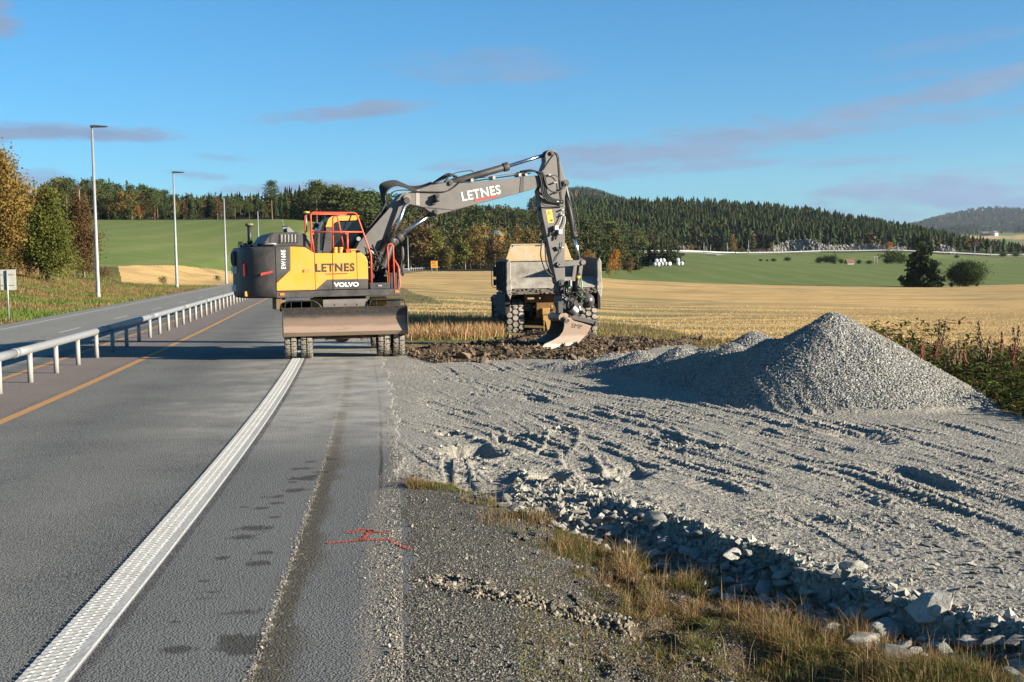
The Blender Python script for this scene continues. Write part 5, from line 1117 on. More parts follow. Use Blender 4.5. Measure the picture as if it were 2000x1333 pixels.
# the stone slope: big pale blocks, larger to the right
pts = []
for k in range(4000):
    if len(pts) >= 215: break
    xp = 1000 + 1150 * rnd.random() ** .75 if rnd.random() < .85 else rnd.uniform(880, 1150)
    if xp < 1150 and rnd.random() < .8: continue
    yA = np.interp(xp, _ax, [p[1] for p in A_]); yB = np.interp(xp, [p[0] for p in B_], [p[1] for p in B_]); y_ = yB - (yB - yA) * rnd.uniform(-.15, .50)
    s = (.030 + .055 * rnd.random() ** 1.6) * (1 + .75 * max(0, (xp - 1200) / 800)) * (1.35 if rnd.random() < .2 else 1) * (.7 if xp < 1150 else 1)
    D = float(np.interp(xp, _bx, _bD)) * (1 - (y_ - yB) / 420.)
    dA_, dB_ = float(np.interp(xp, _ax, _aD)), float(np.interp(xp, _bx, _bD)); zb_ = float(np.interp(xp, _bx, _bz)); u_ = rnd.random() ** 1.3 * .92
    D = dB_ + (dA_ - dB_) * u_ - s * .8 - rnd.uniform(0, .10); zr = zb_ * (1 - u_) - .04 + s * .15
    if rnd.random() < .38: D = dB_ - rnd.uniform(.05, .16 + .32 * min(1, max(0, (xp - 1100) / 500))); zr = zb_ * .93 + s * .3
    X = (xp - 1000) / 2500 * D
    if any(math.sqrt((X - a) ** 2 + (D - b) ** 2 + (zr - e) ** 2) < (s + c) * .60 for a, b, c, e in pts): continue
    pts.append((X, D, s, zr))
for X, D, s, z in pts: put_rock(X, D, z, s, 'pale angular rock in the stone slope between gravel yard and dry grass', 'rocks of the stone slope')
for (px, py, s, fl, lb) in ((1000, 972, .055, .5, 'flat slab of rock lying at the top of the stone slope near the asphalt'), (1310, 1070, .075, 1, 'large white boulder at the upper left of the stone slope'), (1865, 1262, .15, .6, 'long rounded grey boulder at the lower right of the stone slope'),
                            (1662, 1152, .09, 1.1, 'bright pointed boulder standing out in the middle of the stone slope'), (1396, 1185, .035, .9, 'small white block lying alone in the dry grass'), (1310, 1165, .03, .5, 'flat pale stone lying on the brown verge'), (1042, 1107, .028, .5, 'small light stone on the grey grit of the verge')):
    x, y = wpt(px, py, -.15); z = gz(x, y); put_rock(x, y, z + s * .4, s, lb, None, 'boulder' if s > .06 else 'stone', fl)
# flat patch of stones pressed in the yard, right
pts = []
for k in range(900):
    if len(pts) >= 80: break
    xp = rnd.uniform(1690, 2060); y0 = 985 + (xp - 1690) * .30; y_ = y0 + rnd.uniform(0, 110) + rnd.gauss(0, 8)
    X, D = wpt(xp, y_, -.06); s = rnd.uniform(.022, .048)
    if any(math.hypot(X - a, D - b) < (s + c) * .9 for a, b, c in pts): continue
    pts.append((X, D, s))
zz, *_ = gzs([p[0] for p in pts], [p[1] for p in pts])
for (X, D, s), z in zip(pts, zz): put_rock(X, D, float(z) + s * .12, s, 'grey stone half buried in the stony patch at the right side of the gravel yard', 'stones of the buried patch', 'stone', .6)
def soil_rocks():
    for px, py, s, lb in ((905, 694, .22, 'brown earthy boulder in the dug soil between excavator and bucket'), (945, 697, .17, 'muddy flat rock beside the larger earthy boulder'), (880, 683, .15, 'earth-coated stone in the shaded soil near the excavator wheels'), (1120, 690, .12, 'muddy stone in the dug soil under the bucket'), (1205, 688, .10, 'small stone at the right end of the dug soil')):
        x, y = wpt(px, py, .05); z = gz(x, y); o = put_rock(x, y, z + .03, s, lb, None, 'stone', .7)
        o.data = o.data.copy(); o.data.materials.clear(); o.data.materials.append(paint('earthy_rock', (.17, .125, .08), .9, (.07, .045, .025), .9, 5))
soil_rocks()
def stone_field(name, X, Y, size, mat, parent=None, label=None, sink=.2, seed=1, colr=(.7, 1.25), aniso=.45):
    """thousands of small angular stones as one mesh"""
    r = np.random.RandomState(seed); n = len(X); z, cl, *_ = gzs(X, Y)
    base = np.array([(1, 0, 0), (-1, 0, 0), (0, 1, 0), (0, -1, 0), (0, 0, 1), (0, 0, -1)], float)
    fc = np.array([(0, 2, 4), (2, 1, 4), (1, 3, 4), (3, 0, 4), (2, 0, 5), (1, 2, 5), (3, 1, 5), (0, 3, 5)])
    V = base[None] + r.uniform(-.42, .42, (n, 6, 3)); V *= (size[:, None] * r.uniform(1 - aniso, 1 + aniso * .6, (n, 3)))[:, None, :]
    q = r.normal(size=(n, 4)); q /= np.linalg.norm(q, axis=1)[:, None]; w_, x_, y_, z_ = q.T
    Rm = np.stack([np.stack([1 - 2 * (y_ * y_ + z_ * z_), 2 * (x_ * y_ - z_ * w_), 2 * (x_ * z_ + y_ * w_)], -1), np.stack([2 * (x_ * y_ + z_ * w_), 1 - 2 * (x_ * x_ + z_ * z_), 2 * (y_ * z_ - x_ * w_)], -1), np.stack([2 * (x_ * z_ - y_ * w_), 2 * (y_ * z_ + x_ * w_), 1 - 2 * (x_ * x_ + y_ * y_)], -1)], -2)
    V = np.einsum('nij,nkj->nki', Rm, V) + np.stack([X, Y, z + size * sink], -1)[:, None, :]
    F = (fc[None] + 6 * np.arange(n)[:, None, None]).reshape(-1, 3); c = np.repeat(r.uniform(*colr, n), 6)[:, None] * np.ones(3)
    c[:, 2] *= .97; o = link(name, np_mesh(name, V.reshape(-1, 3), F, False, c), mat, parent)
    tag(o, label if parent is None else None, 'rubble' if parent is None else None, None, 'stuff'); return o
def m_stones(name, col):
    g = G_(name); f = g.noise(60, 3, .7); c = g.mix(1.0, g.mix(g.mr(f, .3, .7), tuple(x * .8 for x in col), tuple(x * 1.15 for x in col)), g.attr('Col', 'Color'), 'MULTIPLY')
    return g.fin(c, .9, 0, None, .2)
MST = m_stones('loose_stones', (.235, .22, .19)); MSP = m_stones('pile_stones', (.28, .262, .225)); MSV = m_stones('verge_stones', (.12, .112, .096)); MSO = m_stones('soil_clods', (.085, .06, .038))
rs = np.random.RandomState(11)
def rand_px(n, x0, x1, y0, y1, z=-.05):
    x = rs.uniform(x0, x1, n); y = rs.uniform(y0, y1, n); D = 2500 * (EYE - z) / (y - hor(x)); return (x - 1000) / 2500 * D, D
# heap: even cover in plan
X = rs.uniform(1.0, 7.2, 120000); Y = rs.uniform(15.2, 24, 120000); z, cl, *_ = gzs(X, Y); k = (cl == 8) & ((Y < 20.5) | (rs.rand(len(X)) < .5)); X, Y = X[k], Y[k]
stone_field('loose_stones', X, Y, rs.uniform(.005, .0115, len(X)) * np.where(rs.rand(len(X)) < .04, 1.9, 1), MSP, OBJ['gravel_pile'], None, .35, 2, (.68, 1.35))
X, Y = rand_px(46000, 760, 2300, 700, 1260); z, cl, lat, xp, D = gzs(X, Y); m = vnoise(X / 1.1, Y / 1.1, 71) + .5 * vnoise(X / .35, Y / .35, 72)
k = (cl == 1) & (rs.rand(len(X)) < np.clip(.25 + 1.6 * m, .06, 1)); X, Y = X[k], Y[k]
stone_field('loose_gravel', X, Y, rs.uniform(.004, .011, len(X)) * np.where(rs.rand(len(X)) < .04, 1.9, 1), MST, None, 'loose crushed stones scattered over the grey gravel yard', .2, 3, (.6, 1.4))
# rubble on the crest and in the holes
XX, YY, SS = [], [], []
for i in range(9000):
    xp = rs.uniform(1000, 2250); dA = np.interp(xp, _ax, _aD); dB = np.interp(xp, _bx, _bD); D = dB + (dA - dB) * rs.uniform(-.15, 1.25); XX.append((xp - 1000) / 2500 * D); YY.append(D); SS.append(rs.uniform(.006, .022) * (1.9 if rs.rand() < .15 else 1))
for hx, hy, hr, hd in HOLES[:2] + HOLES[4:8]:
    cx, cy = wpt(hx, hy, -.06)
    for i in range(110): a = rs.uniform(0, 6.3); r_ = abs(rs.normal(0, hr * .75)); XX.append(cx + r_ * math.cos(a)); YY.append(cy + r_ * math.sin(a)); SS.append(rs.uniform(.012, .035))
stone_field('rubble', np.array(XX), np.array(YY), np.array(SS), MST, None, 'crushed rubble and small stones along the broken crest of the gravel yard', .25, 4, (.6, 1.5))
X, Y = rand_px(42000, 775, 2300, 935, 1420, -.1); z, cl, lat, xp, D = gzs(X, Y); k = (cl == 2); X, Y = X[k], Y[k]; big = rs.rand(len(X)) < .018
stone_field('verge_grit', X, Y, rs.uniform(.003, .008, len(X)) * np.where(big, 2.6, 1), MSV, None, 'grey grit and small stones covering the road verge', .2, 5, (.45, 1.9))
yy = 1 / rs.uniform(1 / 16., 1 / 5.0, 9000); off = np.where(rs.rand(9000) < .84, TAR_R - .02 - np.abs(rs.normal(0, .09, 9000)) * (.4 + (fbm(yy, yy * 0, .8, 3, 5) + .5)), TRAIL - .05 + rs.normal(0, .012, 9000)); pp = np.array([road_pt(a_, b_) for a_, b_ in zip(yy, off)])
stone_field('edge_grit', pp[:, 0], pp[:, 1], rs.uniform(.002, .006, 9000) * np.where(rs.rand(9000) < .04, 2.2, 1), m_stones('edge_stones', (.20, .18, .15)), None, 'fine grit strewn along the asphalt edge and the milled groove', .3, 15, (.5, 1.5))
XX, YY, SS = [], [], []
a, b_ = wpt(915, 1180, -.05), wpt(1235, 1224, -.12)
for i in range(650): u = rs.rand(); XX.append(a[0] + (b_[0] - a[0]) * u + rs.normal(0, .03)); YY.append(a[1] + (b_[1] - a[1]) * u + rs.normal(0, .035)); SS.append(rs.uniform(.006, .02))
for hx, hy, hr, hd in VHOLES[:2]:
    cx, cy = wpt(hx, hy, -.06)
    for i in range(120): t_ = rs.uniform(0, 6.3); r_ = abs(rs.normal(hr, hr * .35)); XX.append(cx + r_ * math.cos(t_)); YY.append(cy + r_ * math.sin(t_)); SS.append(rs.uniform(.006, .018))
stone_field('clod_ridge', np.array(XX), np.array(YY), np.array(SS), m_stones('clods', (.17, .145, .11)), None, 'ridge of earthy clods and stones pushed across the verge', .3, 6, (.5, 1.6))
X, Y = rand_px(9000, 790, 1420, 640, 712, .05); z, cl, *_ = gzs(X, Y); k = cl == 3; X, Y = X[k], Y[k]
stone_field('soil_clods', X, Y, rs.uniform(.015, .05, len(X)) * np.where(rs.rand(len(X)) < .06, 1.8, 1), MSO, None, 'dark brown clods of freshly dug soil', .2, 7, (.4, 1.9))

# ------------------------------------------------------------------ grasses
def m_blade(name='grass_blades', tr=.35):
    g = G_(name); c = g.attr('Col', 'Color'); b = g.b; m_ = g.fin(c, .8, 0, None, .15)
    t = g.N.new('ShaderNodeBsdfTranslucent'); g.L.new(c, t.inputs[0]); mx = g.N.new('ShaderNodeMixShader'); mx.inputs[0].default_value = tr
    out = [n for n in g.N if n.type == 'OUTPUT_MATERIAL'][0]; g.L.new(b.outputs[0], mx.inputs[1]); g.L.new(t.outputs[0], mx.inputs[2]); g.L.new(mx.outputs[0], out.inputs[0]); return m_
MBL = m_blade()
def blades(name, X, Y, h, wd, cols, label, cat='grass', lean=.35, seed=1, z=None, parent=None):
    r = np.random.RandomState(seed); n = len(X)
    if z is None: z = gzs(X, Y)[0]
    a = r.uniform(0, 2 * math.pi, n); la = r.uniform(0, 2 * math.pi, n); ln = np.abs(r.normal(0, lean, n)); dx, dy = np.cos(a) * wd / 2, np.sin(a) * wd / 2
    lx, ly = np.cos(la) * ln * h, np.sin(la) * ln * h; Z0 = z - .01
    V = np.zeros((n, 5, 3))
    V[:, 0] = np.stack([X - dx, Y - dy, Z0], -1); V[:, 1] = np.stack([X + dx, Y + dy, Z0], -1)
    V[:, 2] = np.stack([X + dx * .8 + lx * .4, Y + dy * .8 + ly * .4, Z0 + h * .6], -1); V[:, 3] = np.stack([X - dx * .8 + lx * .4, Y - dy * .8 + ly * .4, Z0 + h * .6], -1)
    V[:, 4] = np.stack([X + lx * 1.1, Y + ly * 1.1, Z0 + h * (1 - .25 * np.minimum(ln, 1))], -1)
    F = np.concatenate([np.array([(0, 1, 2), (0, 2, 3), (3, 2, 4)])[None] + 5 * np.arange(n)[:, None, None]]).reshape(-1, 3)
    c = cols[r.randint(0, len(cols), n)] if cols.ndim == 2 and len(cols) != n else cols
    c = np.repeat(c * r.uniform(.7, 1.25, (n, 1)), 5, 0)
    o = link(name, np_mesh(name, V.reshape(-1, 3), F, False, c), MBL, parent); tag(o, label, cat, None, 'stuff'); return o
DRY = np.array([(.24, .14, .058), (.28, .185, .085), (.17, .10, .04), (.36, .26, .15), (.13, .07, .028)]) ; GRN = np.array([(.09, .12, .022), (.13, .15, .03), (.06, .09, .018), (.17, .17, .05)]); OLV = np.array([(.14, .11, .03), (.19, .14, .045), (.10, .085, .022)]); RED = np.array([(.28, .13, .075), (.34, .19, .11), (.22, .10, .06)])
# golden grass along the foot of the stone slope
n = 120000; xp = rs.uniform(790, 2350, n); yB = np.interp(xp, [p[0] for p in B_], [p[1] for p in B_]); wdt = np.interp(xp, [790, 950, 1150, 1400, 2300], [30, 60, 95, 260, 460]); dy = rs.beta(1.1, 1.6, n) * wdt - np.interp(xp, [790, 2000], [2, 12]); y = yB + dy
D = np.interp(xp, _bx, _bD) * (1 - dy / np.interp(xp, [800, 2000], [480, 820])); X = (xp - 1000) / 2500 * D
cl_ = fbm(X, D, .45, 3, 81) + .6 * fbm(X, D, .12, 2, 82); dens = np.clip(.55 + 1.9 * cl_ + np.interp(xp, [800, 1000, 1400, 1900], [-.75, -.4, .05, .55]) - .35 * dy / wdt, 0, 1); k = rs.rand(n) < dens
k &= gzs(X, D)[1] != 1
X, D, xp = X[k], D[k], xp[k]; g_ = rs.rand(len(X)); gp = vnoise(X / .5, D / .4, 88)
cols = np.where((g_ < .5 + gp)[:, None], DRY[rs.randint(0, 5, len(X))], np.where((g_ < .85 + gp)[:, None], OLV[rs.randint(0, 3, len(X))], GRN[rs.randint(0, 4, len(X))]))
blades('dry_grass', X, D, rs.uniform(.03, .12, len(X)) * np.interp(xp, [800, 1200, 2000], [.8, 1.1, 1.5]) * np.clip(.75 + 1.6 * fbm(X, D, .35, 3, 83), .25, 1.7), rs.uniform(.002, .0042, len(X)), cols, 'golden brown dry grass in the foreground ditch', lean=.95, seed=2)
n = 150000; xq = rs.uniform(1080, 2400, n); yb_ = np.interp(xq, [p[0] for p in B_], [p[1] for p in B_]); dq = rs.rand(n) * np.interp(xq, [1080, 1400, 2300], [60, 300, 520]) - 4; Dq = np.interp(xq, _bx, _bD) * (1 - dq / np.interp(xq, [800, 2000], [480, 820])); Xq = (xq - 1000) / 2500 * Dq
mq = fbm(Xq, Dq, .5, 4, 86); kq = (rs.rand(n) < np.clip(.35 + 2.2 * mq + np.interp(xq, [1080, 1500, 2000], [-.2, .15, .5]), 0, 1)) & (gzs(Xq, Dq)[1] == 2); Xq, Dq, mq = Xq[kq], Dq[kq], mq[kq]
MAT_ = np.array([(.11, .075, .03), (.16, .10, .04), (.08, .085, .022), (.21, .14, .065), (.13, .12, .035), (.10, .12, .025)]); ci = np.clip(((mq + .5 + .35 * rs.normal(size=len(Xq))) * 6).astype(int), 0, 5)
blades('matted_grass', Xq, Dq, rs.uniform(.015, .05, len(Xq)), rs.uniform(.0025, .006, len(Xq)), MAT_[ci], 'matted brown and olive grass covering the lower right verge', lean=1.5, seed=22)
k = rs.rand(len(X)) < .012; blades('tall_dry_stalks', X[k], D[k], rs.uniform(.12, .26, k.sum()), np.full(k.sum(), .0025), DRY[[1, 3]], 'thin tall dry stalks standing in the foreground grass', lean=.2, seed=3)
# low green weeds and sparse sprigs on the verge
X, Y = rand_px(30000, 900, 2300, 1000, 1400, -.12); z, cl, lat, xp, D = gzs(X, Y); m = fbm(X, Y, .5, 3, 85) + .00035 * (xp - 1350); k = (cl == 2) & (m > .06) & (xp > 1000); X, Y = X[k], Y[k]
blades('green_weeds', X, Y, rs.uniform(.01, .04, len(X)), rs.uniform(.004, .010, len(X)), np.concatenate([GRN * 1.0, OLV, DRY[:2] * .7]), 'low green weeds and moss patches on the brown verge', lean=.9, seed=4)
# grass on the far sides of the yard
def field_grass(name, n, box, cls, h, wd, cols, label, seed, mask=None, zz_=-.3, lean=.4):
    X, Y = rand_px(n, *box, zz_); z, cl, lat, xp, D = gzs(X, Y); k = np.isin(cl, cls)
    if mask is not None: k &= mask(X, Y, lat, xp, D)
    X, Y, z = X[k], Y[k], z[k]; blades(name, X, Y, rs.uniform(h[0], h[1], len(X)), rs.uniform(wd[0], wd[1], len(X)), cols, label, lean=lean, seed=seed, z=z)
field_grass('red_grass', 20000, (795, 985, 610, 690), [4], (.10, .42), (.008, .018), np.concatenate([RED * 1.5, DRY * 1.8, DRY * 1.6, OLV * 1.3]), 'tall reddish dry grass between excavator and dump truck', 5, lambda X, Y, lat, xp, D: (D < 42) & (fbm(X, Y, 2.2, 3, 5) > -.3))
field_grass('green_grass', 4000, (790, 1000, 585, 690), [4], (.06, .16), (.012, .03), GRN * 1.15, 'short green grass beside the dug soil', 6)
field_grass('weedy_grass', 22000, (1165, 1800, 570, 700), [4], (.05, .18), (.010, .022), np.concatenate([GRN, OLV, DRY]), 'weedy grass strip between yard and stubble field', 7, None, -.4)
# stubble stalks near by
field_grass('stubble_stalks', 60000, (790, 2200, 575, 720), [5], (.03, .09), (.012, .03), np.array([(.47, .32, .14), (.40, .27, .115), (.53, .38, .18)]), 'straw stubble stalks in the near part of the field', 8, lambda X, Y, lat, xp, D: D < 75, -.8, .5)
# bank left of the road
def bank(name, n, yr, h, wd, cols, label, seed, fn=None):
    x = rs.uniform(-260, 620, n); D = rs.uniform(*yr, n); X = (x - 1000) / 2500 * D; z, cl, lat, xp, D2 = gzs(X, D); k = (cl == 10)
    if fn is not None: k &= fn(X, D, lat, xp)
    X, D, z = X[k], D[k], z[k]
    if isinstance(cols, str):
        u = fbm(X, D, 7, 4, 17) + .5 * fbm(X, D, 1.2, 3, 18) + .15 * rs.normal(size=len(X)); pal = np.array([(.10, .15, .025), (.14, .18, .035), (.17, .17, .05), (.24, .19, .075), (.28, .16, .07), (.22, .11, .055), (.12, .15, .03)]); cols = pal[np.clip(((u + .55) * 6.4).astype(int), 0, 6)] * .92
    blades(name, X, D, rs.uniform(h[0], h[1], len(X)), rs.uniform(wd[0], wd[1], len(X)), cols, label, lean=.35, seed=seed, z=z)
bank('bank_grass', 150000, (38, 125), (.06, .22), (.015, .04), 'patch', 'mixed green and brown grass on the bank left of the road', 9, lambda X, Y, lat, xp: fbm(X, Y, 6, 3, 15) > -.7)
bank('bank_tall_grass', 90000, (60, 135), (.4, 1.3), (.02, .05), np.concatenate([DRY * 1.1, RED, OLV * 1.2, DRY]), 'tall straw coloured grass and brush below the birches on the bank', 10, lambda X, Y, lat, xp: lat < -20 - 3 * vnoise(X / 5, Y / 5, 3) - np.interp(Y, [60, 130], [0, 2]))
# leafy growth right of the heap
def undergrowth():
    n = 26000; x = rs.uniform(1690, 2350, n); D = rs.uniform(12, 31, n); X = (x - 1000) / 2500 * D; z, cl, lat, xp, _ = gzs(X, D); yend = np.interp(x, *zip(*YEND)); dd = D - yend
    k = (cl == 4) & (dd > .2) & (dd < 8.5) & (fbm(X, D, 1.2, 3, 64) > -.35); X, D, z, dd = X[k], D[k], z[k], dd[k]; n = len(X)
    hh = rs.rand(n) * np.clip(.14 + .62 * (fbm(X, D, 1.4, 3, 65) + .5) * sstep(dd, .2, 3.0), .06, .9); a = rs.uniform(0, 6.3, n); L = rs.uniform(.09, .22, n); wv = L * rs.uniform(.2, .42, n); up = rs.uniform(-.5, .9, n)
    d = np.stack([np.cos(a), np.sin(a), up], -1); d /= np.linalg.norm(d, axis=1)[:, None]; s = np.stack([-np.sin(a), np.cos(a), rs.uniform(-.4, .4, n)], -1); c0 = np.stack([X, D, z + hh], -1)
    V = np.stack([c0, c0 + d * L[:, None] * .5 + s * wv[:, None] / 2, c0 + d * L[:, None] + np.array([0, 0, -.02]), c0 + d * L[:, None] * .5 - s * wv[:, None] / 2], 1).reshape(-1, 3)
    F = (np.array([0, 1, 2, 3])[None] + 4 * np.arange(n)[:, None]); pal = np.array([(.045, .075, .014), (.075, .10, .018), (.13, .14, .03), (.028, .040, .012), (.15, .065, .03), (.12, .085, .035)]); c = np.repeat(pal[rs.choice(6, n, p=[.25, .2, .12, .19, .11, .13])] * rs.uniform(.7, 1.2, (n, 1)), 4, 0)
    o = link('undergrowth', np_mesh('undergrowth', V, F, False, c), MBL); tag(o, 'dense green leafy undergrowth behind the right side of the gravel heap', 'undergrowth', None, 'stuff')
    blades('undergrowth_grass', X[::2], D[::2], rs.uniform(.06, .25, len(X[::2])), rs.uniform(.006, .014, len(X[::2])), np.concatenate([GRN, GRN, OLV]), 'green and brown grass among the leafy undergrowth', seed=12)
undergrowth()
MSTALK = paint('dock_stem', (.16, .07, .035), .8); MSEED = paint('dock_seed', (.20, .07, .035), .9, (.08, .03, .02), .6, 30); MSEED2 = paint('dry_seed_head', (.22, .14, .07), .9, (.1, .06, .03), .6, 30)
def dock(seed, dry):
    r = random.Random(seed); o = empty('dock_plant', (0, 0, 0)); m = MB(); s = MB(); h = 1.0
    for k in range(r.choice((2, 3, 4))):
        bx, by = r.uniform(-.06, .06), r.uniform(-.06, .06); hh = h * r.uniform(.7, 1); tx, ty = bx + r.uniform(-.14, .14), by + r.uniform(-.1, .1); m.tube([(bx, by, 0), ((bx + tx) / 2, (by + ty) / 2, hh * .5), (tx, ty, hh)], [.008, .006, .003], 5)
        s = MB(); s.tube([(bx + (tx - bx) * q_, by + (ty - by) * q_, hh * q_) for q_ in (.38, .6, .8, 1.0)], [.010, .016, .014, .006], 5)
        for i in range(110):
            t = r.uniform(.40, 1.0); x, y, z = bx + (tx - bx) * t, by + (ty - by) * t, hh * t; q = .042 * (1.2 - t); s.ell((x + r.gauss(0, q), y + r.gauss(0, q), z), (.012, .012, .018), 4, 3)
        s.build_one('seed_head', MSEED2 if dry else MSEED, o)
        for i in range(3): t = r.uniform(.4, .8); x, y, z = bx + (tx - bx) * t, by + (ty - by) * t, hh * t; a = r.uniform(0, 6.3); m.tube([(x, y, z), (x + .06 * math.cos(a), y + .06 * math.sin(a), z + .10)], .003, 4)
    m.build_one('stem', MSTALK, o); return o
dk = [dock(i, i % 2) for i in range(4)]
for i, (px, top, dist, lb) in enumerate([(1718, 640, 23.5, 'short reddish dock stalk just right of the heap shoulder'), (1732, 643, 23, None), (1800, 655, 22, 'reddish dock stalks at the left end of the undergrowth'), (1838, 622, 23, 'tall red-brown dock plant sticking up near the middle of the undergrowth'), (1826, 655, 22.5, None),
     (1920, 622, 20, 'tallest dark dry dock plant right of centre in the undergrowth'), (1955, 646, 21, 'curved lone dock stalk left of the right edge'), (1993, 634, 20, 'dock plant with many stalks at the very right edge'), (1975, 655, 19.5, None), (1870, 662, 21, None), (1890, 668, 20, None), (1780, 668, 22, None), (2030, 640, 19, None), (1855, 670, 20, None)]):
    o = dk[i] if i < 4 else dup(dk[i % 4]); X = (px - 1000) / 2500 * dist; z = gz(X, dist); zt = EYE - (top - hor(px)) * dist / 2500
    o.location = (X, dist, z); s_ = max(.25, zt - z); o.scale = (max(.7, s_), max(.7, s_), s_); o.rotation_euler = (0, 0, rnd.uniform(0, 6)); tag(o, lb or 'reddish brown dock plant with seed heads rising out of the undergrowth', 'plant', 'dock plants in the undergrowth')

# ------------------------------------------------------------------ trees
def m_leaf(name, cols, tr=.3, rough=.8):
    g = G_(name); r = g.objrand(); at = g.attr('Col', 'Fac'); n = g.noise(.6, 3); c = g.ramp(g.math('ADD', g.math('MULTIPLY', r, .55), g.math('MULTIPLY', at, .45)), cols)
    g.fin(c, rough, 0, None, .15); t = g.N.new('ShaderNodeBsdfTranslucent'); g.L.new(c, t.inputs[0]); mx = g.N.new('ShaderNodeMixShader'); mx.inputs[0].default_value = tr
    out = [q for q in g.N if q.type == 'OUTPUT_MATERIAL'][0]; g.L.new(g.b.outputs[0], mx.inputs[1]); g.L.new(t.outputs[0], mx.inputs[2]); g.L.new(mx.outputs[0], out.inputs[0]); return g.m
ML = dict(spruce=m_leaf('spruce_needles', [(.0, (.015, .026, .008)), (.5, (.034, .050, .014)), (1, (.068, .085, .024))], .12), pine=m_leaf('pine_needles', [(.0, (.022, .038, .012)), (.5, (.05, .068, .02)), (1, (.085, .10, .03))], .12),
          gold=m_leaf('golden_leaves', [(.0, (.075, .052, .014)), (.45, (.165, .108, .026)), (1, (.27, .185, .05))]), green=m_leaf('birch_green_leaves', [(.0, (.055, .065, .012)), (.5, (.135, .14, .025)), (1, (.26, .25, .06))]),
          brown=m_leaf('brown_leaves', [(.0, (.055, .030, .012)), (.5, (.11, .065, .025)), (1, (.18, .11, .045))]), orange=m_leaf('orange_leaves', [(.0, (.17, .060, .012)), (.5, (.29, .11, .02)), (1, (.42, .20, .035))]),
          olive=m_leaf('olive_leaves', [(.0, (.045, .045, .012)), (.5, (.095, .085, .02)), (1, (.17, .14, .035))]), bush=m_leaf('bush_leaves', [(.0, (.018, .030, .008)), (.5, (.035, .055, .012)), (1, (.075, .095, .025))], .15))
BARK = paint('dark_bark', (.055, .04, .03), .9, (.12, .10, .08), .4, 3); PBARK = paint('pine_bark', (.14, .07, .035), .9, (.06, .04, .03), .5, 2)
g = G_('birch_bark'); f = g.noise(1, 4, .7, g.scale((2, 2, 7))); BBARK = g.fin(g.mix(g.mr(f, .50, .60), (.40, .38, .34), (.04, .035, .03)), .8)
def tri_cloud(P, size, r, flat=0., n3=1):
    n = len(P); a = r.normal(size=(n, 3)); b = r.normal(size=(n, 3))
    if flat: a[:, 2] *= flat; b[:, 2] *= flat
    a /= np.linalg.norm(a, axis=1)[:, None]; b -= (b * a).sum(1)[:, None] * a; b /= np.linalg.norm(b, axis=1)[:, None] + 1e-6; s = (size * r.uniform(.6, 1.3, n))[:, None]
    return np.stack([P - a * s * .5 - b * s * .3, P + a * s * .5 - b * s * .25, P + b * s * .6], 1).reshape(-1, 3)
def foliage(name, V, mat, parent, r, cl=None):
    n = len(V) // 3; F = np.arange(3 * n).reshape(-1, 3); c = np.repeat((cl if cl is not None else r.rand(n)) * .75 + r.rand(n) * .25, 3)[:, None] * np.ones(3); return link(name, np_mesh(name, V, F, False, c), mat, parent)
def spruce(h=1., r0=.2, tiers=24, nb=9, q=5, seed=0, bare=.06, ragged=.25, dens=1.):
    r = np.random.RandomState(seed); o = empty('spruce_tree', (0, 0, 0)); MB().tube([(0, 0, -.02 * h), (0, 0, h * .5), (0, 0, h * .97)], [h * .016, h * .009, h * .002], 6).build('trunk', BARK, o); V = []; C = []
    side = 1 + ragged * vnoise(np.arange(40) * .7 + seed, np.zeros(40), 3)
    for i in range(tiers):
        t = i / tiers; z = h * (bare + (1 - bare) * t ** .95); R = r0 * h * (1 - t) ** .82 * (1 + ragged * (r.rand() - .5)) + .008 * h
        for k in range(max(4, int(nb * (1 - t * .55)))):
            a = 2 * math.pi * (k + r.rand()) / nb + i * .7; L = R * r.uniform(.6, 1.15) * side[int(a * 3) % 40]; m = max(3, int(q * L / (r0 * h) * 3)); s_ = (np.arange(m) + .5) / m
            P = np.stack([np.cos(a) * L * s_, np.sin(a) * L * s_, z - L * .42 * s_ + L * .12 * s_ ** 3 + r.normal(0, h * .004, m)], -1); P += r.normal(0, h * .006, P.shape); V.append(tri_cloud(P, np.full(m, max(h * .035, L * .34)) * (1.1 - .35 * s_), r, .7)); C += [np.clip(.3 + .5 * r.rand() + s_ * .15, 0, 1)]
    foliage('crown', np.concatenate(V), ML['spruce'], o, r, np.concatenate(C)); return o
def pine(h=1., seed=0, bare=.45, w_=.22, n=9, leaf=.045):
    r = np.random.RandomState(seed); o = empty('pine_tree', (0, 0, 0)); m = MB().tube([(0, 0, -.02 * h), (.01 * h, 0, h * .5), (0, 0, h * .93)], [h * .018, h * .012, h * .004], 6); V = []; C = []
    for i in range(n * 3):
        t = r.uniform(0, 1); z = h * (bare + (1 - bare) * t * .93); R = w_ * h * (math.sin(math.pi * min(1, .25 + t * .8)) ** .7) * r.uniform(.35, 1); a = r.uniform(0, 6.3); c = np.array([math.cos(a) * R, math.sin(a) * R, z + R * .2])
        m.tube([(0, 0, z - R * .15), tuple(c * [.6, .6, 1])], h * .004, 4); k = 70; P = c + r.normal(0, 1, (k, 3)) * np.array([.055, .055, .024]) * h; V.append(tri_cloud(P, np.full(k, leaf * .68 * h), r)); C.append(np.full(k, r.rand()))
    m.build_one('trunk', PBARK, o); foliage('crown', np.concatenate(V), ML['pine'], o, r, np.concatenate(C)); return o
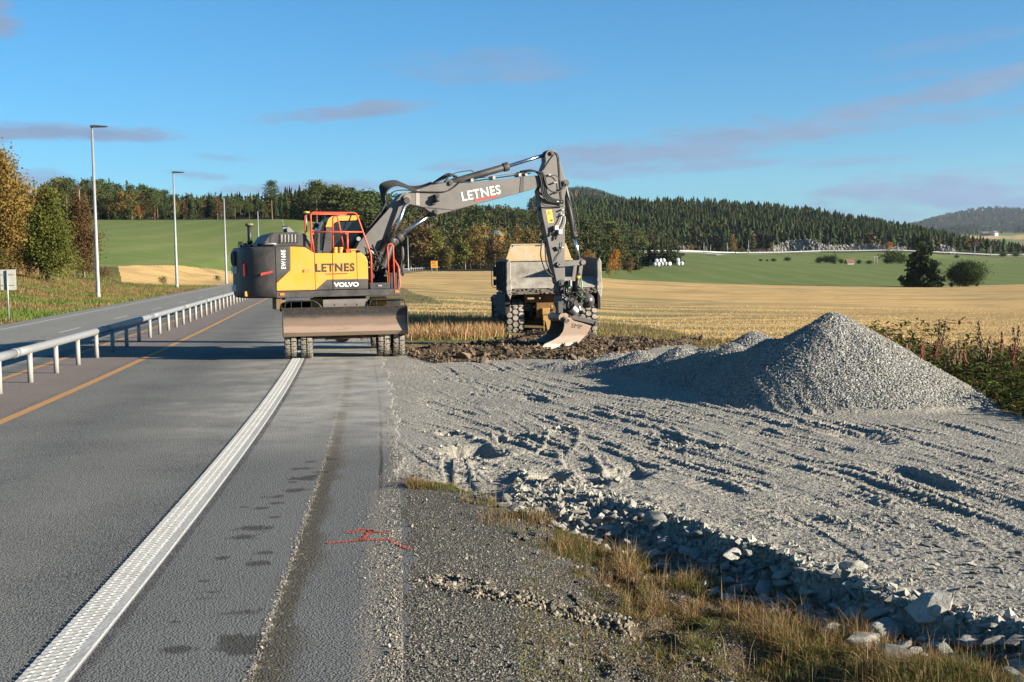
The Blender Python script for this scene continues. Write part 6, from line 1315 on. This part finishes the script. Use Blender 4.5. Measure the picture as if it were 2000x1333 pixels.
def leafy(name, kind, h=1., seed=0, w_=.26, base=.15, limbs=16, per=40, leaf=.04, bark=None, stems=1, spread=.07, low=.3, tw=None):
    r = np.random.RandomState(seed); o = empty(name, (0, 0, 0)); m = MB(); tm = MB(); V = []; C = []
    for s in range(stems):
        bx, by = r.uniform(-.05, .05, 2) * h * (stems > 1); hh = h * (1 if s == 0 else r.uniform(.75, .98)); m.tube([(bx, by, -.02 * h), (bx * 1.4, by * 1.4, hh * .5), (bx * 1.8, by * 1.8, hh * .95)], [h * .013, h * .009, h * .002], 6)
        for i in range(limbs):
            t = base + (1 - base) * (i + r.rand()) / limbs; z0 = hh * t * .82; a = r.uniform(0, 6.3); prof = math.sin(math.pi * min(1, low + (1 - low) * .9 * ((t - base) / (1 - base)) ** .9)); L = w_ * h * max(.15, prof) * r.uniform(.5, 1.1)
            p0 = np.array([bx * 1.6, by * 1.6, z0]); p1 = p0 + np.array([math.cos(a) * L, math.sin(a) * L, L * r.uniform(.5, 1.1)]); pe = p0 + (p1 - p0) * .8; tm.tube([tuple(p0), tuple((p0 + pe) / 2 + [0, 0, .01 * h]), tuple(pe)], [h * .0035, h * .0025, h * .001], 4, False)
            for _ in range(3):
                c = p0 + (p1 - p0) * r.uniform(.35, 1.1); P = c + r.normal(0, 1, (per // 3, 3)) * np.array([1, 1, .9]) * spread * h; V.append(tri_cloud(P, np.full(per // 3, leaf * h), r)); C.append(np.full(per // 3, r.rand()))
    m.build_one('trunk', bark or BBARK, o); tm.build_one('branches', tw or BARK, o); foliage('crown', np.concatenate(V), ML[kind], o, r, np.concatenate(C)); return o
def place(o, x, y, h, sx=1., z=None, label=None, cat='tree', group=None):
    o.location = (x, y, (gz(x, y) if z is None else z) - .05); o.scale = (h * sx, h * sx, h); o.rotation_euler = (0, 0, rnd.uniform(0, 6.3)); tag(o, label, cat, group); return o
def at(px, D): return ((px - 1000) / 2500 * D, D)
def hof(px, top, D, z): return EYE - (top - hor(px)) * D / 2500 - z
# three birches on the bank, near
for kind, px, top, D, sx, kw, lb in (('gold', 4, 250, 103, 1.0, dict(seed=3, w_=.24, limbs=60, per=150, leaf=.016, base=.05, stems=3, spread=.042, low=.4, bark=BARK), 'tall golden brown birch cut by the left edge of the photo'),
                       ('green', 90, 342, 98, 1.0, dict(seed=6, w_=.25, limbs=44, per=130, leaf=.019, base=.03, stems=3, spread=.042, low=.5, bark=BARK), 'shorter green-yellow birch right of the golden one'),
                       ('brown', 174, 362, 116, .85, dict(seed=8, w_=.26, limbs=60, per=130, leaf=.017, base=.06, stems=2, spread=.045, low=.55, tw=BARK), 'thin brown twin-stemmed birch just behind the nearest street lamp'),
                       ('gold', -90, 300, 96, 1.0, dict(seed=13, w_=.30, limbs=36, per=110, leaf=.022, base=.05, stems=2, spread=.05, bark=BARK), 'golden birch beyond the left edge of the photo')):
    x, y = at(px, D); z = gz(x, y); place(leafy('birch_tree', kind, **kw), x, y, hof(px, top, D, z), sx, z, lb)
for px, D, h, kind in ((30, 97, 2.0, 'gold'), (62, 99, 2.4, 'green'), (118, 103, 2.6, 'green'), (150, 112, 1.7, 'olive'), (205, 112, 1.4, 'brown'), (0, 95, 2.2, 'olive'), (322, 118, .9, 'olive'), (428, 150, .8, 'bush')):
    x, y = at(px, D); place(leafy('shrub', kind, seed=int(px) + 40, w_=.7, limbs=16, per=60, leaf=.06, base=.02, spread=.13, low=.5), x, y, h, 1, None, 'low mixed shrub at the foot of the birches left of the road' if px < 250 else ('small lone bush on the bank near the second street lamp' if px < 400 else 'small low bush on the bank near the third street lamp'), 'bush', 'shrubs on the left bank' if px < 250 else None)
# tree stock
sp = [spruce(1, .17, 20, 8, 4, i, .04, .35) for i in range(4)] + [spruce(1, .22, 20, 8, 4, 9, .03, .3)]
pn = [pine(1, i, .30 + .1 * (i % 2), .20) for i in range(4)]
lf = {k: [leafy('birch_tree' if k != 'orange' else 'rowan_tree', k, 1, i * 3 + s_, .24, .10, 18, 54, .042, BBARK if i % 2 else BARK, 1, .055, .4) for i in range(2)] for s_, k in enumerate(('gold', 'olive', 'brown', 'green', 'orange'))}
used = set()
def tree(kind, px, top, D, sx=1., label=None, group=None, h=None, cat='tree'):
    if 1258 < px < 1345 and D < 402: D = 403 + (D % 9)
    src = rnd.choice(sp if kind == 'spruce' else pn if kind == 'pine' else lf[kind]); o = src if src.name not in used else dup(src); used.add(src.name)
    x, y = at(px, D); z = gz(x, y); hh = hof(px, top, D, z) if h is None else h
    return place(o, x, y, max(2.0, hh), sx * rnd.uniform(.9, 1.15), z, label, cat, group)
TYPES = dict(spruce='dark green spruce', pine='green pine', gold='golden birch', olive='olive green birch', brown='brown leaved birch', green='green leaved birch', orange='bright orange rowan')
def belt(n, x0, x1, D0, D1, topf, mix, where, tops=None, near=True, sx=1.0):
    ks, ps = zip(*mix.items())
    for i in range(n):
        px = x0 + (x1 - x0) * (i + rnd.random()) / n; D = rnd.uniform(D0, D1); k = rnd.choices(ks, ps)[0]; top = topf(px) + rnd.uniform(0, 14) + (rnd.uniform(6, 18) if k not in ('spruce', 'pine') else 0)
        tree(k, px, top, D, sx, f'{TYPES[k]} {where}', f'{TYPES[k]}s {where}')
# ridge beyond the left field
TL = lambda x: float(np.interp(x, [60, 118, 150, 200, 260, 300, 350, 400, 425, 432, 440, 500, 520], [350, 338, 344, 342, 350, 361, 373, 382, 382, 374, 384, 388, 384]))
belt(60, 70, 300, 336, 385, TL, dict(spruce=3, pine=1.5, brown=3, olive=2.5, gold=.6, orange=.4), 'in the woods on the ridge above the left field')
belt(56, 285, 540, 336, 420, TL, dict(spruce=4, pine=3, brown=.8, olive=1), 'in the darker woods along the crest of the left field')
tree('orange', 278, 398, 338, .7, 'small orange rowan at the edge of the ridge woods left of the second lamp', None); tree('spruce', 429, 375, 345, 1.2, 'single pointed spruce beside the third street lamp', None)
tree('olive', 118, 341, 350, 1.6, 'round topped tall tree above the ridge woods at left', None)
o = pine(1, 77, .50, .17, 12, .035); x, y = at(538, 332); z = gz(x, y); place(o, x, y, hof(538, 353, 332, z), 1.1, z, 'tall lone pine with a bare trunk standing against the sky behind the excavator')
for px, top, s_ in ((563, 374, .9), (577, 366, .8), (590, 372, 1.0)): tree('spruce', px, top, 336, s_, 'narrow dark spruce just right of the lone pine', 'spruces right of the lone pine')
belt(26, 596, 765, 332, 360, lambda x: float(np.interp(x, [596, 628, 640, 700, 765], [366, 352, 356, 362, 368])), dict(pine=5, spruce=1.2), 'in the tall grove behind the excavator cab', sx=1.5)
belt(20, 540, 790, 345, 400, lambda x: 385, dict(spruce=4, pine=2), 'at the back of the grove behind the excavator')
# woods in the middle
belt(26, 745, 872, 322, 365, lambda x: float(np.interp(x, [745, 800, 872], [380, 415, 425])), dict(olive=3, brown=2, spruce=1.5, green=1), 'above the shaded road gap in the middle', sx=1.3)
belt(26, 866, 1010, 300, 322, lambda x: float(np.interp(x, [866, 900, 930, 960, 1010], [468, 455, 440, 440, 455])), dict(gold=3, brown=2, green=2.5, olive=2), 'at the front edge of the middle woods', sx=1.1)
belt(24, 866, 1120, 330, 400, lambda x: 415, dict(spruce=3, olive=2, gold=1.5, brown=1, pine=1), 'inside the middle woods')
belt(26, 860, 1180, 420, 600, lambda x: 396, dict(spruce=4, pine=2, olive=1), 'high up in the middle woods', sx=1.1)
belt(26, 1100, 1320, 300, 405, lambda x: float(np.interp(x, [1100, 1200, 1260, 1320], [408, 422, 440, 452])), dict(spruce=6, pine=1, olive=1), 'in the dark woods right of the dump truck', sx=1.15)
belt(14, 1125, 1315, 262, 395, lambda x: float(np.interp(x, [1125, 1180, 1315], [466, 482, 496])), dict(gold=2, orange=1, brown=3, green=1), 'low at the edge of the dark woods right of the dump truck')
for px, top, lb in ((978, 446, 'bright orange rowan halfway up the middle woods'), (1150, 484, 'orange rowan right of the dump truck'), (1205, 480, 'second orange rowan right of the dump truck')): tree('orange', px, top, 318 if px < 1000 else 300, 1., lb)
for px, top in ((1296, 446), (1312, 438), (1325, 452)): tree('spruce', px, top, 398, 1.0, 'dark pointed spruce at the right end of the dark woods', 'spruces beside the white bales')
# hill edge by the far road: birches
belt(44, 1345, 1975, 640, 668, lambda x: float(np.interp(x, [1345, 1500, 1600, 1700, 1900, 1975], [462, 458, 468, 470, 476, 480])), dict(olive=3, brown=2.5, gold=2, green=.4), 'along the far road under the spruce hill', sx=.85)
tree('orange', 1738, 470, 640, 1.6, 'bright orange round tree above the far rock cutting'); tree('gold', 1434, 456, 640, .9, 'golden birch catching the light by the far road')
# lone spruce and bush in the field
o = spruce(1, .34, 40, 13, 9, 31, .085, .55); x, y = at(1801, 243); z = gz(x, y); place(o, x, y, hof(1801, 440, 243, z), .80, z, 'large lone dark spruce standing in the field at right')
o = leafy('bush', 'bush', 1, 52, .62, .03, 60, 170, .035, BARK, 4, .11, .55); x, y = at(1891, 243); z = gz(x, y); place(o, x, y, hof(1891, 512, 243, z), 1.30, z, 'wide dark green bush right of the lone spruce', 'bush')
bs = [leafy('bush', 'bush', 1, 60 + i, .75, .03, 16, 66, .08, BARK, 2, .16, .55) for i in range(2)]; ub_ = set()
for i, (px, top, D, sx) in enumerate([(1487, 506, 455, 1.2), (1500, 507, 455, 1), (1512, 505, 455, 1.3), (1540, 503, 460, 1.2), (1603, 503, 440, 1), (1616, 501, 440, 1), (1628, 500, 440, 1), (1645, 507, 440, 1), (1680, 508, 440, .9), (1745, 492, 445, 1.3), (1757, 497, 445, 1.2), (1735, 505, 445, 1), (1700, 509, 440, 1.4), (1660, 509, 445, .8), (1855, 495, 620, 1.5), (1960, 495, 620, 1.5), (1985, 494, 620, 1.8), (1870, 499, 600, 1.2), (1770, 548, 243, .8), (1830, 551, 242, .9), (1860, 552, 242, .8), (1815, 552, 241, .8), (1910, 553, 242, .8)]):
    s_ = bs[i % 2]; o = s_ if s_.name not in ub_ else dup(s_); ub_.add(s_.name); x, y = at(px, D); z = gz(x, y); place(o, x, y, max(.6, hof(px, top, D, z)), sx * 1.1, z, 'dark round bush in the hollow of the far green field' if D > 300 else 'low scrub at the foot of the lone spruce', 'bush', 'bushes in the far field' if D > 300 else 'scrub under the lone spruce')
tree('spruce', 1632, 484, 438, .55, 'slim dark juniper-like tree among the far bushes')

# hedge: dark long strip in the far field
def far_forest():
    """the wooded hill: thousands of trees that read as one mass"""
    r = np.random.RandomState(3)
    def cone_t(n, seed, tiers=5, k=7, R=.17):
        q = np.random.RandomState(seed); V = []
        for i in range(tiers):
            t = i / tiers; z0 = .10 + .9 * t; rr = R * (1 - t) ** .8
            for j in range(k):
                a = 6.283 * (j + q.rand()) / k; L = rr * q.uniform(.7, 1.25); a2 = a + 6.283 / k * .9; V += [(0, 0, min(1, z0 + .30 * (1 - t * .3))), (L * math.cos(a), L * math.sin(a), z0 - .05), (L * .9 * math.cos(a2), L * .9 * math.sin(a2), z0 - .02)]
        V += [(0, 0, 1.0), (.012, .01, .8), (-.012, .01, .8)]; return np.array(V)
    def round_t(seed, n=46):
        q = np.random.RandomState(seed); P = q.normal(size=(n, 3)); P /= np.linalg.norm(P, axis=1)[:, None]; P = P * [.17, .17, .33] * q.uniform(.5, 1.05, (n, 1)) + [0, 0, .62]; return tri_cloud(P, np.full(n, .13), q)
    T = [cone_t(0, i) for i in range(4)] + [round_t(i) for i in range(3)]
    def scatter(name, X, Y, H, kind, colf, label, SX=1.0):
        z = gzs(X, Y)[0]; Vs = []; Cs = []
        for k in range(7):
            m = kind == k
            if not m.any(): continue
            a = r.uniform(0, 6.3, m.sum()); c, s = np.cos(a), np.sin(a); t = T[k]; h = H[m]; sx = h * r.uniform(.8, 1.25, m.sum()) * SX
            V = np.stack([(t[None, :, 0] * c[:, None] - t[None, :, 1] * s[:, None]) * sx[:, None] + X[m][:, None], (t[None, :, 0] * s[:, None] + t[None, :, 1] * c[:, None]) * sx[:, None] + Y[m][:, None], t[None, :, 2] * h[:, None] + z[m][:, None]], -1)
            col = colf(m.sum(), k, X[m], Y[m]); C = np.repeat(col[:, None, :], V.shape[1], 1) * r.uniform(.75, 1.25, (len(col), V.shape[1] // 3)).repeat(3, axis=1)[:, :, None]; Vs.append(V.reshape(-1, 3)); Cs.append(C.reshape(-1, 3))
        V = np.concatenate(Vs); C = np.concatenate(Cs); F = np.arange(len(V)).reshape(-1, 3); tag(link(name, np_mesh(name, V, F, False, C), MFOR), label, 'forest', None, 'stuff')
    def colf(n, k, X, Y):
        g1 = np.array([.013, .023, .008]); g2 = np.array([.038, .050, .015]); u = np.clip(r.rand(n) * .8 + .6 * vnoise(X / 40, Y / 40, 4), 0, 1)[:, None]; c = g1 * (1 - u) + g2 * u
        if k >= 4: c = np.array([(.055, .055, .016), (.085, .06, .02), (.06, .04, .02)])[r.randint(0, 3, n)]
        return c
    def hillpts(n, x0, x1, D0, D1):
        x = r.uniform(x0, x1, n); D = np.sqrt(r.uniform(D0 ** 2, D1 ** 2, n)); return (x - 1000) / 2500 * D, D, x
    X, Y, x = hillpts(9000, 1090, 2060, 655, 930); lim = np.interp(x, [1090, 1340, 1700, 1980, 2060], [600, 655, 662, 690, 700]); top = np.interp(x, [1090, 1900, 1985, 2060], [930, 930, 760, 700]); k = (Y > lim) & (Y < top); X, Y = X[k], Y[k]
    kind = r.choice(7, len(X), p=[.2, .2, .19, .17, .08, .08, .08]); H = r.uniform(6, 13, len(X)) * (1 + .25 * vnoise(X / 18, Y / 18, 9)) * np.interp((X / Y) * 2500 + 1000, [1100, 1800, 2000], [1, .95, .6]); H[kind > 3] *= .8
    scatter('spruce_forest', X, Y, H, kind, colf, 'dense dark spruce forest covering the long hill on the right', 1.65)
    X, Y, x = hillpts(2300, 560, 1340, 400, 700); k = (Y > np.interp(x, [560, 740, 760, 870, 1100, 1340], [410, 420, 400, 410, 420, 650])); X, Y = X[k], Y[k]; kind = r.choice(7, len(X), p=[.2, .2, .2, .16, .08, .08, .08])
    scatter('woods_behind', X, Y, r.uniform(6.5, 11, len(X)), kind, colf, 'thick mixed woods rising behind the front trees in the middle')
    X, Y, x = hillpts(1400, -250, 740, 385, 520); kind = r.choice(7, len(X), p=[.17, .17, .16, .15, .12, .12, .11]); scatter('ridge_woods', X, Y, r.uniform(5, 8.5, len(X)), kind, colf, 'dark mixed woods behind the ridge of the left field')
    def colb(n, k, X, Y): c = np.array([.020, .032, .018]) * r.uniform(.6, 1.5, (n, 1)); c[r.rand(n) < .10] = (.12, .07, .025); return c
    X, Y, x = hillpts(5200, 1740, 2350, 2950, 5200); f = vnoise(X / 300, Y / 500, 6) > -.32; X, Y = X[f], Y[f]; scatter('distant_forest', X, Y, r.uniform(12, 20, len(X)), r.choice(7, len(X), p=[.2, .2, .1, .1, .14, .13, .13]), colb, 'distant bluish wooded hill at the right edge', 1.8)
    X, Y, x = hillpts(2200, 1040, 1330, 1500, 3300); scatter('peak_forest', X, Y, r.uniform(14, 24, len(X)), r.choice(7, len(X), p=[.25, .25, .2, .15, .05, .05, .05]), colb, 'faint wooded peak showing behind the excavator arm', 1.6)
    X, Y, x = hillpts(500, 1880, 2300, 640, 1500); k = r.rand(len(X)) < .5; X, Y = X[k], Y[k]; scatter('far_copse', X, Y, r.uniform(4, 8, len(X)), r.choice([0, 1, 4, 5, 6], len(X)), colf, 'scattered copses beyond the far road at right')
g = G_('forest_mass'); MFOR = g.fin(g.attr('Col', 'Color'), .9, 0, None, .1)
far_forest()
# ------------------------------------------------------------------ things across the fields
def far_things():
    # far road with its bright rail, following the ground
    def strip(name, pts, w_, mat, dz, kind=None, label=None, cat=None, hgt=0):
        V = []; n = len(pts)
        P = []
        for i in range(n - 1):
            for k in range(12): P.append((pts[i][0] + (pts[i + 1][0] - pts[i][0]) * k / 12, pts[i][1] + (pts[i + 1][1] - pts[i][1]) * k / 12))
        P.append(pts[-1]); P = np.array(P); z = gzs(P[:, 0], P[:, 1])[0]
        for _ in range(6): z[1:-1] = (z[:-2] + z[1:-1] * 2 + z[2:]) / 4
        t = np.gradient(P, axis=0); t /= np.linalg.norm(t, axis=1)[:, None]; nn = np.stack([-t[:, 1], t[:, 0]], -1); b = MB(); m = len(P); h = hgt or .5; sec = [(-w_ / 2, -h if not hgt else 0), (-w_ / 2, hgt), (w_ / 2, hgt), (w_ / 2, -h if not hgt else 0)]
        V = [(P[i, 0] + nn[i, 0] * a, P[i, 1] + nn[i, 1] * a, z[i] + dz + c) for i in range(m) for a, c in sec]; F = [(4 * i + k, 4 * i + (k + 1) % 4, 4 * i + 4 + (k + 1) % 4, 4 * i + 4 + k) for i in range(m - 1) for k in range(4)]
        b.add(V, F); o = b.build(name, mat); tag(o, label, cat, None, kind); return o
    RP = [at(1180, 560), at(1333, 600), at(1440, 620), at(1600, 628), at(1800, 628), at(2000, 630), at(2350, 640)]
    strip('far_road', RP, 8, paint('far_tar', (.13, .13, .13), .9), .35, 'structure'); strip('junction_road', [at(1392, 560), at(1410, 590), at(1440, 622)], 4, paint('far_tar2', (.13, .13, .14), .9), .12, 'structure')
    strip('guard_rail', [(x, y - 4.6) for x, y in RP], .25, paint('bright_rail', (.42, .42, .40), .5), .75, None, 'thin bright guard rail along the far road under the rock cutting', 'guard rail', .45)
    # blasted rock face
    r = np.random.RandomState(6)
    g = G_('cut_rock_face'); a = g.noise(.35, 6, .75); st = g.noise(1, 5, .7, g.scale((.5, .5, .08))); c = g.mix(g.mr(a, .4, .62), (.22, .205, .19), (.09, .08, .07)); c = g.mix(g.mr(st, .5, .7, 0, .6), c, (.27, .26, .24)); MR = g.fin(c, .9, 0, g.bump(a, .8, .6), .2)
    def face(x0, x1, prof, lb):
        n = int((x1 - x0) / 1.3); V = []; rows = 8
        for i in range(n + 1):
            px = x0 + (x1 - x0) * i / n; h = float(np.interp(px, *zip(*prof))) * .82 * (1 + .12 * (r.rand() - .5)); D = 641 + 2 * math.sin(px * .05); x, y = at(px, D); z = gz(x, y) - .6
            for j in range(rows): t = j / (rows - 1); V.append((x + r.normal(0, .3), y + t * h * .35 + r.normal(0, .3) * (0 < j), z + (h + .6) * t + (r.normal(0, .2) if j else 0)))
            V.append((x, y + h * .35 + 9, z + .4))
        k = rows + 1; F = [(i * k + j, (i + 1) * k + j, (i + 1) * k + j + 1, i * k + j + 1) for i in range(n) for j in range(k - 1)]; b = MB(); b.add(V, F); tag(b.build('rock_cutting', MR), lb, 'rock face')
    face(1500, 1772, [(1500, 2.2), (1518, 4.2), (1540, 6.6), (1560, 7.2), (1590, 7.0), (1603, 5), (1620, 3.6), (1650, 3.4), (1680, 4.0), (1715, 4.4), (1740, 3.4), (1772, 3)], 'long pale blasted rock cutting above the far road'); face(1831, 1872, [(1831, 3.0), (1840, 5.4), (1860, 4.6), (1872, 2)], 'short bright rock cutting right of the lone spruce'); face(1328, 1352, [(1328, 5.4), (1340, 4.6), (1352, 2)], 'small rock face at the left end of the far road'); face(1430, 1500, [(1430, 1.0), (1500, 1.6)], 'low pale rock ledge left of the long rock cutting')
    # lamps and poles along the far road
    for i, (px, top) in enumerate([(1347, 486), (1377, 474), (1381, 482), (1390, 478), (1423, 474), (1464, 470), (1513, 471), (1571, 480), (1621, 474), (1673, 486), (1755, 474), (1905, 481), (1936, 480), (1462, 486)]):
        D = 612 if i not in (1, 2) else 560; x, y = at(px, D); z = gz(x, y); h = hof(px, top, D, z); o = empty('street_lamp', (x, y, z)); tag(o, 'thin pale lamp post beside the far road', 'street lamp', 'lamp posts along the far road')
        MB().tube([(0, 0, 0), (0, 0, h)], [.16, .10], 6).build('pole', GALV, o); MB().box(-.1, 1.2, -.15, .15, h - .05, h + .12).build('lamp_head', GRY, o)
    x, y = at(1712, 432); z = gz(x, y); o = empty('power_pole', (x, y, z)); tag(o, 'pale double power pole with a crossbar in the far green field', 'power pole')
    for s_ in (-.45, .45): MB().tube([(s_, 0, 0), (s_, 0, 2.7)], .10, 6).build('leg', POSTC, o)
    MB().box(-.9, .9, -.1, .1, 2.5, 2.7).build('crossbar', POSTC, o)
    # wrapped bales
    WB = paint('bale_wrap', (.50, .50, .50), .35, (.3, .3, .3), .2, 3); mb = None; pos = [(1281, 0), (1288, 0), (1295, 0), (1302, 0), (1284.5, 1), (1291.5, 1), (1298, 1), (1309, 0), (1327, 0), (1333, 0), (1326, 1)]
    for px, lv in pos:
        x, y = at(px, 390 + (.8 if lv else 0)); z = gz(x, y); m = MB(); m.lathe([(0, -.62), (.50, -.62), (.60, -.54), (.62, 0), (.60, .54), (.50, .62), (0, .62)], (0, 0, 0), 'y', 16)
        if mb is None: mb = m.build('wrapped_bale', WB); o = mb
        else: o = mb.copy(); COL.objects.link(o)
        o.location = (x, y, z + .60 + lv * 1.1); o.rotation_euler = (0, 0, rnd.uniform(-.6, .6)); tag(o, ('white wrapped bale stacked on top of others at the wood edge' if lv else 'white wrapped bale on the ground in the stack at the wood edge') if px < 1320 else 'white wrapped bale in the small group at the spruce foot', 'bale', 'white wrapped bales' if px < 1320 else 'bales by the spruce')
    # houses
    def house(px, D, w_, d_, h, wall, roof, label, rz=0, rh=.55):
        x, y = at(px, D); z = gz(x, y); o = empty('house', (x, y, z), rz); tag(o, label, 'house'); b = MB(); b.box(-w_ / 2, w_ / 2, -d_ / 2, d_ / 2, -.5, h); b.prism([(-d_ / 2, h), (0, h + d_ * rh), (d_ / 2, h)], -w_ / 2, w_ / 2, 'x'); b.build('wall', wall, o)
        for s_ in (-1, 1):
            b = MB(); b.add([(-w_ / 2 - .3, s_ * (d_ / 2 + .3), h - .25), (w_ / 2 + .3, s_ * (d_ / 2 + .3), h - .25), (w_ / 2 + .3, 0, h + d_ * rh + .08), (-w_ / 2 - .3, 0, h + d_ * rh + .08), (-w_ / 2 - .3, s_ * (d_ / 2 + .3), h - .05), (w_ / 2 + .3, s_ * (d_ / 2 + .3), h - .05), (w_ / 2 + .3, 0, h + d_ * rh + .28), (-w_ / 2 - .3, 0, h + d_ * rh + .28)], [(0, 1, 2, 3), (4, 5, 6, 7), (0, 1, 5, 4), (2, 3, 7, 6), (1, 2, 6, 5), (0, 3, 7, 4)]); b.build('roof', roof, o)
        for k in range(3): MB().box(-w_ * .35 + k * w_ * .3, -w_ * .35 + k * w_ * .3 + w_ * .1, -d_ / 2 - .03, -d_ / 2 + .02, h * .35, h * .75).build('window', GLS, o)
        return o
    WW = paint('white_boards', (.50, .48, .45), .7); RR = paint('red_roof', (.13, .04, .03), .8); RW = paint('red_boards', (.20, .035, .025), .8); GR_ = paint('slate_roof', (.06, .06, .07), .7)
    house(1661, 432, 2.3, 1.6, .6, WW, RR, 'small white house with a brown red roof half hidden behind the green field', .2)
    house(1944, 2850, 11, 9, 6, WW, GR_, 'white farmhouse far away on the slope at right', .5); house(1925, 2860, 14, 9, 4, RW, GR_, 'long red barn beside the distant white farmhouse', .1); house(1934, 2900, 12, 8, 4, RW, GR_, 'dark roofed barn behind the distant farmhouse', -.3)
    x, y = at(972, 330); z = gz(x, y); o = empty('silo', (x, y, z)); tag(o, 'green domed roof of a small building hidden in the autumn woods', 'building'); b = MB(); b.lathe([(1.7, 0), (1.75, 7.2)], (0, 0, 0), 'z', 20); b.build('wall', OLVW, o); b = MB(); b.ell((0, 0, 7.2), (2.0, 2.0, 1.6), 20, 10); b.build('roof', paint('green_dome', (.035, .09, .05), .5), o)
    # dark hedge strips
    random.seed(31)
OLVW = paint('olive_boards', (.08, .08, .05), .8)
far_things()

# ------------------------------------------------------------------ air
def haze():
    b = MB(); b.box(-7000, 7000, -300, 7000, -60, 420); me = b.mesh('haze'); m, t, bs = newmat('haze_air'); t.nodes.remove(bs)
    v = t.nodes.new('ShaderNodeVolumePrincipled'); v.inputs['Color'].default_value = (.74, .86, 1, 1); v.inputs['Density'].default_value = .000035; v.inputs['Anisotropy'].default_value = .2
    out = [q for q in t.nodes if q.type == 'OUTPUT_MATERIAL'][0]; t.links.new(v.outputs[0], out.inputs['Volume'])
    o = link('haze', me, m); tag(o, 'thin blue haze over the far hills', 'haze', None, 'stuff')
haze()
